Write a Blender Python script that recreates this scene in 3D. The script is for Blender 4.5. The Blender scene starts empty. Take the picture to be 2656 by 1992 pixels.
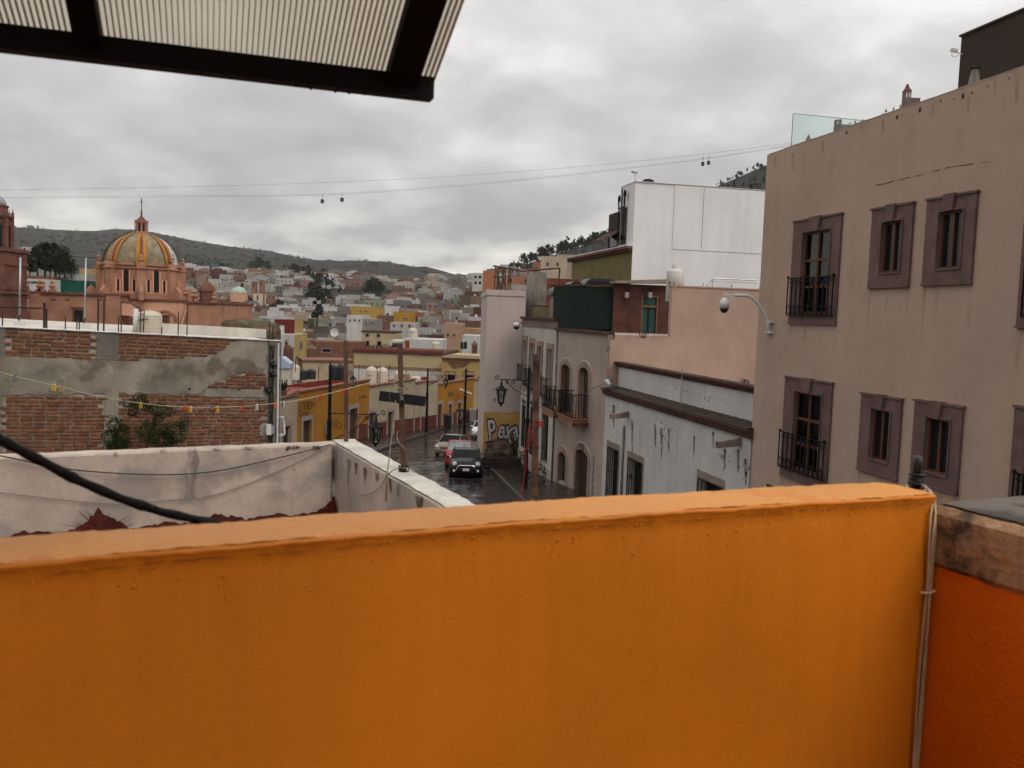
import bpy, bmesh, math, random
from mathutils import Vector, Matrix
random.seed(7)
S = bpy.context.scene
COL = S.collection
# ---------------------------------------------------------------- camera
FPX, CX, CY = 2250.0, 1328.0, 996.0
PITCH, ROLL = math.atan(179 / 2250), 0.034
FW = Vector((0, math.cos(PITCH), -math.sin(PITCH)))
U0 = Vector((0, math.sin(PITCH), math.cos(PITCH)))
RT = Vector((1, 0, 0)) * math.cos(ROLL) + U0 * math.sin(ROLL)
UP = U0 * math.cos(ROLL) - Vector((1, 0, 0)) * math.sin(ROLL)
cd = bpy.data.cameras.new('camera'); cam = bpy.data.objects.new('camera', cd); COL.objects.link(cam)
cam.matrix_world = Matrix(((RT.x, UP.x, -FW.x, 0), (RT.y, UP.y, -FW.y, 0), (RT.z, UP.z, -FW.z, 0), (0, 0, 0, 1)))
cd.sensor_width = 36; cd.lens = FPX / 2656 * 36; cd.clip_start = 0.05; cd.clip_end = 20000
cd.dof.use_dof = True; cd.dof.focus_distance = 40; cd.dof.aperture_fstop = 5.6
S.camera = cam
# ---------------------------------------------------------------- sky
SUN_AZ, SUN_EL = math.radians(140), math.radians(48)      # clockwise from +y: behind the viewer, to the side
w = bpy.data.worlds.new('World'); S.world = w; w.use_nodes = True
nt = w.node_tree; nt.nodes.clear()
def N(tree, typ, **kw):
    n = tree.nodes.new(typ)
    for k, v in kw.items():
        if k == 'ins':
            for a, b in v.items(): n.inputs[a].default_value = b
        else: setattr(n, k, v)
    return n
def math_node(tree, op, a, b=None, clamp=False):
    n = tree.nodes.new('ShaderNodeMath'); n.operation = op; n.use_clamp = clamp
    for i, x in enumerate((a, b)):
        if x is None: continue
        if isinstance(x, (int, float)): n.inputs[i].default_value = x
        else: tree.links.new(x, n.inputs[i])
    return n.outputs[0]
def ramp(tree, fac, stops):
    n = tree.nodes.new('ShaderNodeValToRGB')
    el = n.color_ramp.elements
    while len(el) < len(stops): el.new(0.5)
    for e, (p, c) in zip(el, stops):
        e.position = p; e.color = (*c, 1) if not isinstance(c, (int, float)) else (c, c, c, 1)
    tree.links.new(fac, n.inputs[0]); return n.outputs[0]
def mixc(tree, fac, a, b, mode='MIX'):
    n = tree.nodes.new('ShaderNodeMix'); n.data_type = 'RGBA'; n.blend_type = mode
    for i, x in ((0, fac), (6, a), (7, b)):
        if isinstance(x, (int, float)): n.inputs[i].default_value = x
        elif isinstance(x, tuple): n.inputs[i].default_value = (*x, 1)
        else: tree.links.new(x, n.inputs[i])
    return n.outputs[2]
L = nt.links.new
tc = N(nt, 'ShaderNodeTexCoord'); sep = N(nt, 'ShaderNodeSeparateXYZ'); L(tc.outputs['Generated'], sep.inputs[0])
zc = math_node(nt, 'MAXIMUM', sep.outputs[2], 0.0)
den = math_node(nt, 'ADD', zc, 0.30)
cx_ = math_node(nt, 'DIVIDE', sep.outputs[0], den); cy_ = math_node(nt, 'DIVIDE', sep.outputs[1], den)
cmb = N(nt, 'ShaderNodeCombineXYZ'); L(cx_, cmb.inputs[0]); L(cy_, cmb.inputs[1])
n1 = N(nt, 'ShaderNodeTexNoise', ins={'Scale': 2.3, 'Detail': 8, 'Roughness': 0.53, 'Distortion': 0.12}); L(cmb.outputs[0], n1.inputs['Vector'])
n2 = N(nt, 'ShaderNodeTexNoise', ins={'Scale': 0.9, 'Detail': 2, 'Roughness': 0.5}); L(cmb.outputs[0], n2.inputs['Vector'])
nn = math_node(nt, 'ADD', math_node(nt, 'MULTIPLY', n1.outputs[0], 0.68), math_node(nt, 'MULTIPLY', n2.outputs[0], 0.32))
cl = ramp(nt, nn, [(0.38, (.46, .455, .457)), (0.47, (.56, .552, .55)), (0.535, (.66, .649, .637)), (0.62, (.85, .835, .812))])
# lighter, creamier band low over the hills; overcast sky brightens towards the zenith
low = ramp(nt, zc, [(0.0, 1.0), (0.07, 0.7), (0.14, 0.0)])
cl = mixc(nt, math_node(nt, 'MULTIPLY', low, math_node(nt, 'MULTIPLY', math_node(nt, 'SUBTRACT', nn, 0.452), 6.0, clamp=True)), cl, (1.25, 1.18, 1.06))
zen = math_node(nt, 'ADD', math_node(nt, 'MULTIPLY', zc, 1.25), 0.72)
zb = N(nt, 'ShaderNodeCombineColor'); [L(zen, zb.inputs[i]) for i in range(3)]
cl = mixc(nt, 1.0, cl, zb.outputs[0], 'MULTIPLY')
sky = N(nt, 'ShaderNodeTexSky', sky_type='NISHITA', sun_disc=False, sun_elevation=SUN_EL, sun_rotation=SUN_AZ)
bgs = N(nt, 'ShaderNodeBackground', ins={'Strength': 0.12}); L(sky.outputs[0], bgs.inputs[0])
bgc = N(nt, 'ShaderNodeBackground', ins={'Strength': 0.88}); L(cl, bgc.inputs[0])
gap = ramp(nt, nn, [(0.60, 0.96), (0.68, 0.80)])
mx = N(nt, 'ShaderNodeMixShader'); L(gap, mx.inputs[0]); L(bgs.outputs[0], mx.inputs[1]); L(bgc.outputs[0], mx.inputs[2])
wo = N(nt, 'ShaderNodeOutputWorld'); L(mx.outputs[0], wo.inputs[0])
# ---------------------------------------------------------------- sun (veiled by cloud) and exposure
sd = bpy.data.lights.new('sun', 'SUN'); sd.energy = 1.05; sd.angle = math.radians(35); sd.color = (1, .95, .88)
so = bpy.data.objects.new('sun', sd); COL.objects.link(so)
sdir = Vector((math.sin(SUN_AZ) * math.cos(SUN_EL), math.cos(SUN_AZ) * math.cos(SUN_EL), math.sin(SUN_EL)))
so.rotation_euler = sdir.to_track_quat('Z', 'Y').to_euler(); so.location = sdir * 30
S.view_settings.view_transform = 'Standard'; S.view_settings.look = 'None'
S.view_settings.exposure = 0.32; S.view_settings.gamma = 1; S.view_settings.use_curve_mapping = False
S.cycles.max_bounces = 4; S.cycles.diffuse_bounces = 2; S.cycles.glossy_bounces = 2; S.cycles.transmission_bounces = 4
S.cycles.transparent_max_bounces = 8; S.cycles.volume_bounces = 0; S.cycles.caustics_reflective = False; S.cycles.caustics_refractive = False
S.cycles.use_denoising = True; S.cycles.use_adaptive_sampling = True; S.cycles.adaptive_threshold = .03; w.cycles.sampling_method = 'MANUAL'; w.cycles.sample_map_resolution = 512
# ---------------------------------------------------------------- picture geometry -> place
def ray(px, py): return FW + RT * ((px - CX) / FPX) - UP * ((py - CY) / FPX)
def PY(px, py, Y): d = ray(px, py); return d * (Y / d.y)
def PZ(px, py, z): d = ray(px, py); return d * (z / d.z)
def lerp(a, b, t): return a + (b - a) * t
def interp(x, pts):
    if x <= pts[0][0]: return pts[0][1]
    for (a, b), (c, d) in zip(pts, pts[1:]):
        if x <= c: return b + (d - b) * (x - a) / (c - a)
    return pts[-1][1]
class Fac:
    """a vertical plane seen from outside: local x runs to the viewer's right, local -y points out"""
    def __init__(s, x, y, deg):
        s.o = Vector((x, y, 0)); s.a = math.radians(deg)
        s.X = Vector((math.cos(s.a), math.sin(s.a), 0)); s.N = Vector((math.sin(s.a), -math.cos(s.a), 0))
    def uz(s, px, py, off=0.0):
        d = ray(px, py); t = (s.o + s.N * off).dot(s.N) / d.dot(s.N); p = d * t
        return (p - s.o).dot(s.X), p.z
    def u(s, px, py, off=0.0): return s.uz(px, py, off)[0]
    def z(s, px, py, off=0.0): return s.uz(px, py, off)[1]
    def q(s, tl, tr, br, bl, off=0.0):
        a, b, c, d = [s.uz(*p, off) for p in (tl, tr, br, bl)]
        return ((a[0] + d[0]) / 2, (b[0] + c[0]) / 2, (c[1] + d[1]) / 2, (a[1] + b[1]) / 2)
    def w(s, u, off, z): return s.o + s.X * u + s.N * off + Vector((0, 0, z))
# ---------------------------------------------------------------- mesh building
class MB:
    def __init__(s): s.v = []; s.f = []
    def add(s, vs, fs):
        k = len(s.v); s.v += [tuple(p) for p in vs]; s.f += [tuple(k + i for i in f) for f in fs]; return s
    def quad(s, a, b, c, d): return s.add([a, b, c, d], [(0, 1, 2, 3)])
    def box(s, x0, x1, y0, y1, z0, z1):
        return s.add([(x0, y0, z0), (x1, y0, z0), (x1, y1, z0), (x0, y1, z0), (x0, y0, z1), (x1, y0, z1), (x1, y1, z1), (x0, y1, z1)],
                     [(0, 3, 2, 1), (4, 5, 6, 7), (0, 1, 5, 4), (1, 2, 6, 5), (2, 3, 7, 6), (3, 0, 4, 7)])
    def prism(s, pts, y0, y1):
        """polygon in (x,z) pushed through y"""
        n = len(pts)
        return s.add([(p[0], y0, p[1]) for p in pts] + [(p[0], y1, p[1]) for p in pts],
                     [tuple(range(n)), tuple(range(2 * n - 1, n - 1, -1))] + [(i, i + n, (i + 1) % n + n, (i + 1) % n) for i in range(n)])
    def prismz(s, pts, z0, z1):
        n = len(pts)
        return s.add([(p[0], p[1], z0 if not callable(z0) else z0(*p)) for p in pts] + [(p[0], p[1], z1 if not callable(z1) else z1(*p)) for p in pts],
                     [tuple(range(n - 1, -1, -1)), tuple(range(n, 2 * n))] + [(i, (i + 1) % n, (i + 1) % n + n, i + n) for i in range(n)])
    def tube(s, pts, r, n=6, cap=True):
        pts = [Vector(p) for p in pts]; m = len(pts); vs = []
        t0 = (pts[1] - pts[0]).normalized(); ref = Vector((0, 0, 1)) if abs(t0.z) < .9 else Vector((1, 0, 0))
        side = t0.cross(ref).normalized()
        for i, p in enumerate(pts):
            t = (pts[min(i + 1, m - 1)] - pts[max(i - 1, 0)]).normalized()
            side = (side - t * side.dot(t)).normalized(); up = side.cross(t)
            rr = r[i] if isinstance(r, (list, tuple)) else r
            vs += [p + side * (rr * math.cos(2 * math.pi * k / n)) + up * (rr * math.sin(2 * math.pi * k / n)) for k in range(n)]
        fs = [(i * n + k, i * n + (k + 1) % n, (i + 1) * n + (k + 1) % n, (i + 1) * n + k) for i in range(m - 1) for k in range(n)]
        if cap: fs += [tuple(range(n - 1, -1, -1)), tuple(range((m - 1) * n, m * n))]
        return s.add(vs, fs)
    def bar(s, p, q, w, h=None):
        """square bar from p to q"""
        p, q = Vector(p), Vector(q); t = (q - p).normalized(); h = h or w
        ref = Vector((0, 0, 1)) if abs(t.z) < .95 else Vector((0, 1, 0))
        a = t.cross(ref).normalized() * (w / 2); b = a.cross(t).normalized() * (h / 2)
        vs = [c + i * a + j * b for c in (p, q) for i, j in ((-1, -1), (1, -1), (1, 1), (-1, 1))]
        return s.add(vs, [(3, 2, 1, 0), (4, 5, 6, 7), (0, 1, 5, 4), (1, 2, 6, 5), (2, 3, 7, 6), (3, 0, 4, 7)])
    def lathe(s, prof, cx=0, cy=0, n=16, rot=0.0, cap=True):
        vs = [(cx + r * math.cos(rot + 2 * math.pi * k / n), cy + r * math.sin(rot + 2 * math.pi * k / n), z) for r, z in prof for k in range(n)]
        fs = [(i * n + k, i * n + (k + 1) % n, (i + 1) * n + (k + 1) % n, (i + 1) * n + k) for i in range(len(prof) - 1) for k in range(n)]
        if cap: fs += [tuple(range(n - 1, -1, -1)), tuple(range((len(prof) - 1) * n, len(prof) * n))]
        return s.add(vs, fs)
    def ell(s, c, r, n=10, m=6):
        c = Vector(c); r = r if isinstance(r, (tuple, list)) else (r, r, r)
        vs = [(c.x + r[0] * math.sin(math.pi * j / m) * math.cos(2 * math.pi * k / n), c.y + r[1] * math.sin(math.pi * j / m) * math.sin(2 * math.pi * k / n), c.z + r[2] * math.cos(math.pi * j / m)) for j in range(1, m) for k in range(n)]
        fs = [(j * n + k, (j + 1) * n + k, (j + 1) * n + (k + 1) % n, j * n + (k + 1) % n) for j in range(m - 2) for k in range(n)]
        vs += [(c.x, c.y, c.z + r[2]), (c.x, c.y, c.z - r[2])]; a = len(vs) - 2
        fs += [(a, k, (k + 1) % n) for k in range(n)] + [(a + 1, (m - 2) * n + (k + 1) % n, (m - 2) * n + k) for k in range(n)]
        return s.add(vs, fs)
    def grid(s, fn, nu, nv):
        vs = [fn(i / nu, j / nv) for j in range(nv + 1) for i in range(nu + 1)]
        return s.add(vs, [(j * (nu + 1) + i, j * (nu + 1) + i + 1, (j + 1) * (nu + 1) + i + 1, (j + 1) * (nu + 1) + i) for j in range(nv) for i in range(nu)])
    def wall(s, u0, u1, z0, z1, holes=(), y=0.0, d=0.2):
        """front sheet with rectangular openings and their reveals"""
        us = sorted({u0, u1, *[min(max(h[i], u0), u1) for h in holes for i in (0, 1)]}); zs = sorted({z0, z1, *[min(max(h[i], z0), z1) for h in holes for i in (2, 3)]})
        for a, b in zip(us, us[1:]):
            for c, e in zip(zs, zs[1:]):
                mu, mz = (a + b) / 2, (c + e) / 2
                if any(h[0] < mu < h[1] and h[2] < mz < h[3] for h in holes): continue
                s.quad((a, y, c), (b, y, c), (b, y, e), (a, y, e))
        for a, b, c, e in holes:
            s.quad((a, y, c), (a, y, e), (a, y + d, e), (a, y + d, c)); s.quad((b, y, c), (b, y + d, c), (b, y + d, e), (b, y, e))
            s.quad((a, y, c), (a, y + d, c), (b, y + d, c), (b, y, c)); s.quad((a, y, e), (b, y, e), (b, y + d, e), (a, y + d, e))
        return s
    def shell(s, u0, u1, y0, y1, z0, z1):
        """sides, back and top of a block whose front is a wall()"""
        s.quad((u0, y0, z0), (u0, y0, z1), (u0, y1, z1), (u0, y1, z0)); s.quad((u1, y0, z0), (u1, y1, z0), (u1, y1, z1), (u1, y0, z1))
        s.quad((u0, y1, z0), (u0, y1, z1), (u1, y1, z1), (u1, y1, z0)); return s.quad((u0, y0, z1), (u1, y0, z1), (u1, y1, z1), (u0, y1, z1))
    def shear(s, k, u0=0.0):
        s.v = [(x, y, z + k * (x - u0)) for x, y, z in s.v]; return s
    def mesh(s, name, mat, smooth=False, dz=0.0, fix=True):
        me = bpy.data.meshes.new(name)
        me.from_pydata([(x, y, z - dz) for x, y, z in s.v] if dz else s.v, [], s.f)
        if fix:
            bm = bmesh.new(); bm.from_mesh(me); bmesh.ops.recalc_face_normals(bm, faces=bm.faces); bm.to_mesh(me); bm.free()
        if mat: me.materials.append(mat)
        if smooth: me.polygons.foreach_set('use_smooth', [True] * len(me.polygons))
        me.update(); return me
ZB = {}
def tag(o, label=None, cat=None, group=None, kind=None):
    for k, v in (('label', label), ('category', cat), ('group', group), ('kind', kind)):
        if v: o[k] = v
    return o
def link(o, parent=None):
    COL.objects.link(o)
    if parent: o.parent = parent
    return o
def thing(name, label, cat, x, y, z, deg=0.0, group=None):
    o = link(bpy.data.objects.new(name, None)); o.location = (x, y, z); o.rotation_euler[2] = math.radians(deg); o.empty_display_size = .2
    ZB[o.name] = z; return tag(o, label, cat, group)
def fthing(name, label, cat, fac, z, group=None):
    return thing(name, label, cat, fac.o.x, fac.o.y, z, math.degrees(fac.a), group)
def part(name, mb, mat, parent, smooth=False, kind=None, label=None, fix=True):
    dz = ZB[parent.name]; o = link(bpy.data.objects.new(name, mb.mesh(name, mat, smooth, dz, fix)), parent); ZB[o.name] = dz
    return tag(o, label, kind=kind)
def solo(name, label, cat, mb, mat, group=None, smooth=False, kind=None, fix=True):
    """a thing that is one mesh; its origin goes to the middle of its base"""
    n = len(mb.v); xs = [p[0] for p in mb.v]; ys = [p[1] for p in mb.v]; z = min(p[2] for p in mb.v)
    x, y = (min(xs) + max(xs)) / 2, (min(ys) + max(ys)) / 2
    m2 = MB(); m2.v = [(a - x, b - y, c - z) for a, b, c in mb.v]; m2.f = mb.f
    o = link(bpy.data.objects.new(name, m2.mesh(name, mat, smooth, 0, fix))); o.location = (x, y, z); ZB[o.name] = z
    return tag(o, label, cat, group, kind)
def copy_tree(o, parent=None):
    c = o.copy(); COL.objects.link(c); c.parent = parent; ZB[c.name] = ZB.get(o.name, 0)
    for ch in o.children: copy_tree(ch, c)
    return c
def text(name, s, mat, parent, loc, size, sx=1.0, rotz=0.0, ext=.004, off=0.0, align='LEFT', tilt=0.0, shear=0.0):
    """flat lettering standing in the local x-z plane, readable from -y"""
    cu = bpy.data.curves.new(name, 'FONT'); cu.body = s; cu.size = size; cu.extrude = ext; cu.offset = off; cu.align_x = align; cu.shear = shear
    tmp = link(bpy.data.objects.new('lettering_curve', cu)); dg = bpy.context.evaluated_depsgraph_get(); dg.update()
    me = bpy.data.meshes.new_from_object(tmp.evaluated_get(dg)); bpy.data.objects.remove(tmp); me.materials.clear(); me.materials.append(mat)
    o = link(bpy.data.objects.new(name, me), parent); ZB[o.name] = ZB[parent.name]
    o.location = (loc[0], loc[1], loc[2] - ZB[parent.name]); o.rotation_euler = (math.pi / 2, tilt, rotz); o.scale = (sx, 1, 1); return o
# ---------------------------------------------------------------- materials
MATS = {}
def pm(name, col, rough=.85, var=.14, vs=.9, fine=.08, streak=0.0, scol=(.09, .075, .06), bump=.12, bs=45, spec=.25, metal=0.0, coat=0.0, rnd=0.0, patch=None, sscale=2.2, hue=0.0, wet=0.0):
    if name in MATS: return MATS[name]
    m = bpy.data.materials.new(name); MATS[name] = m; m.use_nodes = True; t = m.node_tree; l = t.links.new
    b = t.nodes['Principled BSDF']; b.inputs['Roughness'].default_value = rough; b.inputs['Specular IOR Level'].default_value = spec
    b.inputs['Metallic'].default_value = metal; b.inputs['Coat Weight'].default_value = coat; b.inputs['Coat Roughness'].default_value = .04
    g = t.nodes.new('ShaderNodeNewGeometry'); pos = g.outputs['Position']
    def noise(sc, det=5, vec=None, rg=.55):
        n = N(t, 'ShaderNodeTexNoise', ins={'Scale': sc, 'Detail': det, 'Roughness': rg}); l(vec or pos, n.inputs['Vector']); return n.outputs[0]
    c = tuple(col); lo = tuple(x * (1 - var * 1.6) for x in c); hi = tuple(min(1, x * (1 + var * 1.3)) for x in c)
    out = mixc(t, ramp(t, noise(vs, 4), [(.32, 0.0), (.68, 1.0)]), lo, hi)
    if fine: out = mixc(t, math_node(t, 'MULTIPLY', ramp(t, noise(vs * 13, 2), [(.45, 0.0), (.72, 1.0)]), fine * 2.2), out, tuple(x * .55 for x in c))
    if rnd:
        oi = t.nodes.new('ShaderNodeObjectInfo')
        r = math_node(t, 'FRACT', math_node(t, 'ADD', oi.outputs['Random'], g.outputs['Random Per Island']))
        h = N(t, 'ShaderNodeHueSaturation'); l(out, h.inputs['Color'])
        l(math_node(t, 'ADD', math_node(t, 'MULTIPLY', r, rnd), 1 - rnd * .6), h.inputs['Value'])
        if hue: l(math_node(t, 'ADD', math_node(t, 'MULTIPLY', math_node(t, 'FRACT', math_node(t, 'MULTIPLY', r, 7.3)), hue), .5 - hue / 2), h.inputs['Hue'])
        out = h.outputs[0]
    for pt in (patch or []):
        pc, psc, p0, p1, amt = pt[:5]; mp = N(t, 'ShaderNodeMapping'); l(pos, mp.inputs[0]); mp.inputs['Location'].default_value = (pt[5], 3.1, 1.7) if len(pt) > 5 else (0, 0, 0)
        out = mixc(t, math_node(t, 'MULTIPLY', ramp(t, noise(psc, 5, mp.outputs[0], .6), [(p0, 0.0), (p1, 1.0)]), amt), out, pc)
    if streak:
        mp = N(t, 'ShaderNodeMapping'); mp.inputs['Scale'].default_value = (sscale, sscale, sscale * .07); l(pos, mp.inputs[0])
        f = ramp(t, noise(1.6, 4, mp.outputs[0], .62), [(.50, 0.0), (.74, 1.0)])
        out = mixc(t, math_node(t, 'MULTIPLY', f, streak), out, scol)
    l(out, b.inputs['Base Color'])
    if wet:
        l(ramp(t, noise(.9, 3), [(.35, rough), (.62, wet)]), b.inputs['Roughness'])
    if bump:
        bp = N(t, 'ShaderNodeBump', ins={'Strength': min(1, bump * 3), 'Distance': .02 * (45 / bs)}); l(noise(bs, 2), bp.inputs['Height']); l(bp.outputs[0], b.inputs['Normal'])
    return m
def glass(name='glass', col=(.010, .012, .012), rough=.06, spec=.28): return pm(name, col, rough, var=.05, fine=0, bump=0, spec=spec)
IRON = pm('wrought_iron', (.007, .008, .008), .6, fine=0, bump=.05, spec=.12)
WHITE = pm('white_paint', (.66, .64, .62), .7, var=.06, streak=.18, bump=.05)
DARK = pm('dark_interior', (.012, .011, .010), .8, var=.02, fine=0, bump=0)
BLACK = pm('black_plastic', (.012, .012, .013), .38, fine=0, bump=.03, spec=.5)
STEEL = pm('galvanised_steel', (.42, .43, .44), .42, var=.2, metal=.7, bump=.05)
RUST = pm('rusty_iron', (.080, .044, .029), .85, var=.4, vs=6, fine=.3, patch=[((.15, .065, .030), 9, .48, .62, .7), ((.22, .19, .16), 14, .62, .68, .8, 4)])
# ================================================================ terrace: painted parapet, corner wall, canopy
ORANGE = pm('orange_paint', (.60, .186, .012), .40, var=.07, vs=1.4, fine=.02, streak=.30, scol=(.47, .135, .008), bump=.10, bs=190, spec=.3, sscale=9, patch=[((.42, .115, .006), 26, .66, .72, .5), ((.70, .26, .03), 40, .70, .74, .5, 5)])
OA, OB = PZ(0, 1478, -.45), PZ(2428, 1292, -.45)
ang = math.degrees(math.atan2(OB.y - OA.y, OB.x - OA.x))
FO = Fac(OA.x, OA.y, ang)
LO = (OB - OA).length
def jit(u, s, k=0.0):
    return (math.sin(u * 7.1 * s + k) + .6 * math.sin(u * 17.3 * s + 1.3 * k + 2) + .4 * math.sin(u * 41 * s + 2.1 * k)) / 2
t = fthing('orange_parapet', 'bright orange painted parapet wall across the foreground', 'wall', FO, -1.6)
mb = MB()
NU = 360
def rng(k): return random.Random(k).uniform(-1, 1)
prof = [(0, -1.6), (0, -.9), (.0, -.60), (.001, -.50), (.002, -.464), (-.0015, -.4585), (-.0025, -.455), (-.0015, -.4515), (.004, -.4495), (.03, -.4485), (.09, -.447), (.16, -.449), (.178, -.454), (.186, -.466), (.188, -.50), (.188, -1.6)]
def fo(a, b):
    u = -2.2 + (LO + 2.2) * a; i = int(round(b * (len(prof) - 1))); y, z = prof[i]; k = int(round(a * NU))
    if 4 <= i <= 8:
        lip = .003 * jit(u, 1.6) + .0022 * rng(k * 31 + 5) + .002 * jit(u, 5.0, 1); y += lip * .6 * (1 if i < 8 else .5); z += -.0022 * jit(u, 2.3, 2) * (1 if i < 8 else .4) + (.0022 * rng(k * 17 + i) if i < 6 else 0)
    elif 9 <= i <= 13: z += .0025 * jit(u, .8, i) + .0016 * rng(k * 13 + i); y += .003 * jit(u, 1.7, i)
    elif i == 3: y += .002 * rng(k * 7)
    y += .030 * math.sin(math.pi * min(1, max(0, u / LO)))
    return (u, y, z)
mb.grid(fo, NU, len(prof) - 1)
mb.add([(LO, p[0], p[1]) for p in prof], [tuple(range(len(prof)))])
pw = part('painted_wall', mb, ORANGE, t, smooth=True, fix=False)
OTOP = pm('sky_sheen_orange_top', (.62, .245, .040), .5, var=.08, vs=3, fine=.05, bump=.12, bs=60, spec=.35)  # paler orange: sky sheen on the wall top put into the colour
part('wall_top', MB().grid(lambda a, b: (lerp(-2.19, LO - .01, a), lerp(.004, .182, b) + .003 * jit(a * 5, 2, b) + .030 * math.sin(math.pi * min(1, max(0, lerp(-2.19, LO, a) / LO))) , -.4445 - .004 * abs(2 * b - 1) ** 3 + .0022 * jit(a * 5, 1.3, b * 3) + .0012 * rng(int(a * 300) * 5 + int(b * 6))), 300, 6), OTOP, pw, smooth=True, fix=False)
mb = MB(); rg = random.Random(77)
def bow(u): return .030 * math.sin(math.pi * min(1, max(0, u / LO)))
for k in range(900):
    u, z = rg.uniform(-.3, LO - .02), -.47 - .62 * rg.random() ** 1.5; r_ = rg.uniform(.0009, .0026); mb.ell((u, bow(u) + .0004, z), (r_ * rg.uniform(1, 2), r_ * .8, r_), 6, 4)
part('plaster_grains', mb, ORANGE, pw, smooth=True, kind='stuff', fix=False)
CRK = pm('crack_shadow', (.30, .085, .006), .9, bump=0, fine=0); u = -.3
while u < LO - .05:
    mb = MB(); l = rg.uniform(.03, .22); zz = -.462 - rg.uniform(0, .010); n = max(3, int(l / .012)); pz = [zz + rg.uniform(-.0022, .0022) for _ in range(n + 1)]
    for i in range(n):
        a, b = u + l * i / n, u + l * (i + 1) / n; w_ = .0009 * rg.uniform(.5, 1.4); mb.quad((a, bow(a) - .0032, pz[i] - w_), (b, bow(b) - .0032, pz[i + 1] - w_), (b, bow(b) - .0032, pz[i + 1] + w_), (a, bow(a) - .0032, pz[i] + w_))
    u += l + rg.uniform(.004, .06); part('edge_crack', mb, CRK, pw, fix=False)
t.location.z += .008
# corner wall running back towards the viewer on the side of the street
OB2 = FO.w(LO, 0, 0)
FC = Fac(OB2.x, OB2.y, ang - 90)       # local x runs towards the viewer
ORD = pm('orange_paint_deep', (.70, .150, .007), .45, var=.10, vs=1.4, fine=.03, streak=.12, scol=(.3, .05, .004), bump=.15, bs=95)
COPE = pm('weathered_coping', (.34, .20, .11), .85, var=.25, vs=5, fine=.25, bump=.12, bs=60, patch=[((.035, .028, .022), 7, .52, .66, .92), ((.30, .27, .24), 11, .60, .66, .7, 5), ((.5, .19, .03), 6, .60, .64, .8, 9)])
CTOP = pm('coping_cement', (.13, .105, .088), .9, var=.2, vs=4, patch=[((.05, .042, .038), 5, .56, .60, .85)], bump=.1)
t = fthing('corner_wall', 'low corner wall with deep orange face and stained bare coping', 'wall', FC, -1.6)
part('painted_face', MB().box(-.0, 3.2, .001, .37, -1.6, -.632), ORD, t)
mb = MB()
def fcp(a, b):
    u = 3.2 * a
    pr = [(.004, -.636 + .012 * jit(u, 3)), (-.008 + .004 * jit(u, 6, 2), -.62), (-.008 + .004 * jit(u, 5), -.49), (.006, -.472 + .003 * jit(u, 9)), (.03, -.466), (.34, -.466), (.368, -.48), (.372, -.636)]
    i = int(round(b * 7)); return (u, *pr[i])
mb.grid(fcp, 90, 7); mb.add([fcp(0, i / 7) for i in range(8)], [tuple(range(8))])
co = part('coping', mb, COPE, t, smooth=False, fix=False)
part('coping_top', MB().grid(lambda a, b: (3.2 * a, .012 + .352 * b + .004 * jit(a * 3.2, 5), -.4625 + .001 * jit(a * 3, 4, b * 9)), 60, 3), CTOP, co)
# service pole with cables wound round it, and the cables down the corner
PC = FO.w(LO + .075, -.13, 0)
t = thing('service_pole', 'short black pole wound with cable at the corner of the parapet', 'pole', PC.x, PC.y, -.62)
part('pipe', MB().lathe([(.011, -.62), (.011, -.395), (.013, -.39), (.013, -.362), (.009, -.36)], n=14), BLACK, t, smooth=True)
mb = MB()
for k in range(26):
    a0 = random.uniform(0, 6.3); rr = random.uniform(.013, .024); z = -.432 + random.uniform(-.012, .020); tl = random.uniform(-.3, .3)
    mb.tube([(rr * math.cos(a0 + s * .5), rr * math.sin(a0 + s * .5), z + tl * rr * math.sin(s * .5)) for s in range(random.randint(5, 12))], .0026, 5)
part('tape_wrapping', mb, BLACK, t, smooth=True)
CREAM_CABLE = pm('cream_cable', (.48, .36, .22), .5, var=.2, vs=8, bump=0)
for k in range(5):
    mb = MB(); z = -.452 - .004 * k
    mb.tube([(.024 * math.cos(s * .42 + k), .024 * math.sin(s * .42 + k) , z + .006 * math.sin(s * .42 + 2 * k)) for s in range(16)], .0034, 6)
    part('wound_cable', mb, CREAM_CABLE if k % 2 else WHITE, t, smooth=True)
for k in range(3):
    pts = []
    base = [(LO + .085, -.11, -.445), (LO + .05, -.06, -.448), (LO + .012, -.012, -.462), (LO - .008, .010, -.49), (LO - .012, .013, -.55), (LO - .010, .012, -.66), (LO - .008, .011, -.76), (LO - .010, .011, -.95), (LO - .011, .011, -1.2), (LO - .010, .011, -1.6)]
    for i, (u, o, z) in enumerate(base): pts.append(FO.w(u - .0085 * k * (1 if i > 2 else .6) + .003 * math.sin(i * 1.9 + k * 2.2), o + .003 * (k % 2), z + .004 * k * (i < 3)))
    solo('corner_cable', ['cream cable nearest the corner, running down beside the orange parapet', 'middle one of the three cables running down the corner', 'cream cable outermost of the three running down the corner'][k], 'cable', MB().tube([p for p in pts], .0034 - .0003 * k, 8), CREAM_CABLE, 'cables down the corner', smooth=True)
solo('cable_tie', 'small clip holding the cream cables in the corner', 'clip', MB().tube([FO.w(LO - .045, .012, -.70), FO.w(LO - .03, .026, -.70), FO.w(LO - .008, .024, -.695)], .0035, 6), CREAM_CABLE)
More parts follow.
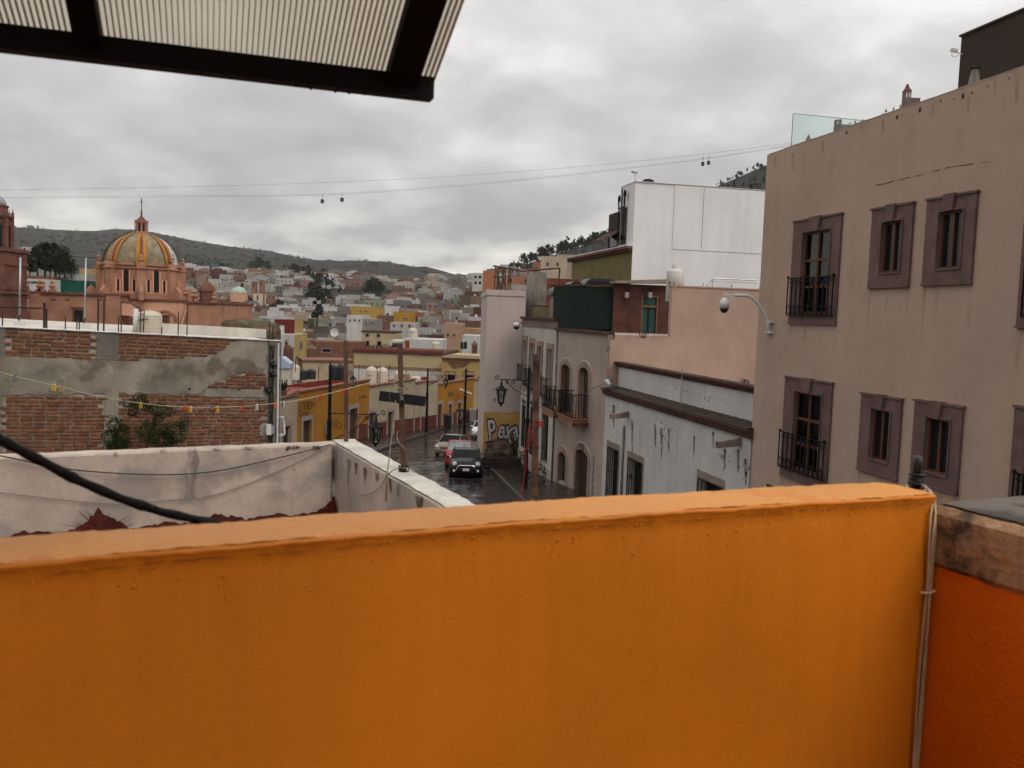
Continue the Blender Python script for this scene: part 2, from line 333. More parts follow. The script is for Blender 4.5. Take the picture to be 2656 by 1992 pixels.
# terrace floor and the house wall behind the viewer
TILE = pm('terrace_cement', (.22, .12, .07), .8)
fl = MB(); a, b, c, d = FO.w(-2.2, .0, 0), FO.w(LO, .0, 0), FO.w(LO, 4.2, 0), FO.w(-2.2, 4.2, 0)
fl.prismz([(p.x, p.y) for p in (a, b, c, d)], -1.8, -1.602)
o = solo('terrace_floor', None, None, fl, TILE); tag(o, kind='structure')
hw = MB(); pp = [FO.w(-2.4, 3.3, 0), FO.w(LO + .4, 3.3, 0), FO.w(LO + .4, 3.5, 0), FO.w(-2.4, 3.5, 0)]
hw.prismz([(p.x, p.y) for p in pp], -1.6, 1.1)
sw = MB().prismz([(p.x, p.y) for p in (FO.w(-2.4, 0, 0), FO.w(-2.2, 0, 0), FO.w(-2.2, 3.28, 0), FO.w(-2.4, 3.28, 0))], -1.6, 1.1); solo('terrace_shade_wall', 'added unseen orange wall shading the left side of the terrace', 'wall', sw, ORD)  # added out of view to darken the left end of the parapet
solo('terrace_back_wall', 'orange house wall at the back of the terrace', 'wall', hw, ORD)
# canopy
ea, eb = PZ(0, 122, .55), PZ(1125, 254, .55)
FE = Fac(ea.x, ea.y, math.degrees(math.atan2(eb.y - ea.y, eb.x - ea.x)))
LE = (eb - ea).length
fv = Fac(eb.x, eb.y, math.degrees(FE.a) - 90)       # vertical plane through the free end of the roof
vv, vz = fv.uz(1200, 0)
SL = max(.06, min(.5, (vz - .60) / vv))
PCM = bpy.data.materials.new('polycarbonate'); PCM.use_nodes = True; pt = PCM.node_tree; pt.nodes.clear()
dn = N(pt, 'ShaderNodeTexNoise', ins={'Scale': 3.0, 'Detail': 5}); gg = N(pt, 'ShaderNodeNewGeometry'); pt.links.new(gg.outputs['Position'], dn.inputs['Vector'])
dc = ramp(pt, dn.outputs[0], [(.35, (.60, .55, .44)), (.65, (.69, .65, .55))])
d1 = N(pt, 'ShaderNodeBsdfDiffuse'); d2 = N(pt, 'ShaderNodeBsdfTranslucent'); d3 = N(pt, 'ShaderNodeMixShader', ins={0: .62}); oo = N(pt, 'ShaderNodeOutputMaterial')
pt.links.new(dc, d1.inputs[0]); pt.links.new(dc, d2.inputs[0]); pt.links.new(d1.outputs[0], d3.inputs[1]); pt.links.new(d2.outputs[0], d3.inputs[2]); pt.links.new(d3.outputs[0], oo.inputs[0])
DKM = pm('dark_brown_metal', (.006, .0045, .004), .6, bump=.04, spec=.12)
t = fthing('terrace_canopy', 'translucent ribbed canopy with dark frame above the parapet', 'canopy', FE, .5)
V = 3.0
def onroof(u, v, h): return (u, -v, .60 + SL * v + h)
mb = MB(); mb.grid(lambda a, b: onroof(lerp(-2.0, LE + .012, a), V * b - .045, .0215), 4, 4)
part('roof_sheet', mb, PCM, t, fix=False)
mb = MB(); u = -2.0; RIBM = pm('rib_web', (.48, .40, .30), .6, var=.05, fine=0, bump=0)
while u < LE + .01:
    mb.add([onroof(u - .0011, -.03, .006), onroof(u + .0011, -.03, .006), onroof(u + .0011, V, .006), onroof(u - .0011, V, .006), onroof(u - .0011, -.03, .021), onroof(u + .0011, -.03, .021), onroof(u + .0011, V, .021), onroof(u - .0011, V, .021)],
           [(0, 1, 2, 3), (0, 4, 5, 1), (1, 5, 6, 2), (3, 2, 6, 7), (0, 3, 7, 4)]); u += .0126
part('sheet_ribs', mb, RIBM, t, kind='stuff', fix=False)
mb = MB(); mb.box(-2.0, LE, -.002, .046, .548, .602); part('eave_beam', mb, DKM, t)
for pa, pb in ((1000, 1080), (195, 265), (-640, -560)):
    u0, u1 = FE.u(pa, 205 if pa > 500 else 90, 0), FE.u(pb, 212 if pa > 500 else 95, 0)
    mb = MB(); mb.add([onroof(u0, .003, -.035), onroof(u1, .003, -.035), onroof(u1, V, -.035), onroof(u0, V, -.035), onroof(u0, .003, .005), onroof(u1, .003, .005), onroof(u1, V, .005), onroof(u0, V, .005)],
           [(3, 2, 1, 0), (4, 5, 6, 7), (0, 1, 5, 4), (1, 2, 6, 5), (2, 3, 7, 6), (3, 0, 4, 7)])
    part('rafter', mb, DKM, t)
DROP = pm('water_drop', (.02, .02, .02), .03, fine=0, var=0, bump=0, spec=.6)
for k in range(16):
    uu = random.uniform(.35, .98) * LE
    part('water_drop', MB().ell((uu, .02 + random.uniform(-.02, .02), .547), (.004, .004, .004), 8, 5), DROP, t, smooth=True)
# thick black cable hanging in front of the parapet
pts = [PY(-260, 1020, 1.55), PY(-120, 1080, 1.62), PY(0, 1140, 1.7), PY(100, 1192, 1.76), PY(200, 1245, 1.82), PY(310, 1292, 1.9), PY(420, 1328, 1.98), PY(520, 1350, 2.06), PY(640, 1376, 2.14), PY(760, 1402, 2.2)]
mb = MB(); fine = []
for a, b in zip(pts, pts[1:]):
    for s in range(8): fine.append(a.lerp(b, s / 8))
mb.tube(fine, [.0105 + .0009 * math.sin(i * .9) + (.0015 if i % 13 == 5 else 0) for i in range(len(fine))], 10)
solo('black_hose', 'thick taped black cable sagging across the lower corner of the view', 'cable', mb, pm('taped_cable', (.006, .006, .0065), .6, bump=.15, bs=60, spec=.2), smooth=True)
# ================================================================ neighbour's roof: white parapets, red floor
LIME = pm('limewash', (.475, .39, .32), .8, var=.12, vs=1.2, fine=.12, streak=.30, scol=(.22, .185, .16), bump=.06, bs=40, sscale=1.6, patch=[((.30, .26, .225), 1.3, .53, .60, .8), ((.10, .08, .065), 9, .68, .72, .8, 3)])
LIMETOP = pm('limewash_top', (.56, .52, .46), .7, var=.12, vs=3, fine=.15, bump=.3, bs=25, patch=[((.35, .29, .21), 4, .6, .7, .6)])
REDP = pm('red_sealant', (.085, .016, .010), .5, var=.25, vs=3, bump=.15, bs=30)
ZT = -1.6
K = PZ(872, 1151, ZT); KL = PZ(0, 1187, ZT); KR = PZ(1175, 1331, ZT); KO = PZ(930, 1146, ZT)
FL = Fac(K.x, K.y, math.degrees(math.atan2(K.y - KL.y, K.x - KL.x)))           # u = 0 at the corner, negative to the left
FR = Fac(K.x, K.y, math.degrees(math.atan2(KR.y - K.y, KR.x - K.x)))            # u grows towards the viewer
thick = (KO - K).dot(-FR.N)
LR = 8.5
t = fthing('roof_parapet', 'limewashed roof parapet with peeling paint beyond the orange wall', 'wall', FL, -7.5)
def wob(u, k): return .006 * jit(u, 1.3, k)
mb = MB()
def far(a, b):
    u = lerp(-9, .0, a); pr = [(0, -2.7), (0, -2.0), (0, ZT - .02), (.012, ZT + wob(u, 0)), (.20, ZT + .004 + wob(u, 1)), (.215, ZT - .02), (.215, -7.5)]
    y, z = pr[int(round(b * 6))]; return (u, y + wob(u * 1.7, b * 9) * .6, z)
mb.grid(far, 120, 6); part('far_wall', mb, LIME, t, fix=False)
t2 = fthing('street_side_parapet', 'limewashed parapet with broad pale top running down towards the street', 'wall', FR, -7.5)
mb = MB()
def rgt(a, b):
    u = lerp(-.24, LR, a); th = thick; pr = [(0, -2.7), (0, ZT - .02), (.008, ZT - .004 + wob(u, 3)), (th - .012, ZT + .006 + wob(u, 4)), (th + .004, ZT - .02), (th, -2.2), (th, -8.5)]
    y, z = pr[int(round(b * 6))]; return (u, y + wob(u * 2.1, b * 7) * .8, z)
mb.grid(rgt, 120, 6); mb.add([rgt(0, i / 6) for i in range(7)], [tuple(range(7))]); part('wall_face', mb, LIME, t2, fix=False)
mb = MB(); mb.grid(lambda a, b: (lerp(-.23, LR, a), lerp(.012, thick - .016, b) + .006 * jit(a * 20, 1.1, b), ZT + .011 + wob(lerp(-.23, LR, a), 3.5)), 110, 3)
part('wall_top', mb, LIMETOP, t2, smooth=True, fix=False)
# roof slab of that house
a, b, c, d = FL.w(-9, .0, 0), FL.w(0, .0, 0), FR.w(LR, .0, 0), FR.w(LR, .0, 0) + (FL.w(-9, 0, 0) - FL.w(0, 0, 0))
mb = MB().prismz([(p.x, p.y) for p in (a, b, c, d)], -7.5, -2.49)
solo('lower_house', 'low house under the red sealed roof below the parapets', 'house', mb, REDP)
# red sealant brushed up the foot of the walls
def splash(fac, u0, u1, n, h, par, seed, spikes=()):
    r = random.Random(seed); us = [lerp(u0, u1, i / n) for i in range(n + 1)]
    hs = [h * (1 + .35 * jit(u, 1.5, seed) + .10 * r.uniform(-1, 1)) for u in us]
    for (su, sh, sw) in spikes:
        for i, u in enumerate(us):
            hs[i] += sh * max(0, 1 - abs(u - su) / sw) ** 1.5 * (1 + .18 * r.uniform(-1, 1))
    mb = MB()
    for i in range(n): mb.quad((us[i], -.011, -2.49), (us[i + 1], -.011, -2.49), (us[i + 1], -.011, -2.49 + hs[i + 1]), (us[i], -.011, -2.49 + hs[i]))
    for (su, sh, sw) in spikes:
        for k in range(int(70 * sw) + 6):
            th = r.uniform(.15, 2.95); l0 = sh * r.uniform(.3, .8); l1 = l0 + sh * r.uniform(.3, 1.0); wd = r.uniform(.003, .009)
            bx, bz = su + sw * .35 * math.cos(th), -2.47 + l0 * math.sin(th) * .8; ex, ez = su + (sw * .35 + l1 * 1.2) * math.cos(th), -2.47 + l1 * math.sin(th)
            nx, nz = -math.sin(th) * wd, math.cos(th) * wd
            mb.add([(bx - nx, -.0125, bz - nz), (bx + nx, -.0125, bz + nz), (ex, -.0125, ez)], [(0, 1, 2)])
    return part('red_sealant_marks', mb, REDP, par, fix=False)
usp = FL.u(255, 1340)
splash(FL, -9, -.004, 400, .085, t, 3, [(usp, .20, .33), (FL.u(870, 1300), .20, .2), (FL.u(560, 1345), .05, .4), (FL.u(60, 1385), .05, .2)])
splash(FR, .004, 1.2, 60, .05, t2, 5, [(.05, .19, .16)])
# damp patches and drips on the limewash
def stain_mat(name, col, amt, sc=6.0):
    m = bpy.data.materials.new(name); m.use_nodes = True; t_ = m.node_tree; b_ = t_.nodes['Principled BSDF']; b_.inputs['Base Color'].default_value = (*col, 1); b_.inputs['Roughness'].default_value = .9; b_.inputs['Specular IOR Level'].default_value = .1
    g_ = t_.nodes.new('ShaderNodeNewGeometry'); mp_ = N(t_, 'ShaderNodeMapping'); mp_.inputs['Scale'].default_value = (sc, sc, sc * .35); t_.links.new(g_.outputs['Position'], mp_.inputs[0]); n_ = N(t_, 'ShaderNodeTexNoise', ins={'Scale': 1.0, 'Detail': 5, 'Roughness': .6}); t_.links.new(mp_.outputs[0], n_.inputs['Vector'])
    t_.links.new(math_node(t_, 'MULTIPLY', ramp(t_, n_.outputs[0], [(.36, 0.0), (.58, 1.0)]), amt), b_.inputs['Alpha']); return m
DAMP = stain_mat('damp_stain', (.25, .205, .17), .6, 7); DRIP = stain_mat('dark_drip', (.055, .045, .038), .8, 14); RUSTY = stain_mat('rust_run', (.38, .21, .115), .32, 5); GRIME = stain_mat('rain_grime', (.26, .18, .135), .16, 4)
def stain(fac, par, pts, mat, y=-.0085, name='stain'):
    q = [fac.uz(*p) for p in pts]; return part(name, MB().add([(u, y, z) for u, z in q], [tuple(range(len(q)))]), mat, par, fix=False)
rq = random.Random(31)
def blot(px, py, w_, h_, n=12): return [(px + w_ * rq.uniform(.6, 1) * math.cos(6.283 * k / n), py + h_ * rq.uniform(.6, 1) * math.sin(6.283 * k / n)) for k in range(n)]
stain(FL, t, [(485, 1163), (508, 1162), (518, 1195), (512, 1215), (508, 1240), (505, 1290), (478, 1292), (482, 1240), (476, 1212), (490, 1185)], DAMP)
for a in ((375, 1180, 9, 22), (300, 1178, 6, 10), (425, 1170, 14, 7)): stain(FL, t, blot(*a), DAMP)
for a in ((640, 1162, 22, 6), (560, 1166, 14, 5), (760, 1160, 26, 6), (820, 1162, 16, 8), (745, 1166, 5, 4), (90, 1182, 18, 4)): stain(FL, t, blot(*a), DRIP)
stain(FL, t, [(858, 1152), (868, 1152), (868, 1290), (856, 1300), (860, 1220)], DRIP)
for px, py, h_, w_ in ((905, 1190, 70, 5), (925, 1200, 30, 4), (948, 1212, 40, 4), (1016, 1240, 34, 5), (1035, 1250, 60, 4), (980, 1225, 22, 5), (1090, 1285, 40, 10)): stain(FR, t2, [(px - w_, py), (px + w_, py + w_ * .5), (px + w_ * .4, py + h_), (px - w_ * .3, py + h_ * 1.1)], DRIP, -.012)
# cables hung along the far wall
def hang(fac, pxs, off, r, name, label, cat, mat, sub=6, n=6):
    ps = [fac.w(*[(lambda q: (q[0], off, q[1]))(fac.uz(px, py, off))][0]) for px, py in pxs]
    out = []
    for i in range(len(ps) - 1):
        p0, p1, p2, p3 = ps[max(i - 1, 0)], ps[i], ps[i + 1], ps[min(i + 2, len(ps) - 1)]
        for s in range(sub):
            q = s / sub; out.append(.5 * ((2 * p1) + (p2 - p0) * q + (2 * p0 - 5 * p1 + 4 * p2 - p3) * q * q + (3 * p1 - p0 - 3 * p2 + p3) * q ** 3))
    out.append(ps[-1]); return solo(name, label, cat, MB().tube(out, r, n), mat, smooth=True)
hang(FL, [(-200, 1150), (0, 1182), (180, 1217), (400, 1231), (560, 1222), (720, 1188), (858, 1153)], .06, .0075, 'hung_cable', 'thin black cable sagging along the white parapet', 'cable', BLACK)
GREYC = pm('grey_cable', (.20, .175, .155), .6, bump=0)
hang(FL, [(-200, 1260), (0, 1278), (160, 1296), (300, 1307), (450, 1297), (560, 1283), (680, 1240), (800, 1185), (852, 1158)], .03, .0045, 'hung_wire', 'pale grey wire sagging low along the white parapet', 'wire', GREYC)
hang(FR, [(930, 1284), (955, 1282), (985, 1265), (1005, 1232), (1030, 1215), (1058, 1217), (1075, 1226)], .03, .0045, 'loose_wire', 'loose wire curling over the street side parapet below the post', 'wire', GREYC)
# clothesline posts on the parapet
WOOD = pm('weathered_wood', (.115, .060, .038), .75, var=.3, vs=2, fine=.2, streak=.4, scol=(.06, .028, .016), bump=.2, bs=60, sscale=9)
def pole(px0, py0, px1, py1, z, wpx, name, label, extra=None, mat=None):
    b = PZ(px0, py0, z); Y = b.y; tp = PY(px1, py1, Y); wd = wpx / FPX * Y
    o = thing(name, label, 'post', b.x, b.y, b.z)
    lean = (tp.x - b.x)
    mb = MB(); mb.v = []; h = wd / 2; z1 = tp.z
    mb.add([(-h, -h, b.z), (h, -h, b.z), (h, h, b.z), (-h, h, b.z), (lean - h, -h, z1), (lean + h, -h, z1), (lean + h, h, z1), (lean - h, h, z1)], [(3, 2, 1, 0), (4, 5, 6, 7), (0, 1, 5, 4), (1, 2, 6, 5), (2, 3, 7, 6), (3, 0, 4, 7)])
    part('shaft', mb, mat or WOOD, o); return o, b, tp, wd
p1, b1, t1, w1 = pole(898, 1147, 897, 884, ZT, 10, 'clothesline_post', 'thin reddish wooden post at the corner of the white parapet')
p2, b2, t2_, w2 = pole(1047, 1226, 1037, 890, ZT, 12.5, 'clothesline_post', 'thick wooden post with black crossbar on the parapet top')
p2['group'] = p1['group'] = 'clothesline posts'
d2 = b2.y
CB = pm('charred_bar', (.010, .010, .011), .6, bump=.1)
ca, cb = PY(985, 1014 + 12, d2 - .045), PY(1104, 1037 + 4, d2 - .045)
part('crossbar', MB().bar((ca.x - b2.x, -.06, ca.z), (cb.x - b2.x, -.06, cb.z), .03, .098), CB, p2)
ROPE = pm('pale_rope', (.30, .25, .18), .9, var=.2, vs=20, bump=.2, bs=120)
mb = MB()
for k in range(9):
    z0 = PY(1045, 1022 + random.uniform(-16, 16), d2).z; a0 = random.uniform(0, 6)
    mb.tube([((w2 * .95) * math.cos(a0 + s * .6) - .03, -.02 + (w2 * 1.25) * math.sin(a0 + s * .6), z0 + random.uniform(-.02, .02)) for s in range(11)], .0045, 5)
part('rope_lashing', mb, ROPE, p2, smooth=True)
mb = MB()
for k in range(5):
    z0 = b2.z + .012 + .012 * k; mb.tube([((w2 * 1.1) * math.cos(s * .6 + k), (w2 * 1.1) * math.sin(s * .6 + k), z0 + random.uniform(-.012, .012)) for s in range(12)], .004, 5)
part('wire_tie', mb, IRON, p2, smooth=True)
mb = MB(); z0 = PY(1040, 978, d2).z
for k in range(4): mb.tube([((w2 * .8) * math.cos(s * .6), (w2 * .8) * math.sin(s * .6), z0 + .01 * k) for s in range(12)], .005, 5)
part('rope_knot', mb, ROPE, p2, smooth=True)
def strand(pxs, Y, r, name, label, mat, cat='rope', wig=0.0):
    ps = [PY(px, py, Y + wig * math.sin(i * 2.1)) for i, (px, py) in enumerate(pxs)]; out = []
    for i in range(len(ps) - 1):
        p0, a, c, p3 = ps[max(i - 1, 0)], ps[i], ps[i + 1], ps[min(i + 2, len(ps) - 1)]
        for s in range(6):
            q = s / 6; out.append(.5 * ((2 * a) + (c - p0) * q + (2 * p0 - 5 * a + 4 * c - p3) * q * q + (3 * a - p0 - 3 * c + p3) * q ** 3))
    out.append(ps[-1]); return solo(name, label, cat, MB().tube(out, r, 6), mat, smooth=True)
strand([(1030, 985), (1018, 1000), (1010, 1025), (1014, 1045), (1018, 1052)], d2 - .07, .0055, 'rope_end', 'frayed rope end looping left of the crossbar post', ROPE)
strand([(1044, 985), (1048, 1010), (1047, 1035), (1052, 1055), (1049, 1062)], d2 - .07, .0055, 'rope_end', 'frayed rope end dangling in front of the crossbar post', ROPE)
strand([(1026, 1040), (1022, 1080), (1015, 1140), (1008, 1200), (1003, 1240), (1000, 1300)], d2 - .10, .006, 'hanging_rope', 'pale rope hanging from the crossbar down over the parapet', ROPE)
strand([(1032, 1118), (1030, 1135), (1036, 1150), (1047, 1160), (1050, 1168)], d2 - .07, .005, 'hanging_wire', 'short bent wire hanging halfway down the crossbar post', ROPE)
# clothesline with pegs
LINE = [(-60, 950), (0, 965), (38, 976), (140, 1000), (250, 1026), (365, 1046), (480, 1056), (590, 1056), (690, 1049), (780, 1037), (880, 1014), (960, 993), (1035, 978)]
YL = [6.4, 6.5, 6.55, 6.7, 6.9, 7.1, 7.3, 7.5, 7.75, 8.0, 8.3, 8.5, d2]
ps = [PY(px, py, y) for (px, py), y in zip(LINE, YL)]; out = []
for i in range(len(ps) - 1):
    p0, a, c, p3 = ps[max(i - 1, 0)], ps[i], ps[i + 1], ps[min(i + 2, len(ps) - 1)]
    for s in range(8):
        q = s / 8; out.append(.5 * ((2 * a) + (c - p0) * q + (2 * p0 - 5 * a + 4 * c - p3) * q * q + (3 * a - p0 - 3 * c + p3) * q ** 3))
out.append(ps[-1])
YCORD = pm('yellowish_cord', (.40, .37, .26), .8, bump=.1, bs=150)
solo('clothesline', 'pale clothesline cord strung across to the crossbar post', 'clothesline', MB().tube(out, .0036, 6), YCORD, smooth=True)
def pegs():
    cols = {'red': (.50, .03, .015), 'yellow': (.62, .40, .03), 'white': (.66, .63, .58), 'blue': (.02, .07, .11), 'orange': (.62, .12, .02), 'maroon': (.20, .015, .02)}
    lab = [(38, 'blue', 'dark blue peg alone at the far left of the clothesline'), (140, 'yellow', 'yellow peg hanging straight over the plaster band, nearest the blue one'), (168, 'yellow', 'yellow peg tipped sideways along the cord'), (327, 'blue', 'dark blue peg just before the shrub'), (362, 'yellow', 'yellow peg in front of the shrub'),
           (480, 'red', 'red peg paired with a yellow one right of the shrub'), (490, 'yellow', 'yellow peg paired with a red one right of the shrub'), (553, 'maroon', 'faded red peg at the lowest sag of the clothesline'), (562, 'yellow', 'yellow peg at the lowest sag of the clothesline'), (634, 'red', 'dark red peg hanging low over the red bricks'),
           (663, 'white', 'white peg over the red bricks near the concrete column'), (709, 'orange', 'orange peg in front of the concrete column'), (735, 'white', 'white peg against the pale house wall'), (740, 'maroon', 'maroon peg against the pale house wall'), (824, 'blue', 'dark peg beside a red one on the yellow house'), (830, 'red', 'red peg beside a dark one on the yellow house'), (887, 'red', 'bright red peg between the lamp post and the thin post')]
    for k, (px, c, lb) in enumerate(lab):
        best = min(out, key=lambda p: abs(CX + FPX * (p.dot(RT) / p.dot(FW)) - px))
        o = thing('clothes_peg', lb, 'clothes peg', best.x, best.y, best.z, random.uniform(-40, 40), 'pegs on the clothesline')
        m = pm('peg_' + c, cols[c], .45, bump=0, fine=0, spec=.4); h = .042
        for sgn in (-1, 1):
            mb = MB(); z = best.z; mb.add([(sgn * .002, -.006, z + .012), (sgn * .008, -.006, z + .006), (sgn * .012, -.006, z - h), (sgn * .006, -.006, z - h), (sgn * .002, .006, z + .012), (sgn * .008, .006, z + .006), (sgn * .012, .006, z - h), (sgn * .006, .006, z - h)],
                   [(0, 1, 2, 3), (7, 6, 5, 4), (0, 4, 5, 1), (1, 5, 6, 2), (2, 6, 7, 3), (3, 7, 4, 0)])
            part('peg_half', mb, m, o)
        part('spring', MB().tube([(-.009, 0, best.z - .012), (.009, 0, best.z - .012)], .004, 6), STEEL, o)
        if k == 2: o.rotation_euler[1] = 1.2
pegs()
# rusty square post with red rope, further along the same roof
p3, b3, t3, w3 = pole(1385, 1420, 1391, 918, -2.0, 17, 'rusty_post', 'tall rusty square post tied with red rope', mat=RUST)
REDR = pm('red_rope', (.28, .014, .011), .6, bump=.2, bs=150, fine=0)
d3 = b3.y
mb = MB()
for k in range(5):
    z0 = PY(1388, 1098 + random.uniform(-7, 7), d3).z; a0 = random.uniform(0, 6)
    mb.tube([((w3 * .72) * math.cos(a0 + s * .6) + .003, (w3 * .72) * math.sin(a0 + s * .6), z0 + random.uniform(-.01, .01)) for s in range(11)], .0035, 5)
part('rope_turns', mb, REDR, p3, smooth=True)
strand([(1382, 1100), (1372, 1110), (1368, 1140), (1364, 1180), (1362, 1220), (1356, 1262), (1351, 1300), (1347, 1350)], d3 - .05, .0042, 'red_rope', 'long red rope hanging down beside the rusty post', REDR)
strand([(1374, 1108), (1378, 1130), (1372, 1160), (1360, 1168), (1352, 1172)], d3 - .06, .004, 'red_rope_tail', 'short looped red rope tail beside the rusty post', REDR)
strand([(1380, 1120), (1384, 1140), (1394, 1150), (1398, 1165)], d3 - .06, .004, 'red_rope_end', 'short red rope end right of the rusty post', REDR)
# ================================================================ street: road, pavements, houses on the right-hand side
ZR = [(-20, -3.6), (0, -4.9), (22, -6.6), (46, -8.75), (64, -10.35), (75, -11.25), (85, -11.85), (100, -12.6), (130, -14.0), (170, -17.2)]
def zr(y): return interp(y, ZR)
RS = -.2217                                       # street frontage: x falls by this for each metre of y
def xr(y): return 7.2 + RS * (y - 22)
RC = [(4, 5.2), (20, 2.6), (37, .45), (46, -.6), (52, -1.35), (57, -2.0), (66, -1.6), (90, 3), (130, 12)]   # right kerb
LC = [(4, -12), (45, -10.6), (56, -10.0), (63, -9.5), (73, -9.0), (80, -8.4), (88, -7.3), (94, -5.6), (103, -2.5), (115, 2), (130, 7)]
WET = pm('wet_street', (.010, .008, .007), .08, var=.3, vs=1.2, fine=.2, bump=.05, bs=14, spec=.5, wet=.05)
PAVER = pm('wet_paver', (.014, .010, .009), .13, var=.25, vs=3, fine=.2, bump=.03, bs=9, spec=.5, rnd=.6, wet=.05)
WALK = pm('wet_pavement', (.026, .017, .014), .28, var=.25, vs=1, bump=.2, bs=14, spec=.4, wet=.16)
KERB = pm('kerb_stone', (.06, .048, .042), .4, var=.25, vs=2)
mb = MB()
ys = [4 + 2 * i for i in range(64)]
for y0, y1 in zip(ys, ys[1:]):
    mb.quad((-16 if y0 < 70 else interp(y0, LC) - 3, y0, zr(y0) - .02), (interp(y0, RC) + 2.5, y0, zr(y0) - .02), (interp(y1, RC) + 2.5, y1, zr(y1) - .02), (-16 if y1 <= 70 else interp(y1, LC) - 3, y1, zr(y1) - .02))
o = solo('street', None, None, mb, WET, kind='structure', fix=False)
street = o
# stone setts across the carriageway: the ones that show largest are pieces of their own
rs = random.Random(4); rows = []
y = 30.0
while y < 100:
    step = .42 if y < 60 else .6; x = interp(y, LC) + .2 + rs.uniform(0, .4)
    while x < interp(y, RC) - .5:
        wdt = rs.uniform(.55, .85) * (1 if y < 60 else 1.5)
        vis = ray_ok = True
        rows.append((x + wdt / 2, y + step / 2, wdt - .035, step - .035)); x += wdt
    y += step
def proj(p):
    q = Vector(p); d = q.dot(FW); return CX + FPX * q.dot(RT) / d, CY - FPX * q.dot(UP) / d
def seen(x, yy):
    px, py = proj((x, yy, zr(yy)))
    return 1020 < px < 1350 and 1100 < py < 1330 and py < 1150 + (px - 925) * .62 + 8 and not (1165 < px < 1262 and 1175 < py < 1262)
vis = [q for q in rows if seen(q[0], q[1])]; vis.sort(key=lambda q: q[1]); own = set(map(id, vis[:300]))
unit = MB(); unit.add([(-.5, -.5, -.5), (.5, -.5, -.5), (.5, .5, -.5), (-.5, .5, -.5), (-.47, -.46, .5), (.47, -.46, .5), (.47, .46, .5), (-.47, .46, .5)], [(4, 5, 6, 7), (0, 1, 5, 4), (1, 2, 6, 5), (2, 3, 7, 6), (3, 0, 4, 7)])
ume = unit.mesh('paving_stone', PAVER); sx, sy, sz = street.location; rest = MB()
for q in rows:
    x, yy, wd, dp = q; z = zr(yy) + rs.uniform(-.006, .006); tx, ty = rs.uniform(-.03, .03), rs.gauss(0, .022) + math.atan((zr(yy + .2) - zr(yy - .2)) / .4)
    if id(q) in own:
        o = link(bpy.data.objects.new('paving_stone', ume), street); o.location = (x - sx, yy - sy, z - sz - .02); o.scale = (wd, dp, .04); o.rotation_euler = (ty, tx, rs.uniform(-.03, .03))
    else:
        m = Matrix.Translation((x, yy, z - .02)) @ Matrix.Rotation(ty, 4, 'X') @ Matrix.Rotation(tx, 4, 'Y') @ Matrix.Diagonal((wd, dp, .04, 1))
        rest.add([m @ Vector(v) for v in unit.v], unit.f)
rest.v = [(a - sx, b - sy, c - sz) for a, b, c in rest.v]
o = link(bpy.data.objects.new('paving_stones', rest.mesh('paving_stones', PAVER, fix=False)), street); o['kind'] = 'stuff'
def strip(name, inner, outer, h, mat, ys, under=.6):
    mb = MB()
    for y0, y1 in zip(ys, ys[1:]):
        a, b, c, d = inner(y0), outer(y0), outer(y1), inner(y1)
        z0, z1 = zr(y0) + h, zr(y1) + h
        mb.quad((a, y0, z0), (b, y0, z0), (c, y1, z1), (d, y1, z1)); mb.quad((a, y0, z0 - under), (a, y0, z0), (d, y1, z1), (d, y1, z1 - under)); mb.quad((b, y0, z0 - under), (c, y1, z1 - under), (c, y1, z1), (b, y0, z0))
    return tag(solo(name, None, None, mb, mat, fix=True), kind='structure')
ysr = [4 + 3 * i for i in range(23)]
strip('pavement_right', lambda y: interp(y, RC) + .18, lambda y: max(xr(y), interp(y, RC) + 1) + .3, .14, WALK, ysr)
strip('kerb_right', lambda y: interp(y, RC), lambda y: interp(y, RC) + .18, .148, KERB, ysr)
ysl = [40 + 3 * i for i in range(28)]
strip('pavement_left', lambda y: interp(y, LC) - 6, lambda y: interp(y, LC) - .18, .14, WALK, ysl)
strip('kerb_left', lambda y: interp(y, LC) - .18, lambda y: interp(y, LC), .148, KERB, ysl)
mb = MB()
for k in range(3): mb.box(-2.1 + .35 * k * 0, 1.2, 50.2 + .42 * k, 53.2, zr(51) - .1, zr(51) + .30 + .17 * k)
solo('stone_steps', 'worn stone steps at the foot of the pink graffiti wall', 'steps', mb, WALK)

RA = -77.5
FB = Fac(7.2, 22, RA)                             # the common frontage, u grows towards the viewer
def slab(mb, u0, u1, y0, y1, z0, z1): return mb.box(u0, u1, y0, y1, z0, z1)

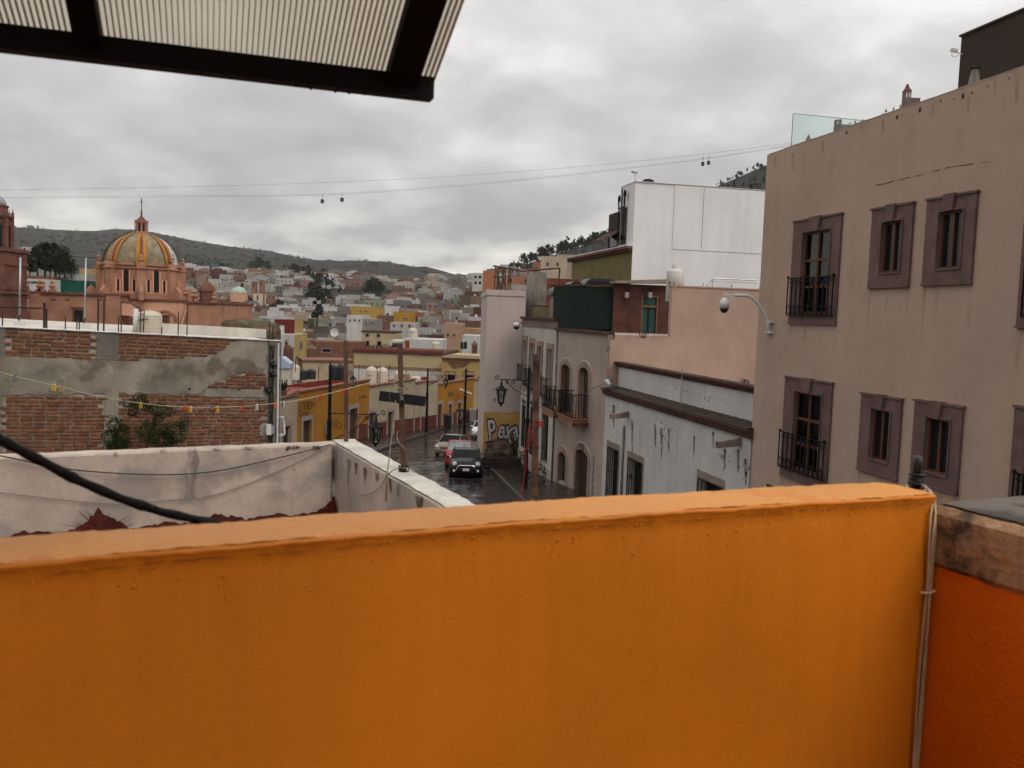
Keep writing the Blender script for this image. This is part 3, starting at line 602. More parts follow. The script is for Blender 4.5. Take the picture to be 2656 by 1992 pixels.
# ---- beige three-storey building
BEIGE = pm('beige_render', (.415, .298, .225), .85, var=.06, vs=.35, fine=.05, streak=.22, scol=(.33, .19, .11), bump=.06, bs=60, sscale=.9, patch=[((.30, .205, .145), .55, .55, .75, .5)])
STONE = pm('mauve_stone', (.150, .090, .080), .85, var=.14, vs=2.5, fine=.1, streak=.2, scol=(.08, .045, .045), bump=.15, bs=40)
FRAME = pm('brown_window_frame', (.10, .038, .020), .5, var=.1, fine=0, bump=0)
GL = glass()
CURT = pm('pale_curtain', (.34, .33, .30), .9, var=.15, vs=3, streak=.35, scol=(.18, .17, .15), bump=0, sscale=14)
uB0 = FB.u(1962, 900); uB1 = 17.0
zt = FB.z(1988, 403)
bb = fthing('beige_building', 'tall beige rendered building with mauve stone window surrounds', 'building', FB, -7.2)
wins = [  # outer surround, opening, kind
    ([(2063, 578), (2186, 557), (2172, 839), (2049, 837)], [(2086, 605), (2159, 594), (2151, 812), (2080, 814)], 'door'),
    ([(2267, 547), (2373, 528), (2363, 741), (2256, 745)], [(2293, 579), (2346, 570), (2341, 705), (2289, 709)], 'win'),
    ([(2409, 521), (2538, 501), (2525, 733), (2397, 737)], [(2442, 553), (2505, 541), (2498, 695), (2435, 698)], 'win'),
    ([(2041, 981), (2162, 994), (2148, 1260), (2026, 1238)], [(2066, 1018), (2136, 1022), (2127, 1232), (2058, 1216)], 'door'),
    ([(2238, 1024), (2344, 1037), (2330, 1242), (2228, 1216)], [(2267, 1062), (2317, 1064), (2308, 1200), (2260, 1190)], 'win'),
    ([(2377, 1042), (2502, 1056), (2488, 1278), (2365, 1248)], [(2409, 1085), (2470, 1088), (2464, 1235), (2401, 1223)], 'win'),
    ([(2664, 470), (2830, 440), (2815, 850), (2648, 846)], [(2700, 505), (2795, 490), (2780, 815), (2690, 812)], 'door'),
    ([(2634, 1056), (2800, 1080), (2785, 1400), (2620, 1350)], [(2670, 1105), (2765, 1115), (2750, 1360), (2660, 1330)], 'door')]
rects = []
for outer, inner, kind in wins:
    ro, ri = FB.q(*outer), FB.q(*inner); rects.append((ro, ri, kind))
mb = MB(); mb.wall(uB0, uB1, -7.2, zt, [r[1] for r in rects], 0, .10); mb.shell(uB0, uB1, 0, 9, -7.2, zt)
part('wall', mb, BEIGE, bb, fix=False)
# crumbled parapet edge and slits
mb = MB(); u = uB0 + .1
while u < uB1 - .2:
    l = random.uniform(.2, .9); mb.box(u, min(u + l, uB1), -.006, .25, zt + .002, zt + .012 + random.uniform(0, .018)); u += l + .003
part('parapet_edge', mb, BEIGE, bb)
CHIP = pm('chipped_render', (.055, .035, .026), .95, var=.3, vs=20)
for px, py, r in ((2327, 304, .05), (2386, 285, .055), (2498, 249, .055), (2196, 344, .045), (2440, 262, .025), (2522, 241, .025), (2562, 224, .02), (2235, 332, .02), (2618, 203, .02), (2290, 312, .015), (2475, 257, .02)):
    u, z = FB.uz(px, py); n = 9; mb = MB()
    mb.prism([(u + r * random.uniform(.55, 1) * math.cos(6.283 * k / n), z + r * 1.25 * random.uniform(.6, 1) * math.sin(6.283 * k / n)) for k in range(n)], -.004, .0)
    part('chip', mb, CHIP, bb)
def crack(fac, pts, par, w=.012):
    mb = MB(); q = []
    for i in range(len(pts) - 1):
        for s in range(7): q.append((lerp(pts[i][0], pts[i + 1][0], s / 7) + random.uniform(-2, 2), lerp(pts[i][1], pts[i + 1][1], s / 7) + random.uniform(-1.3, 1.3)))
    for a, b in zip(q, q[1:]):
        if random.random() < .25: continue
        (u0, z0), (u1, z1) = fac.uz(*a), fac.uz(*b); ww = w * random.uniform(.3, 1); mb.quad((u0, -.003, z0 - ww), (u1, -.003, z1 - ww), (u1, -.003, z1 + ww), (u0, -.003, z0 + ww))
    part('crack', mb, CHIP, par, fix=False)
crack(FB, [(2238, 490), (2320, 470), (2380, 455), (2450, 437), (2580, 416)], bb, .010)
def surround(par, ro, ri, keyst=True, mat=STONE):
    a, b, c, e = ro; i, j, k, l = ri; ws = []
    def pc(nm, x0, x1, z0, z1, pr, pa=None): return part(nm, MB().box(x0, x1, -pr, -.002, z0, z1), mat, pa or par)
    s = pc('window_surround', a, i - .03, c, e, .055)
    for nm, x0, x1, z0, z1, pr in (('jamb', j + .03, b, c, e, .055), ('lintel', i - .028, j + .028, l + .03, e - .001, .053), ('sill', i - .028, j + .028, c + .001, k - .03, .053),
            ('inner_moulding', i - .03, i, k - .03, l + .03, .085), ('inner_moulding', j, j + .03, k - .03, l + .03, .085), ('inner_moulding', i, j, l, l + .03, .083), ('inner_moulding', i, j, k - .03, k, .083),
            ('top_fillet', a - .03, b + .03, e, e + .045, .085), ('bottom_fillet', a - .01, b + .01, c - .035, c, .075)): pc(nm, x0, x1, z0, z1, pr, s)
    if keyst:
        m = (a + b) / 2; w0, w1 = (b - a) * .085, (b - a) * .12; mb = MB(); mb.prism([(m - w0, l + .0), (m + w0, l + .0), (m + w1, e + .06), (m - w1, e + .06)], -.115, -.003); part('keystone', mb, mat, s)
    return s
def casement(par, ri, y=.045, rows=((0, 1),), curtain=False, fm=FRAME, gm=None):
    i, j, k, l = ri; fw = .045
    f = part('window_frame', MB().box(i, i + fw, y - .04, y + .03, k, l).box(j - fw, j, y - .04, y + .03, k, l).box(i + fw, j - fw, y - .04, y + .03, l - fw, l).box(i + fw, j - fw, y - .04, y + .03, k, k + fw), fm, par)
    m = (i + j) / 2; part('mullion', MB().box(m - .03, m + .03, y - .045, y + .025, k + fw, l - fw), fm, f)
    for (a, b) in rows:
        z0, z1 = lerp(k + fw, l - fw, a), lerp(k + fw, l - fw, b)
        if a > 0: part('transom', MB().box(i + fw, j - fw, y - .042, y + .022, z0 - .03, z0 + .03), fm, f)
        for x0, x1 in ((i + fw, m - .03), (m + .03, j - fw)): part('pane', MB().box(x0, x1, y + .005, y + .014, z0, z1), gm or GL, f)
    part('room_backing', MB().box(i - .2, j + .2, y + .5, y + .52, k - .2, l + .2), DARK, f)
    if curtain: part('curtain', MB().grid(lambda a, b: (lerp(i, j, a), y + .07 + .018 * math.sin(a * 60), lerp(lerp(k, l, .35), l, b)), 60, 1), CURT, f)
    return f
CLEAR = bpy.data.materials.new('clear_pane'); CLEAR.use_nodes = True; ct = CLEAR.node_tree; ct.nodes.clear()
c1 = N(ct, 'ShaderNodeBsdfTransparent', ins={0: (.72, .78, .75, 1)}); c2 = N(ct, 'ShaderNodeBsdfGlossy', ins={1: .03}); fr = N(ct, 'ShaderNodeFresnel', ins={0: 1.55}); c3 = N(ct, 'ShaderNodeMixShader'); co_ = N(ct, 'ShaderNodeOutputMaterial')
ct.links.new(fr.outputs[0], c3.inputs[0]); ct.links.new(c1.outputs[0], c3.inputs[1]); ct.links.new(c2.outputs[0], c3.inputs[2]); ct.links.new(c3.outputs[0], co_.inputs[0])
def railing(par, u0, u1, z0, z1, out, mat=IRON, band=.24, n=11, post=.02):
    r = part('railing', MB().bar((u0, -out, z1), (u1, -out, z1), .03, .022).bar((u0, -out, z1 - .10), (u1, -out, z1 - .10), .018).bar((u0, -out, z0 + band), (u1, -out, z0 + band), .02).bar((u0, -out, z0), (u1, -out, z0), .025)
             .bar((u0, -out, z1), (u0, .0, z1), .025).bar((u1, -out, z1), (u1, .0, z1), .025).bar((u0, -out, z0), (u0, .0, z0), .025).bar((u1, -out, z0), (u1, .0, z0), .025), mat, par)
    bm_ = MB().bar((0, 0, z0), (0, 0, z1), post).mesh('baluster', mat, dz=ZB[par.name])
    for k in range(n):
        o = link(bpy.data.objects.new('baluster', bm_), r); o.location = (lerp(u0, u1, k / (n - 1)), -out, 0)
    for k in (0, 1):
        part('finial', MB().ell(((u0, u1)[k], -out, z1 + .03), .035, 8, 5), mat, r)
    if band:
        mb = MB()
        for k in range(n - 1):
            cxx = lerp(u0, u1, (k + .5) / (n - 1)); rr = (u1 - u0) / (n - 1) * .42
            mb.tube([(cxx + rr * math.cos(s * .7), -out, z0 + band / 2 + band * .36 * math.sin(s * .7)) for s in range(10)], .009, 4)
        part('scroll_band', mb, mat, r)
    return r
for n, (ro, ri, kind) in enumerate(rects):
    surround(bb, ro, ri)
    if kind == 'door':
        casement(bb, ri, rows=((0, .32), (.32, .66), (.66, 1)), curtain=n in (0, 3, 7), gm=CLEAR if n in (0, 3) else GL)
        i, j, k, l = ri; railing(bb, ro[0] + (.16 if n > 5 else -.01), ro[1] - .08, k - .05, lerp(k, l, .44), .11, post=.024)
    else: casement(bb, ri)
for px, py, w_, h_ in ((2205, 342, 5, 55), (2134, 366, 4, 26), (2057, 398, 4, 48), (2637, 186, 7, 80), (2512, 238, 5, 60), (2290, 314, 4, 30), (2420, 268, 4, 40), (2580, 208, 5, 40), (2340, 296, 4, 24), (2010, 402, 3, 40)):
    stain(FB, bb, [(px - w_, py), (px + w_, py), (px + w_ * .5, py + h_), (px - w_ * .5, py + h_)], RUSTY, -.004, 'rust_run')
for ro, ri, kind in rects:
    for uu in (ro[0] + .04, ro[1] - .04, lerp(ro[0], ro[1], rq.uniform(.3, .7))):
        l_ = rq.uniform(.4, 1.3); part('rain_streak', MB().add([(uu - .07, -.004, ro[2] - .036), (uu + .07, -.004, ro[2] - .036), (uu + .03, -.004, ro[2] - l_), (uu - .03, -.004, ro[2] - l_)], [(0, 1, 2, 3)]), GRIME, bb, fix=False)
SIGN = pm('black_sign', (.012, .012, .013), .5, bump=0, fine=0)
u0, z0 = FB.uz(1991, 1255); sgn = part('sign_board', MB().box(u0, u0 + .62, -.03, -.004, z0 - .22, z0), SIGN, bb)
text('lettering', 'HOTEL', WHITE, sgn, (u0 + .16, -.034, z0 - .19), .14)
# brown rooftop block, glass balustrade, camera, folded parasol, seen over the parapet
DBR = pm('dark_brown_render', (.045, .032, .024), .9, var=.1, vs=.5, bump=.05)
u0 = FB.u(2490, 150, -3.2); tb = fthing('rooftop_block', 'dark brown rooftop block above the beige building', 'building', FB, zt + .0)
za = FB.z(2492, 97, -3.2); part('block', MB().box(u0, uB1, 3.2, 8.5, zt + .002, za), DBR, tb)
part('roof_edge', MB().box(u0 - .03, uB1, 3.15, 8.55, za, za + .05), DBR, tb)
part('front_rail', MB(), None, tb) if False else None
GB = bpy.data.materials.new('balustrade_glass'); GB.use_nodes = True; ct = GB.node_tree; ct.nodes.clear()
c1 = N(ct, 'ShaderNodeBsdfTransparent', ins={0: (.90, .955, .945, 1)}); c2 = N(ct, 'ShaderNodeBsdfDiffuse', ins={0: (.62, .70, .68, 1)}); c3 = N(ct, 'ShaderNodeMixShader', ins={0: .06}); co_ = N(ct, 'ShaderNodeOutputMaterial')
ct.links.new(c1.outputs[0], c3.inputs[1]); ct.links.new(c2.outputs[0], c3.inputs[2]); ct.links.new(c3.outputs[0], co_.inputs[0])
tg = fthing('glass_balustrade', 'clear glass balustrade panels on the beige building roof', 'balustrade', FB, zt)
EDGE = pm('glass_edge', (.10, .17, .16), .2, bump=0, fine=0)
off = -.5; ug, zg0 = FB.uz(2057, 295, off)
FG = Fac(*FB.w(ug, off, 0).to_2d(), 14)
FZ = [FG.uz(2057, 295), FG.uz(2180, 306), FG.uz(2290, 318)]
zg = FZ[0][1]; us = [0, FZ[1][0], FZ[2][0] + .6]
tg.location = (FG.o.x, FG.o.y, zt); tg.rotation_euler[2] = FG.a
for k in range(2):
    p = part('glass_panel', MB().box(us[k] + .01, us[k + 1] - .01, -.006, .006, zt - .05, zg), GB, tg)
    part('panel_edge', MB().box(us[k] + .01, us[k + 1] - .01, -.008, .008, zg + .001, zg + .012).box(us[k] - .004, us[k] + .008, -.008, .008, zt, zg), EDGE, p)
# bullet camera on the brown block
u, z = FB.uz(2490, 128, -3.2); c = thing('bullet_camera', 'white bullet camera with looped cable on the brown rooftop block', 'camera', *FB.w(u, -3.2, 0).to_2d(), z - .3, RA)
part('housing', MB().bar((-.08, -.20, z + .0), (.0, -.06, z - .05), .08, .07), WHITE, c); part('bracket', MB().tube([(0, -.10, z - .06), (.03, -.04, z - .11), (.10, .02, z - .14)], .013, 6), WHITE, c)
part('cable', MB().tube([(-.02, -.1, z), (-.09, -.14, z - .05), (-.11, -.13, z - .13), (-.06, -.08, z - .17), (.01, -.03, z - .14)], .008, 5), WHITE, c, smooth=True)
u, z = FB.uz(2528, 200, -1.6); c = thing('folded_parasol', 'folded pale parasol standing on the beige building roof', 'parasol', *FB.w(u, -1.6, 0).to_2d(), zt)
part('pole', MB().tube([(0, 0, zt), (0, 0, z + .2)], .03, 8), DBR, c)
CANV = pm('pale_canvas', (.22, .20, .175), .9, var=.15, vs=3)
mb = MB(); nf = 14
mb.grid(lambda a, b: ((lerp(.05, .15, b) * (1 + .25 * math.cos(a * 6.283 * 7))) * math.cos(a * 6.283), (lerp(.05, .15, b) * (1 + .25 * math.cos(a * 6.283 * 7))) * math.sin(a * 6.283), z + .18 - .6 * b - .06 * math.cos(a * 6.283 * 7) * b), 70, 4)
part('folded_canopy', mb, CANV, c, smooth=True); part('top_cap', MB().lathe([(.09, z + .17), (.10, z + .20), (.04, z + .235)], n=12), DARK, c)
# dome camera on its bent arm
u, z = FB.uz(1998, 862); dc_ = thing('dome_camera', 'white dome security camera hanging from a bent white arm', 'camera', *FB.w(u, 0, 0).to_2d(), z - .3, RA)
WPL = pm('white_plastic', (.62, .60, .56), .4, var=.06, bump=0, fine=0)
pl = Fac(*FB.w(u, .0, 0).to_2d(), 12.5)
yb = FB.w(u, 0, 0).y - .05
arm = [PY(1991, 868, yb), PY(1994, 838, yb), PY(1985, 815, yb), PY(1968, 790, yb), PY(1951, 772, yb), PY(1935, 766, yb), PY(1902, 766, yb)]
def loc(p): q = p - FB.w(u, 0, 0); return (q.dot(FB.X), -q.dot(FB.N), p.z)
part('arm', MB().tube([loc(p) for p in arm], .042, 10), WPL, dc_, smooth=True)
for dzz in (-.0, .28): part('wall_bracket', MB().box(-.06, .16, -.12, -.005, z + dzz - .03, z + dzz + .03), WPL, dc_)
h = PY(1880, 772, yb); part('mount_head', MB().bar(loc(PY(1905, 768, yb)), loc(PY(1879, 762, yb)), .10, .09), WPL, dc_)
q = loc(PY(1879, 790, yb)); R_ = .125
part('camera_body', MB().lathe([(.03, q[2] + .19), (.07, q[2] + .16), (R_, q[2] + .08), (R_, q[2] - .10)], q[0], q[1], 16), WPL, dc_, smooth=True)
part('dark_dome', MB().ell((q[0], q[1], q[2] - .10), (R_ * .92, R_ * .92, R_ * 1.05), 14, 8), BLACK, dc_, smooth=True)

# ---- low white house with stone cornices
OLDW = pm('peeling_white', (.52, .495, .47), .8, var=.07, vs=.8, fine=.05, streak=.30, scol=(.28, .26, .24), bump=.12, bs=30, sscale=1.6, patch=[((.13, .14, .14), 3.2, .665, .69, .85)])
CORN = pm('dark_red_cornice', (.085, .036, .028), .85, var=.25, vs=4, fine=.25, bump=.3, bs=25)
MOSS = pm('mossy_ledge', (.055, .042, .026), .95, var=.35, vs=4, fine=.3, bump=.5, bs=18)
BUFF = pm('buff_stone', (.25, .19, .15), .85, var=.15, vs=3, fine=.15, bump=.2)
wu0, wu1 = FB.u(1569, 1060), FB.u(1958, 1080) - .02
zc1 = (FB.z(1558, 1012) + FB.z(1949, 1107)) / 2; zc2 = (FB.z(1600, 947, -.5) + FB.z(1954, 1003, -.5)) / 2
wh = fthing('low_white_house', 'low white house with peeling paint, dark red cornices and barred windows', 'house', FB, -9.0)
bars = [[(1576, 1160), (1604, 1165), (1600, 1320), (1572, 1312)], [(1629, 1187), (1666, 1199), (1662, 1330), (1626, 1318)], [(1812, 1240), (1874, 1262), (1868, 1400), (1806, 1370)]]
hs = [FB.q(*b) for b in bars]
hs = [(a, b, max(c, -8.0), e) for a, b, c, e in hs]
mb = MB(); mb.wall(wu0, wu1, -9.0, zc1, hs, 0, .3); mb.shell(wu0, wu1, 0, 6, -9.0, zc1 - .1); part('wall', mb, OLDW, wh, fix=False)
up = FB.u(1602, 1010, -.5); part('upper_wall', MB().box(up, wu1, .5, .78, zc1 - .2, zc2), OLDW, wh)
mb = MB(); mb.prism([(0, 0)] * 0 or [(wu0 - .05, zc1 - .16), (wu1, zc1 - .16), (wu1, zc1 + .06), (wu0 - .05, zc1 + .06)], -.14, .1)
c1_ = part('cornice', mb, CORN, wh); part('cornice_moulding', MB().box(wu0 - .08, wu1, -.20, -.143, zc1 - .03, zc1 + .055), CORN, c1_); part('cornice_moulding', MB().box(wu0 - .03, wu1, -.10, -.003, zc1 - .22, zc1 - .163), CORN, c1_)
mb = MB(); mb.grid(lambda a, b: (lerp(wu0 - .06, wu1, a), lerp(-.20, .52, b), zc1 + lerp(.064, .15, b) + .012 * jit(a * 25, 1, b * 4)), 90, 4); part('mossy_ledge', mb, MOSS, c1_)
c2_ = part('upper_cornice', MB().box(up - .05, wu1, .38, .7, zc2 - .05, zc2 + .10), CORN, wh); part('cornice_moulding', MB().box(up - .09, wu1, .31, .377, zc2 + .03, zc2 + .095), CORN, c2_); part('cornice_moulding', MB().box(up - .02, wu1, .43, .497, zc2 - .11, zc2 - .052), CORN, c2_)
def barred(par, r, n=7, stone=True, mat=BUFF):
    a, b, c, e = r
    if stone: part('stone_lintel', MB().box(a - .14, b + .14, -.012, .0, e, e + .24).box(a - .14, a, -.012, -.0, c, e).box(b, b + .16, -.012, .0, c, e), mat, par)
    part('room_backing', MB().box(a - .1, b + .1, .29, .31, c, e), DARK, par)
    g = part('window_grille', MB().bar((a, -.03, lerp(c, e, .25)), (b, -.03, lerp(c, e, .25)), .03, .012).bar((a, -.03, lerp(c, e, .6)), (b, -.03, lerp(c, e, .6)), .03, .012).bar((a, -.03, e - .03), (b, -.03, e - .03), .03, .012), IRON, par)
    me = MB().bar((0, 0, c), (0, 0, e - .02), .022).mesh('bar', IRON, dz=ZB[par.name])
    for k in range(n): o = link(bpy.data.objects.new('bar', me), g); o.location = (lerp(a + .02, b - .02, k / (n - 1)), -.03, 0)
for r in hs: barred(wh, r)
for px, py in ((1632, 1078), (1924, 1150)):
    u, z = FB.uz(px, py); mb = MB(); L_ = .75
    mb.add([(u - .14, 0, z - .08), (u + .0, 0, z - .08), (u + .0, 0, z + .16), (u - .14, 0, z + .16), (u - .13, -L_, z - .15), (u - .01, -L_, z - .15), (u - .01, -L_, z + .02), (u - .13, -L_, z + .02)], [(0, 1, 2, 3), (7, 6, 5, 4), (0, 4, 5, 1), (1, 5, 6, 2), (2, 6, 7, 3), (3, 7, 4, 0)])
    sp = part('water_spout', mb, BUFF, wh); part('spout_channel', MB().box(u - .10, u - .04, -L_ - .004, -L_ + .3, z - .06, z + .035), DARK, sp)
u, z = FB.uz(1762, 1050, -.3); part('vent_pipe', MB().tube([(u, .35, zc1), (u, .35, FB.z(1765, 948, -.3))], .022, 8), STEEL, wh)
u, z = FB.uz(1619, 1025); part('downpipe', MB().tube([(FB.u(1621, 1110), -.05, FB.z(1621, 1105)), (FB.u(1617, 1200), -.05, FB.z(1617, 1200)), (FB.u(1612, 1330), -.05, -8.4)], .05, 8), pm('grey_downpipe', (.22, .225, .22), .6, var=.3, vs=3), wh, smooth=True)
PEEL = pm('bare_plaster', (.075, .08, .085), .9, var=.3, vs=5)
rp = random.Random(12)
for cxp, cyp, n_ in ((1585, 1050, 10), (1715, 1110, 14), (1730, 1150, 10), (1868, 1175, 12), (1925, 1220, 12), (1740, 1090, 6), (1780, 1015, 0), (1660, 1080, 6)):
    mb = MB()
    for k in range(n_):
        u, z = FB.uz(cxp + rp.gauss(0, 12), cyp + rp.gauss(0, 17)); w_, h_ = rp.uniform(.01, .04), rp.uniform(.03, .13)
        mb.add([(u + w_ * rp.uniform(.5, 1) * math.cos(k2), -.003, z + h_ * rp.uniform(.5, 1) * math.sin(k2)) for k2 in (0, 1.05, 2.1, 3.14, 4.2, 5.2)], [(0, 1, 2, 3, 4, 5)])
    if n_: part('peeled_patch', mb, PEEL, wh, fix=False)
mb = MB()
for k in range(16):
    u, z = FB.uz(1775 + rp.gauss(0, 14) + 60 * (k % 2), 1015 + rp.gauss(0, 6) + 14 * (k % 2), -.5); w_, h_ = rp.uniform(.015, .05), rp.uniform(.02, .08)
    mb.add([(u + w_ * rp.uniform(.5, 1) * math.cos(k2), .497, z + h_ * rp.uniform(.5, 1) * math.sin(k2)) for k2 in (0, 1.05, 2.1, 3.14, 4.2, 5.2)], [(0, 1, 2, 3, 4, 5)])
part('peeled_patch', mb, PEEL, wh, fix=False)
# floodlight on the corner of the ledge
u, z = FB.uz(1584, 1000, .1); c = thing('floodlight', 'silver floodlight on the corner of the white house ledge', 'floodlight', *FB.w(u, .1, 0).to_2d(), zc1 + .06, RA)
part('lamp_body', MB().tube([(-.22, -.1, z + .22), (-.02, -.05, z - .06)], [.10, .16], 10), STEEL, c, smooth=True); part('visor', MB().bar((-.05, -.22, z - .12), (.30, -.12, z - .04), .26, .015), STEEL, c); part('foot', MB().bar((0, 0, zc1 + .06), (0, 0, z), .05), STEEL, c)

# ---- pink house with arched windows and two balconies
PINK = pm('pink_render', (.375, .290, .240), .85, var=.08, vs=.7, fine=.08, streak=.30, scol=(.20, .14, .115), bump=.1, bs=40, sscale=1.5)
PINK2 = pm('pink_side_render', (.39, .262, .203), .88, var=.06, vs=1.0, fine=.16, streak=.10, scol=(.22, .15, .12), bump=.08, bs=30, patch=[((.22, .15, .12), 5.5, .58, .75, .30), ((.13, .10, .085), 1.1, .66, .76, .55, 4)])
ARCH = pm('tan_arch_stone', (.28, .185, .135), .85, var=.1, vs=2, bump=.1)
WDOOR = pm('dark_wood_door', (.045, .022, .014), .6, var=.2, vs=3, streak=.3, scol=(.02, .01, .008), sscale=7)
pu0, pu1 = FB.u(1442, 1000), wu0
zp = (FB.z(1442, 860) + FB.z(1563, 862)) / 2
ph = fthing('pink_house', 'dusky pink two-storey house with arched windows and twin iron balconies', 'house', FB, -9.6)
def fq(x0, x1, y0, y1): m = (y0 + y1) / 2; return (FB.u(x0, m), FB.u(x1, m), FB.z((x0 + x1) / 2, y1), FB.z((x0 + x1) / 2, y0))
ups = [fq(1456, 1479, 945, 1075), fq(1503, 1527, 953, 1092)]
lows = [fq(1449, 1468, 1172, 1300), fq(1493, 1525, 1166, 1320)]
lows = [(a, b, -8.2 - .4 * (i == 0) * 0, e) for i, (a, b, c, e) in enumerate(lows)]
mb = MB(); mb.wall(pu0, pu1, -9.6, zp, ups + lows, 0, .32); mb.shell(pu0, pu1, 0, 9.9, -9.6, zp); part('wall', mb, PINK, ph, fix=False)
part('roof_cornice', MB().box(pu0 - .1, pu1 - .02, -.16, .3, zp + .002, zp + .12), CORN, ph)
def arch(par, r, wdt=.28, rise=.28, proud=.06, mat=ARCH, down=None, name='arch_surround'):
    a, b, c, e = r; m = (a + b) / 2; hw = (b - a) / 2; n = 10; c = down if down is not None else c
    ins = [(m + hw * math.cos(math.pi * k / n), e - rise + rise * math.sin(math.pi * k / n)) for k in range(n + 1)]
    outs = [(m + (hw + wdt) * math.cos(math.pi * k / n), e - rise + (rise + wdt) * math.sin(math.pi * k / n)) for k in range(n + 1)]
    mb = MB()
    P = [(b + wdt, c)] + outs + [(a - wdt, c)]; Q = [(b, c)] + ins + [(a, c)]
    for k in range(len(P) - 1):
        (x0, z0), (x1, z1), (x2, z2), (x3, z3) = P[k], P[k + 1], Q[k + 1], Q[k]
        mb.quad((x0, -proud, z0), (x1, -proud, z1), (x2, -proud, z2), (x3, -proud, z3)); mb.quad((x0, -proud, z0), (x0, 0, z0), (x1, 0, z1), (x1, -proud, z1)); mb.quad((x3, -proud, z3), (x2, -proud, z2), (x2, .3, z2), (x3, .3, z3))
    return part(name, mb, mat, par, fix=False)
TRIMW = pm('white_trim', (.46, .42, .39), .8, var=.1)
for i, r in enumerate(ups):
    s = arch(ph, r); a, b, c, e = r; arch(ph, (a - .29, b + .29, c, e + .29), wdt=.06, rise=.62, proud=.035, mat=TRIMW, name='arch_moulding')
    d_ = part('door', MB().box(a, b, .2, .24, c, e), WDOOR, ph); part('door_panel', MB().box(a + .06, (a + b) / 2 - .03, .185, .198, c + .3, e - .35), WDOOR, d_); part('door_panel', MB().box((a + b) / 2 + .03, b - .06, .185, .198, c + .3, e - .35), WDOOR, d_)
for i, r in enumerate(lows):
    a, b, c, e = r; arch(ph, r, wdt=.30, rise=.30, down=-9.4); arch(ph, (a - .31, b + .31, c, e + .31), wdt=.06, rise=.64, proud=.035, mat=TRIMW, down=-9.0, name='arch_moulding')
    d_ = part('door', MB().box(a, b, .2, .26, -9.5, e), WDOOR, ph)
    for q in range(6): part('door_panel', MB().box(lerp(a, b, q / 6) + .02, lerp(a, b, (q + 1) / 6) - .02, .185, .198, -9.3, e - .1), WDOOR, d_)
a, b, c, e = lows[1]
LET = pm('dark_lettering', (.03, .022, .018), .8, bump=0, fine=0)
text('house_number', 'Nº327', LET, ph, ((a + b) / 2, -.066, e + .03), .36, sx=.85, align='CENTER')
for k, ch in enumerate('ABOGADOS'): text('sign_letter', ch, LET, ph, (FB.u(1541, 1185), -.01, FB.z(1541, 1196) - .31 * k), .34, align='CENTER', sx=.8)
TERRA = pm('ochre_stone', (.26, .13, .075), .85, var=.15, vs=2)
for i, (x0, x1, yt, yb_) in enumerate(((1434, 1476, 1018, 1078), (1479, 1528, 1030, 1098))):
    off = .75; u0, u1 = FB.u(x0, (yt + yb_) / 2, off), FB.u(x1, (yt + yb_) / 2, off * .5)
    u0 = FB.u(x0 + 12, (yt + yb_) / 2, 0) - .25; u1 = FB.u(x1, (yt + yb_) / 2, 0)
    zt_, zb_ = FB.z((x0 + x1) / 2, yt, off), FB.z((x0 + x1) / 2, yb_, off)
    bl = part('balcony_floor', MB().prism([(u0, zb_), (u1, zb_), (u1, zb_ - .14), (u1 - .12, zb_ - .30), (u0 + .12, zb_ - .30), (u0, zb_ - .14)], -off, 0), TERRA, ph)
    part('balcony_moulding', MB().box(u0 - .05, u1 + .05, -off - .05, 0, zb_ + .001, zb_ + .06), TERRA, bl)
    rl = part('balcony_railing', MB().bar((u0, -off, zt_), (u1, -off, zt_), .04, .03).bar((u0, -off, zt_), (u0, 0, zt_), .04, .03).bar((u1, -off, zt_), (u1, 0, zt_), .04, .03).bar((u0, -off, zb_ + .12), (u1, -off, zb_ + .12), .03).bar((u0, -off, zb_ + .12), (u0, 0, zb_ + .12), .03).bar((u1, -off, zb_ + .12), (u1, 0, zb_ + .12), .03), IRON, ph)
    me = MB().bar((0, 0, zb_ + .05), (0, 0, zt_), .024).mesh('baluster', IRON, dz=ZB[ph.name])
    for k in range(15): o = link(bpy.data.objects.new('baluster', me), rl); o.location = (lerp(u0, u1, k / 14), -off, 0)
    for k in range(1, 6):
        for uu in (u0, u1): o = link(bpy.data.objects.new('baluster', me), rl); o.location = (uu, -off + off * k / 6, 0)
    for k in (.25, .75): part('rosette', MB().ell((lerp(u0, u1, k), -off, (zb_ + zt_) / 2), (.10, .02, .16), 8, 6), IRON, rl)
mb = MB().tube([(pu0 + .02, -.05, zp), (pu0 + .02, -.05, -9.3)], .05, 8); part('rainwater_pipe', mb, pm('grey_downpipe', (.2, .2, .2)), ph, smooth=True)
# its side wall over the white house, with the roof terrace cut into it
FS = Fac(*FB.w(pu1, 0, 0).to_2d(), 90 + RA)
ps_ = fthing('pink_side_wall', 'blank weathered pink gable wall above the low white house', 'wall', FS, -5.0)
ur = FS.u(1985, 850); ust = FS.u(1741, 800); ztop = FS.z(1850, 748)
part('gable_wall', MB().prism([(.0, -5), (ur, -5), (ur, ztop), (ust, ztop), (ust, zp + .0), (0, zp)], -.012, .25), PINK2, ps_)
part('parapet_cap', MB().box(ust - .05, ur, -.05, .3, ztop + .002, ztop + .06), PINK2, ps_)
mb = MB(); mb.tube([(FS.u(1568 + 8 * math.sin(k), 0 + 860 + 30 * k) * 0 + .06, -.03, lerp(zp, -5, k / 9)) for k in range(10)], .02, 5); part('conduit', mb, GREYC, ps_)
for a in ((1588, 868, 9, 16), (1668, 866, 16, 14), (1930, 992, 14, 14), (1578, 905, 6, 12)): stain(FS, ps_, blot(*a), DRIP, -.016)
for a in ((1640, 874, 30, 12), (1700, 874, 20, 9)): stain(FS, ps_, blot(*a), GRIME, -.0145)
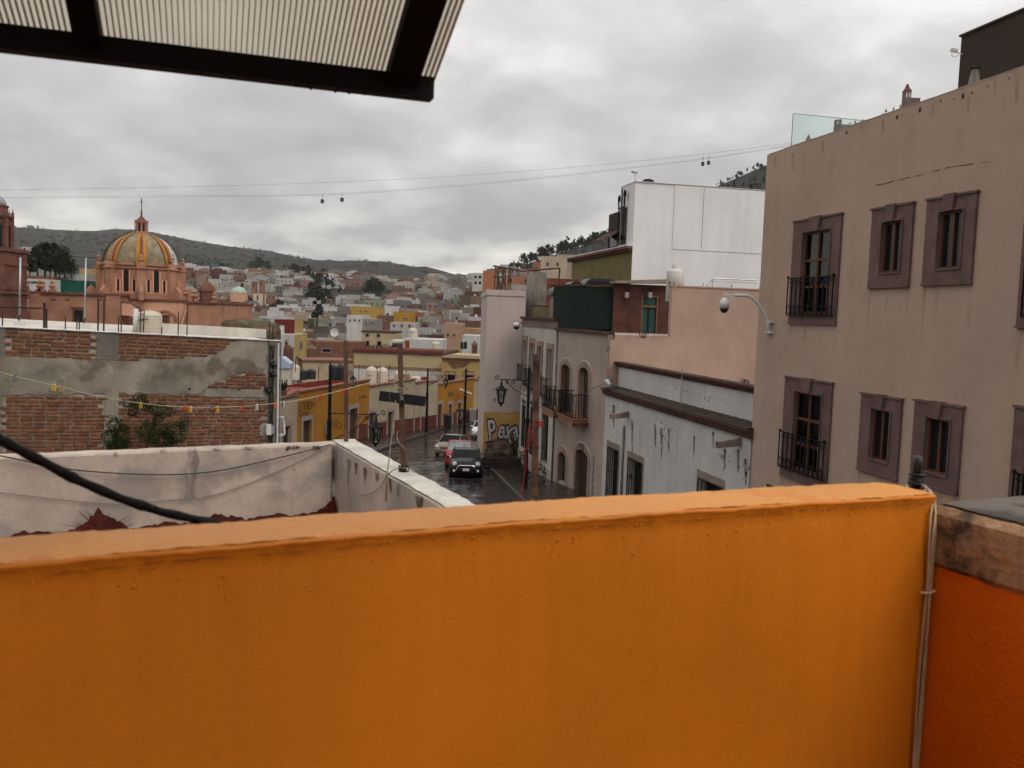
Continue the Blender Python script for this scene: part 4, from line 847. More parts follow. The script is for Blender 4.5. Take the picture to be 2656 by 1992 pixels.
for px, py, w_, h_ in ((1592, 1050, 4, 60), (1660, 1070, 2, 150), (1700, 1100, 3, 60), (1716, 1110, 3, 80), (1735, 1110, 3, 70), (1755, 1130, 2, 80), (1800, 1130, 3, 60), (1640, 1090, 3, 90), (1880, 1165, 5, 50), (1915, 1165, 4, 60), (1935, 1190, 5, 70), (1850, 1120, 3, 40)):
    q_ = [FB.uz(x_, y_) for x_, y_ in ((px - w_, py), (px + w_, py), (px + w_ * .4, py + h_), (px - w_ * .4, py + h_))]; part('drip_mark', MB().add([(u_, -.0042, z_) for u_, z_ in q_], [(0, 1, 2, 3)]), DRIP if w_ > 2 else GRIME, wh, fix=False)
# terrace block: brown tiled wall with a door, set back; green turf-clad box
BT = pm('brown_tile', (.075, .027, .017), .6, var=.2, vs=2, rnd=.25, bump=.05)
FT = Fac(*(FS.o - FS.N * 6.0).to_2d(), 90 + RA)
tt = fthing('terrace_room', 'dark brown tiled terrace room with green framed door', 'room', FT, zp)
b0, b1 = FT.u(1590, 800), FT.u(1748, 800); bz1 = FT.z(1660, 738)
dr = (FT.u(1666, 810), FT.u(1702, 810), FT.z(1684, 856), FT.z(1684, 770))
mb = MB(); mb.wall(b0, b1, zp - .3, bz1, [(dr[0], dr[1], zp - .3, dr[3])], 0, .2); mb.shell(b0, b1, 0, 5, zp - .3, bz1); part('room_wall', mb, DBR, tt, fix=False)
nx, nz = 4, 4
for i in range(nx):
    for k in range(nz):
        x0, x1, z0, z1 = lerp(b0, b1, i / nx) + .008, lerp(b0, b1, (i + 1) / nx) - .008, lerp(zp - .3, bz1, k / nz) + .008, lerp(zp - .3, bz1, (k + 1) / nz) - .008
        for xa, xb, za_, zb2 in ((x0, min(x1, dr[0] - .06), z0, z1), (max(x0, dr[1] + .06), x1, z0, z1), (max(x0, dr[0] - .06), min(x1, dr[1] + .06), max(z0, dr[3] + .06), z1)):
            if xb - xa > .03 and zb2 - za_ > .03: part('wall_tile', MB().box(xa, xb, -.018, -.002, za_, zb2), BT, tt)
GRN = pm('green_door_glass', (.02, .07, .056), .2, var=.1, fine=0, bump=0, spec=.5)
GFR = pm('brass_frame', (.15, .085, .04), .5, bump=0, fine=0)
dd = part('door', MB().box(dr[0], dr[1], .1, .14, zp - .3, dr[3]), GRN, tt)
part('door_frame', MB().box(dr[0] - .06, dr[0], -.03, .1, zp - .3, dr[3] + .06).box(dr[1], dr[1] + .06, -.03, .1, zp - .3, dr[3] + .06).box(dr[0], dr[1], -.03, .1, dr[3], dr[3] + .06).box(dr[0], dr[1], -.01, .09, dr[3] - .52, dr[3] - .42), GFR, dd)
part('door_stile', MB().box((dr[0] + dr[1]) / 2 - .05, (dr[0] + dr[1]) / 2 + .05, .06, .098, zp - .3, dr[3] - .53), DARK, dd)
part('roof_canopy', MB().prism([(b0 - .1, bz1 + .0), (b1 + .0, bz1 + .12), (b1 + .0, bz1 + .34), (b0 - .1, bz1 + .12)], -.5, .4), BUFF, tt)
for px in (1622, 1682):
    u, z = FT.uz(px, 765); lp = part('wall_lamp', MB().lathe([(.05, z - .15), (.11, z - .14), (.11, z + .10), (.05, z + .14)], u, -.2, 10), pm('frosted_lamp', (.34, .30, .27), .5, bump=0), tt); part('lamp_arm', MB().tube([(u, -.2, z + .14), (u, -.2, z + .26), (u + .1, -.06, z + .26), (u + .1, -.02, z + .1)], .02, 6), IRON, lp)
TURF = pm('dark_green_turf', (.007, .016, .012), .95, var=.25, vs=6, fine=.3, bump=.5, bs=35)
FT2 = Fac(*(FS.o - FS.N * 6.2).to_2d(), 90 + RA)
g0, g1, gz = max(.04, FT2.u(1471, 800)), FT2.u(1592, 800), FT2.z(1530, 743)
gb = fthing('turf_clad_box', 'dark green turf-clad rooftop enclosure beside the brown terrace room', 'enclosure', FT2, zp)
part('cladding', MB().box(g0, g1, -.05, 3, zp + .13, gz), TURF, gb); part('top_trim', MB().box(g0 - .03, g1 + .02, -.09, 3.02, gz + .002, gz + .07), CORN, gb)
# iron barrel cowls on the roof behind it
def cowl(px0, px1, py0, py1, off, label):
    fx = Fac(*(FS.o - FS.N * off).to_2d(), 90 + RA); a, b = fx.u(px0, py1), fx.u(px1, py1); z0, z1 = fx.z(px0, py1), fx.z(px0, py0)
    c = fthing('roof_cowl', label, 'roof cowl', fx, z0 - 1.4, 'black roof cowls'); n = 10; R2 = z1 - z0; mb = MB()
    prof_ = [(a + R2 - R2 * math.cos(math.pi / 2 * k / n), z0 + R2 * math.sin(math.pi / 2 * k / n)) for k in range(n + 1)] + [(b - R2 + R2 * math.sin(math.pi / 2 * k / n), z0 + R2 * math.cos(math.pi / 2 * k / n)) for k in range(n + 1)]
    part('hood', mb.prism(prof_, 0, 1.2), BLACK, c); part('hood_front', MB().prism([(lerp(a, b, .1), z0 + .02), (lerp(a, b, .9), z0 + .02), (lerp(a, b, .85), z0 + R2 * .7), (lerp(a, b, .15), z0 + R2 * .7)], -.03, .0), DARK, c)
    part('base', MB().box(lerp(a, b, .2), lerp(a, b, .8), .1, 1.1, z0 - 1.4, z0), BUFF, c)
cowl(1433, 1470, 738, 765, 9.5, 'small black curved cowl beside the red brick wall')
cowl(1516, 1606, 721, 745, 10.5, 'broad black curved cowl under the olive wall')
cowl(1478, 1512, 729, 745, 11, 'low black cowl just left of the broad one')
# gas tank and bits on the pink roof
u, z = FS.uz(1752, 700, -1.2); q = FS.w(u, -1.2, 0); zb_ = FS.z(1752, 745, -1.2); rr = (FS.u(1773, 715, -1.2) - FS.u(1731, 715, -1.2)) / 2; zt_ = FS.z(1752, 699, -1.2)
g = thing('gas_tank', 'white rusted gas cylinder standing on the pink roof', 'gas tank', q.x, q.y, ztop - .6)
part('tank_body', MB().lathe([(rr, ztop - .6), (rr, zt_ - .12), (rr * .92, zt_ - .04), (rr * .6, zt_ + .02), (rr * .3, zt_ + .03)], n=20), pm('tank_white', (.55, .52, .48), .5, var=.1, vs=2, patch=[((.30, .10, .02), 2.2, .58, .62, .9, 2)], streak=.2, scol=(.3, .11, .03)), g, smooth=True)
part('valve_collar', MB().lathe([(rr * .42, zt_ + .0), (rr * .42, zt_ + .20), (rr * .36, zt_ + .20), (rr * .36, zt_ + .02)], n=14), WHITE, g)
ps2 = fthing('pipe_rail', 'grey pipe frame on the pink roof in front of the white wall', 'pipe', FS, ztop)
zz = FS.z(1850, 722, -1.0)
part('pipes', MB().tube([(FS.u(1828, 745, -1.0), 1.0, ztop), (FS.u(1848, 722, -1), 1.0, zz), (ur, 1.0, zz)], .03, 6).tube([(FS.u(1848, 722, -1), 1.02, zz - .12), (ur, 1.02, zz - .12)], .02, 5).tube([(FS.u(1848, 722, -1), 1.0, zz), (FS.u(1848, 722, -1), 1.0, ztop)], .025, 5), STEEL, ps2)
for k in range(4): part('bolt_rod', MB().tube([(lerp(ust, ur, .02 + .3 * k), .1, ztop), (lerp(ust, ur, .02 + .3 * k) + .05, .1, ztop + .22)], .014, 5), IRON, ps2)

# ---- cream house with narrow balconettes
CREAM = pm('cream_render', (.44, .405, .35), .85, var=.08, vs=.7, streak=.25, scol=(.24, .21, .18), bump=.08)
cu0, cu1 = FB.u(1351, 1000), pu0 - .03
zcr = FB.z(1352, 845)
ch = fthing('cream_house', 'cream house with narrow arched windows and iron balconettes', 'house', FB, -10.6)
cw = [fq(1356, 1365, 883, 985), fq(1374, 1384, 890, 1000), fq(1394, 1405, 898, 1015), fq(1419, 1431, 905, 1028)]
cl_ = [fq(1346 + 8, 1362, 1050, 1160), fq(1375, 1384, 1055, 1180), fq(1406, 1421, 1062, 1200)]
mb = MB(); mb.wall(cu0, cu1, -10.6, zcr, cw + cl_, 0, .22); mb.shell(cu0, cu1, 0, 9, -10.6, zcr); part('wall', mb, CREAM, ch, fix=False)
part('frieze', MB().box(cu0 - .02, cu1, -.06, 8.9, zcr + .002, zcr + .42), pm('brown_frieze', (.20, .135, .11), .85), ch); part('cornice', MB().box(cu0 - .1, cu1 + .02, -.18, 8.9, zcr + .422, zcr + .56), CORN, ch)
for r in cw:
    a, b, c, e = r; part('window_surround', MB().box(a - .20, a, -.05, 0, c, e + .30).box(b, b + .20, -.05, 0, c, e + .30).box(a, b, -.05, 0, e, e + .30), ARCH, ch); part('pane', MB().box(a, b, .19, .21, c, e), GL, ch)
    railing(ch, a - .2, b + .2, c - .02, lerp(c, e, .38), .3, n=9, band=0); part('sill_slab', MB().box(a - .3, b + .3, -.34, 0, c - .20, c - .06), BUFF, ch)
for r in cl_:
    barred(ch, r, n=6, stone=False); a, b, c, e = r
    g = part('iron_crest', MB().tube([((a + b) / 2, -.06, e), ((a + b) / 2, -.06, e + .45)], .02, 5).ell((a + .1, -.06, e + .22), (.09, .03, .12), 7, 5).ell((b - .1, -.06, e + .22), (.09, .03, .12), 7, 5), IRON, ch)
part('stone_base', MB().box(cu0, cu1, -.05, -.003, -10.6, FB.z(1420, 1215)), pm('pale_stone_base', (.36, .29, .25), .8, var=.1), ch)
mb = MB().box(cu0 + .1, cu1 - .1, .5, 5, zcr + .562, zcr + 1.15); part('roof_parapet', mb, pm('olive_paint', (.155, .125, .045), .85, var=.1, streak=.2), ch)
part('parapet_cap', MB().box(cu0, cu0 + .5, .4, 5, zcr + 1.152, zcr + 1.27), CORN, ch)
u, z = FB.uz(1343, 848, .5); c = thing('dome_camera', 'small white dome camera on the corner of the cream house', 'camera', *FB.w(cu0, .4, 0).to_2d(), z - .4)
part('camera_body', MB().lathe([(.05, z + .25), (.2, z + .2), (.2, z + .0)], n=14), WPL, c, smooth=True); part('dark_dome', MB().ell((0, 0, z), .18, 12, 8), BLACK, c, smooth=True); part('arm', MB().tube([(0, 0, z + .22), (.3, .2, z + .26), (.5, .35, z + .26)], .05, 6), WPL, c)

# ---- pink wall with graffiti, facing up the street
LILAC = pm('dusty_pink_wall', (.46, .375, .335), .85, var=.06, vs=.5, fine=.04, streak=.18, scol=(.28, .20, .19), bump=.06)
OCHRE = pm('ochre_dado', (.44, .255, .075), .85, var=.12, vs=.9, streak=.15, bump=.08)
RUBB = pm('bare_rubble', (.17, .115, .088), .9, var=.35, vs=2.5, fine=.25, bump=.6, bs=6)
g0_, g1_ = PY(1257, 1000, 53), PY(1352, 1000, 53)
FGW = Fac(g0_.x, 53, 4)
gw = fthing('graffiti_wall', 'tall dusty pink end wall with ochre base and graffiti', 'house', FGW, -9.6)
wG = FGW.u(1352, 1000) + .05; zg1 = FGW.z(1300, 752); zd = FGW.z(1300, 1071)
part('end_wall', MB().box(0, wG, 0, 11, -9.6, zg1 - .35), LILAC, gw); part('wall_cap', MB().box(-.06, wG, -.05, 11, zg1 - .348, zg1), LILAC, gw)
part('ochre_base', MB().prism([(0, -9.6), (wG, -9.6), (wG, zd + .05), (wG * .6, zd), (wG * .3, zd + .06), (0, zd)], -.02, -.002), OCHRE, gw)
zs = FGW.z(1300, 1130)
mb = MB(); mb.prism([(.05, -9.6), (wG, -9.6), (wG, zs + .15), (wG * .8, zs + .18), (wG * .62, zs - .05), (wG * .45, zs + .05), (wG * .3, zs - .25), (wG * .12, zs - .35)], -.045, -.021); part('bare_stone_patch', mb, RUBB, gw)
rb = random.Random(3)
for k in range(34):
    x, z = rb.uniform(.12, wG - .1), rb.uniform(-9.3, zs + .05)
    if z > zs - .3 and x < wG * .4: continue
    a_, b_ = rb.uniform(.07, .18), rb.uniform(.06, .13); part('stone', MB().prism([(x + a_ * rb.uniform(.7, 1) * math.cos(t_), z + b_ * rb.uniform(.7, 1) * math.sin(t_)) for t_ in (0, .8, 1.6, 2.4, 3.2, 4, 4.8, 5.6)], -.075 - rb.uniform(0, .03), -.046), RUBB, gw)
GR1 = pm('graffiti_black', (.015, .014, .015), .7, bump=0, fine=0); GR2 = pm('graffiti_silver', (.42, .40, .40), .6, var=.2, vs=3, bump=0)
ux, uzz = FGW.uz(1267, 1143); hh = FGW.z(1272, 1085) - uzz
for k, (chh, dx, dzz, sc, tl) in enumerate((('P', .0, .02, 1.2, -.12), ('e', .37, .16, 1.05, .12), ('u', .62, .14, 1.05, -.08), ('G', .80, -.08, 1.0, .1), ('a', 1.10, .18, 1.0, -.1))):
    for m_, ofs, yy, d_ in ((GR1, .13, -.050 - .001 * k, 0), (GR2, .025, -.064 - .001 * k, .0)):
        o = text('graffiti_letter', chh, m_, gw, (ux + dx * hh, yy, uzz + dzz * hh), hh * 1.08 * sc, sx=.54, off=ofs, ext=.003, tilt=tl)
part('meter_mark', MB().box(FGW.u(1281, 1040), FGW.u(1281, 1040) + .08, -.03, -.003, FGW.z(1281, 1040), FGW.z(1281, 1036) + .05), CHIP, gw)
# steel cage and brick stair head on its roof
sc_ = fthing('steel_cage', 'rusty reinforcing bar cage standing on the pink wall roof', 'steel frame', FGW, zg1)
for k in range(11): part('upright', MB().tube([(FGW.u(1283 + 4 * k + 5 * (k % 3), 740), .3 + .5 * (k % 4), zg1), (FGW.u(1286 + 4.2 * k, 700), .3 + .5 * (k % 4) + .05, FGW.z(1290, 688 + 6 * (k % 3)))], .035, 4), RUST, sc_)
part('long_rail', MB().tube([(FGW.u(1280, 690), .6, FGW.z(1280, 688)), (FGW.u(1360, 700), .6, FGW.z(1360, 702)), (FGW.u(1455, 694), .6, FGW.z(1455, 694))], .05, 4).tube([(FGW.u(1455, 694), .6, FGW.z(1455, 694)), (FGW.u(1450, 760), .6, FGW.z(1450, 760))], .05, 4).tube([(FGW.u(1280, 720), .6, FGW.z(1280, 716)), (FGW.u(1305, 720), .6, FGW.z(1305, 718))], .05, 4), RUST, sc_)

# ---- tall white building and the olive house behind the pink roof
TW = pm('tall_white_render', (.70, .685, .68), .8, var=.04, vs=.35, fine=.03, streak=.28, scol=(.50, .45, .39), bump=.05, sscale=.8)
FW1 = Fac(6.62, 50, 12.5); 
tw = fthing('tall_white_building', 'tall plain white building rising behind the pink roof', 'building', FW1, -12)
e1 = FW1.u(2010, 640); zl = FW1.z(1624, 640); ub = FW1.u(1645, 560); zu = FW1.z(1645, 471)
FW1L = Fac(*FW1.w(ub, 0, 0).to_2d(), RA); dpt = -FW1L.u(1606, 600)
part('lower_wall', MB().box(0, e1, 0, 9, -12, zl), TW, tw)
s1 = FW1.u(1747, 560)
part('upper_wall', MB().box(ub, s1, .012, dpt, zl + .002, zu).box(s1 + .002, e1, -.03, dpt, zl + .003, zu - .03), TW, tw)
part('wall_joint', MB().box(FW1.u(1822, 560), FW1.u(1822, 560) + .03, -.036, -.031, zl + .1, zu - .1), GREYC, tw)
part('roof_edge', MB().box(ub - .03, e1, -.06, dpt + .02, zu + .002, zu + .035), WHITE, tw)
part('left_shade_wall', MB(), None, tw) if False else None
FW1L = Fac(*FW1.w(ub, 0, 0).to_2d(), RA)
a, b, c, e = FW1L.u(1611, 600), FW1L.u(1625, 600), FW1L.z(1618, 634), FW1L.z(1618, 540)
tl_ = fthing('iron_window_grille', 'tall black window grille with iron crest on the white building', 'window grille', FW1L, c)
part('pane', MB().box(a, b, -.03, -.01, c, e), GL, tl_); g = part('grille_frame', MB().bar((a - .1, -.2, c), (b + .1, -.2, c), .05).bar((a - .1, -.2, e), (b + .1, -.2, e), .06), IRON, tl_)
for k in range(7): part('bar', MB().bar((lerp(a - .08, b + .08, k / 6), -.2, c), (lerp(a - .08, b + .08, k / 6), -.2, e), .035), IRON, g)
part('crest', MB().tube([(a, -.2, e), (a - .1, -.2, e + .5)], .05, 5).ell((a, -.2, e + .55), (.16, .08, .24), 8, 6).ell((b, -.2, e + .75), (.16, .08, .24), 8, 6).tube([(b, -.2, e), (b, -.2, e + .6)], .05, 5).tube([((a + b) / 2, -.2, e), ((a + b) / 2, -.2, e + 1.1)], .04, 5), IRON, tl_)
q = FW1.w(ub + .1, -.4, 0); c = thing('roof_lamp', 'small curved lamp on the white building roof corner', 'lamp', q.x, q.y, zu); part('neck', MB().tube([(0, 0, zu), (0, 0, zu + .45), (.12, 0, zu + .6)], .03, 6), STEEL, c); part('shade', MB().ell((-.05, 0, zu + .62), (.2, .14, .10), 10, 6), STEEL, c)
q = FW1.w(FW1.u(1688, 470), -.4, 0); solo('roof_vent', 'small dark vent on the white building roof', 'vent', MB().ell((q.x, q.y, zu + .12), (.35, .3, .16), 10, 6), DARK)
OLV = MATS['olive_paint']
FOL = Fac(6.62, 50, RA)
oh = fthing('olive_house', 'olive green house front with red brick cornice below the white building', 'house', FOL, -10)
o0 = FOL.u(1483, 720); zo = FOL.z(1620, 640) - .35
part('olive_wall', MB().box(o0, -.03, -.02, 8, -10, zo), OLV, oh); part('brick_cornice', MB().box(o0 - .1, -.02, -.22, .3, zo + .002, zo + .16), CORN, oh); part('brick_cornice', MB().box(o0 - .15, -.02, -.34, .3, zo + .163, zo + .30), pm('cornice_red', (.16, .07, .045), .85, var=.2), oh); part('cornice_cap', MB().box(o0 - .15, -.02, -.36, .35, zo + .302, zo + .36), WHITE, oh)
FDB = Fac(*FW1L.w(FW1L.u(1606, 600) - .05, -.3, 0).to_2d(), RA)
db = fthing('brown_tower_house', 'dark brown narrow block with awning behind the white building', 'building', FDB, -4)
d0 = FDB.u(1578, 600); part('block_wall', MB().box(d0, -.02, .0, 6, -4, FDB.z(1595, 552)), DBR, db)
part('awning', MB().add([(d0 - .3, -.9, FDB.z(1590, 625)), (-.1, -.9, FDB.z(1590, 625)), (-.1, 0, FDB.z(1590, 600)), (d0 - .3, 0, FDB.z(1590, 600))], [(0, 1, 2, 3)]), CORN, db)
part('window', MB().box(d0 + .5, -.3, -.03, 0, FDB.z(1590, 640), FDB.z(1590, 612)), GL, db)
# red brick stair head between the roofs
BRK = pm('red_brick', (.30, .085, .040), .9, var=.18, vs=9, fine=.2, bump=.25, bs=50, rnd=.55, hue=.03)
MORT = pm('mortar', (.30, .26, .22), .95, var=.15, vs=4, bump=.2)
FBR = Fac(*PY(1417, 760, 56).to_2d(), 12.5)
br = fthing('brick_stair_head', 'red brick stair head with bare concrete column behind the roofs', 'stair head', FBR, -4)
w_, h0, h1 = FBR.u(1500, 760), -4, FBR.z(1440, 722)
part('core', MB().box(0, w_, 0, 4, h0, h1), MORT, br); mb = MB(); z = h0; row = 0
while z < h1 - .06:
    x = -.12 * (row % 2)
    while x < w_: mb.box(max(x, 0) + .005, min(x + .24, w_) - .005, -.02, -.001, z, z + .06); x += .25
    z += .075; row += 1
part('bricks', mb, BRK, br, kind='stuff', fix=False); part('concrete_column', MB().box(FBR.u(1393, 760), -.003, -.05, 3, h0, FBR.z(1400, 706)), pm('grey_concrete', (.25, .225, .19), .9, var=.15, vs=1.5, streak=.3), br)
# ================================================================ brick house beyond the white parapet
CONC = pm('stained_concrete', (.26, .225, .175), .9, var=.26, vs=1.6, fine=.12, streak=.35, scol=(.10, .085, .065), bump=.06, bs=30, sscale=1.0, patch=[((.12, .09, .065), 1.5, .54, .62, .75, 2), ((.20, .11, .045), 2.2, .64, .72, .5, 7), ((.38, .35, .30), 2.6, .58, .66, .6, 11)])
CONC2 = pm('grey_column', (.17, .155, .13), .9, var=.15, vs=2, fine=.15, streak=.3, bump=.2)
RAW = pm('burnt_brick', (.215, .088, .043), .9, var=.22, vs=8, fine=.25, bump=.2, bs=40, rnd=.45, hue=.016, patch=[((.10, .065, .05), 6, .60, .70, .6)])
MOR2 = pm('pale_mortar', (.37, .335, .29), .95, var=.2, vs=5, fine=.2, bump=.4, bs=30)
KK = -.036
B0 = PY(718, 1000, 19.8)
FK = Fac(B0.x, B0.y, 30)
def fk(px, py, off=0.0):
    u, z = FK.uz(px, py, off); return u, z - KK * u      # undo the lean of the courses
bk = fthing('brick_house', 'unfinished brick house with bare plaster band and concrete columns', 'house', FK, -9)
uL = -9.0; zT = fk(715, 884)[1]; zT0 = zT
def kpart(name, mb, mat, **kw): return part(name, mb.shear(KK), mat, bk, **kw)
kpart('core_wall', MB().box(uL, -.0, .0, 9, -9, zT - .02), MOR2, fix=False)
# plaster: irregular sheets
def sheet(name, pts, mat, y0=-.022, y1=-.001): return kpart(name, MB().prism([fk(*p) for p in pts], y0, y1), mat)
rr_ = random.Random(8)
def rag(p, q, n, amp): return [(lerp(p[0], q[0], i / n) + (rr_.uniform(-amp, amp) if 0 < i < n else 0) * .5, lerp(p[1], q[1], i / n) + (rr_.uniform(-amp, amp) if 0 < i < n else 0)) for i in range(n)]
band = [(-420, 905)] + rag((-420, 922), (-420, 1010), 2, 3) + rag((-420, 1022), (0, 1024), 12, 4) + rag((0, 1024), (300, 1020), 24, 4) + rag((300, 1020), (530, 1024), 20, 4) + [(533, 1007)] + rag((533, 1007), (600, 975), 9, 3) + rag((600, 975), (640, 962), 5, 3) + rag((640, 966), (692, 966), 6, 3) + [(694, 884)] + rag((620, 879), (560, 918), 10, 4) + rag((545, 926), (420, 932), 14, 2) + rag((400, 934), (0, 922), 30, 2)
sheet('plaster_band', band, CONC)
sheet('concrete_column', [(250, 860), (309, 862), (308, 934), (249, 931)], CONC2, -.03)
sheet('concrete_column', [(-60, 850), (13, 850), (12, 924), (-60, 920)], CONC2, -.028)
sheet('concrete_column', [(272, 1016), (308, 1018), (305, 1200), (268, 1200)], CONC, -.026)
sheet('concrete_column', [(-60, 1020), (7, 1022), (4, 1230), (-60, 1230)], CONC, -.024)
sheet('lintel_strip', [(532, 1009), (690, 1010), (688, 1031), (532, 1028)], CONC, -.028)
# bricks, laid only where the plaster is off
def inside(pt, poly):
    x, y = pt; c = False
    for (x0, y0), (x1, y1) in zip(poly, poly[1:] + poly[:1]):
        if (y0 > y) != (y1 > y) and x < (x1 - x0) * (y - y0) / (y1 - y0) + x0: c = not c
    return c
fields = [[(14, 838), (249, 852), (248, 930), (13, 922)], [(310, 862), (640, 878), (615, 882), (560, 917), (545, 925), (420, 931), (310, 934)], [(8, 1026), (262, 1028), (258, 1240), (6, 1240)], [(310, 1022), (690, 1032), (684, 1220), (306, 1220)], [(534, 1008), (600, 976), (640, 968), (692, 968), (690, 1009)], [(262, 1030), (272, 1030), (266, 1240), (256, 1240)]]
fields = [[fk(*p) for p in f] for f in fields]
cells = []; z = -4.0; row = 0; CH = .0755; BL = .232
while z < zT:
    u = -5.6 - .116 * (row % 2) + rr_.uniform(-.015, .015)
    while u < 0:
        bl = BL * rr_.choice([1, 1, 1, 1, .96, 1.03, .55]); c = (u + bl / 2, z + CH / 2)
        fi = next((i for i, f in enumerate(fields) if inside(c, f)), None)
        if fi is not None:
            px, py = proj(FK.w(c[0], 0, c[1] + KK * c[0]))
            hid = py > 1165 - px * .02 or (265 < px < 495 and py > 1090)
            cells.append((u, z, bl - .018, fi, hid))
        u += bl
    z += CH; row += 1
protos = []
for k in range(8):
    m = MB(); q = random.Random(k)
    def jv(x, y, zz): return (x + q.uniform(-.02, .02), y + q.uniform(-.10, .10), zz + q.uniform(-.05, .05))
    m.add([jv(-.5, -.5, -.5), jv(.5, -.5, -.5), jv(.5, -.5, .5), jv(-.5, -.5, .5), (-.5, .5, -.5), (.5, .5, -.5), (.5, .5, .5), (-.5, .5, .5), jv(-.3, -.62, 0), jv(.3, -.62, 0)], [(0, 1, 9, 8), (1, 2, 9), (2, 3, 8, 9), (3, 0, 8), (0, 4, 5, 1), (1, 5, 6, 2), (2, 6, 7, 3), (3, 7, 4, 0)]); protos.append((m, m.mesh('brick', RAW)))
vis = [c for c in cells if not c[4]]; rr_.shuffle(vis); ownb = set(map(id, sorted(vis, key=lambda c: c[3] not in (0, 1))[:300])); rest = MB()
for c in cells:
    u, z, bl, fi, hid = c; d = .034 if fi != 3 else .026; m, me = rr_.choice(protos); zc_ = z + CH / 2 + KK * (u + bl / 2) + rr_.uniform(-.003, .003); th = rr_.uniform(.047, .056); yy = -rr_.uniform(.004, .012)
    if id(c) in ownb:
        o = link(bpy.data.objects.new('brick', me), bk); o.location = (u + bl / 2, yy, zc_ + 9); o.scale = (bl, d, th); o.rotation_euler = (0, -KK + rr_.uniform(-.012, .012), 0)
    else:
        mm = Matrix.Translation((u + bl / 2, yy, zc_)) @ Matrix.Rotation(-KK, 4, 'Y') @ Matrix.Diagonal((bl, d, th, 1)); rest.add([mm @ Vector(v) for v in m.v], m.f)
part('bricks', rest, RAW, bk, kind='stuff', fix=False)
kpart('corner_column', MB().box(fk(695, 1000)[0], .02, -.07, .6, -9, zT), pm('dark_column', (.20, .175, .14), .9, var=.2, vs=2, fine=.15, streak=.75, scol=(.035, .03, .026), bump=.25, sscale=2.5), fix=True)
kpart('white_pipe', MB().tube([(-.0, -.10, zT - .05), (-.0, -.10, -9)], .022, 8), WHITE); kpart('white_pipe', MB().tube([(.075, -.02, zT - .02), (.075, -.02, -9)], .018, 8), STEEL)
for dx, r in ((-.18, .012), (-.145, .010), (-.11, .014)):
    kpart('black_cable', MB().tube([(dx + .012 * math.sin(i * 1.7 + dx * 50), -.095, lerp(zT - .1, -4.5, i / 22)) for i in range(23)], r, 5), BLACK)
for px, py in ((703, 940), (702, 965), (690, 1007)):
    u, z = fk(px, py); kpart('junction_clump', MB().ell((u, -.10, z), (.07, .05, .09), 8, 6).ell((u + .04, -.12, z - .05), (.06, .04, .05), 7, 5), BLACK)
for px, py, w_, h_ in ((692, 1112, .11, .24), (702, 1112, .07, .20)):
    u, z = fk(px, py); kpart('meter_box', MB().box(u - w_ / 2, u + w_ / 2, -.19, -.071, z - h_ / 2, z + h_ / 2), STEEL if w_ < .1 else WPL)
for px, py in ((491, 1008), (621, 1010)):
    u, z = fk(px, py); kpart('pipe_hole', MB().lathe([(.022, -.001), (.022, .001)], n=10).__class__().prism([(u + .024 * math.cos(k * .7), z + .024 * math.sin(k * .7)) for k in range(9)], -.03, -.0225), DARK)
# roof slab edge and the low white parapet behind
mb = MB(); 
def edge(a, b): u = lerp(uL, .09, a); y, z = [(-.05, zT - .005), (-.055, zT + .012), (.04, zT + .02), (.06, zT + .005)][int(round(b * 3))]; return (u, y + .006 * jit(u, 3, b), z + .006 * jit(u, 2, b))
kpart('slab_edge', mb.grid(edge, 90, 3), WHITE)
kpart('roof_deck', MB().box(uL, .02, .06, 8.9, zT - .05, zT - .01), pm('roof_membrane', (.50, .46, .40), .8, var=.15))
for a, b in ((fk(420, 850, -2.2)[0], .3),): kpart('rear_parapet', MB().box(a, b, 2.2, 2.4, zT - .01, zT + .21), pm('cream_parapet', (.60, .56, .49), .8, var=.08, streak=.2))
REB = pm('rebar', (.035, .024, .02), .8)
for i, (px, py0, py1) in enumerate(((255, 850, 777), (270, 852, 777), (308, 853, 820), (315, 853, 820), (463, 860, 810), (486, 860, 812), (170, 842, 820), (200, 845, 822), (206, 845, 822), (7, 838, 808), (700, 880, 834), (708, 880, 845), (420, 857, 848))):
    u, z = FK.uz(px, py1, -.3); ub_ = FK.uz(px - 1, py0, -.3)[0]; part('rebar_stub', MB().tube([(ub_, .3, zT + KK * ub_ - .05), (u, .3, z)], .013 if i > 1 else .018, 5), REB, bk)
u0, z0 = FK.uz(0, 795, -.5); u1, z1 = FK.uz(110, 800, -.5); part('pipe_rail', MB().tube([(u0 - 2, .5, z0), (u1, .5, z1)], .018, 5).bar((FK.u(115, 800, -.5), .5, FK.z(115, 785, -.5)), (FK.u(115, 845, -.5), .5, zT + KK * FK.u(115, 845, -.5)), .05).tube([(FK.u(121, 800, -.5), .5, FK.z(121, 800, -.5)), (FK.u(121, 845, -.5), .5, zT + KK * FK.u(121, 845, -.5))], .016, 5), REB, bk)
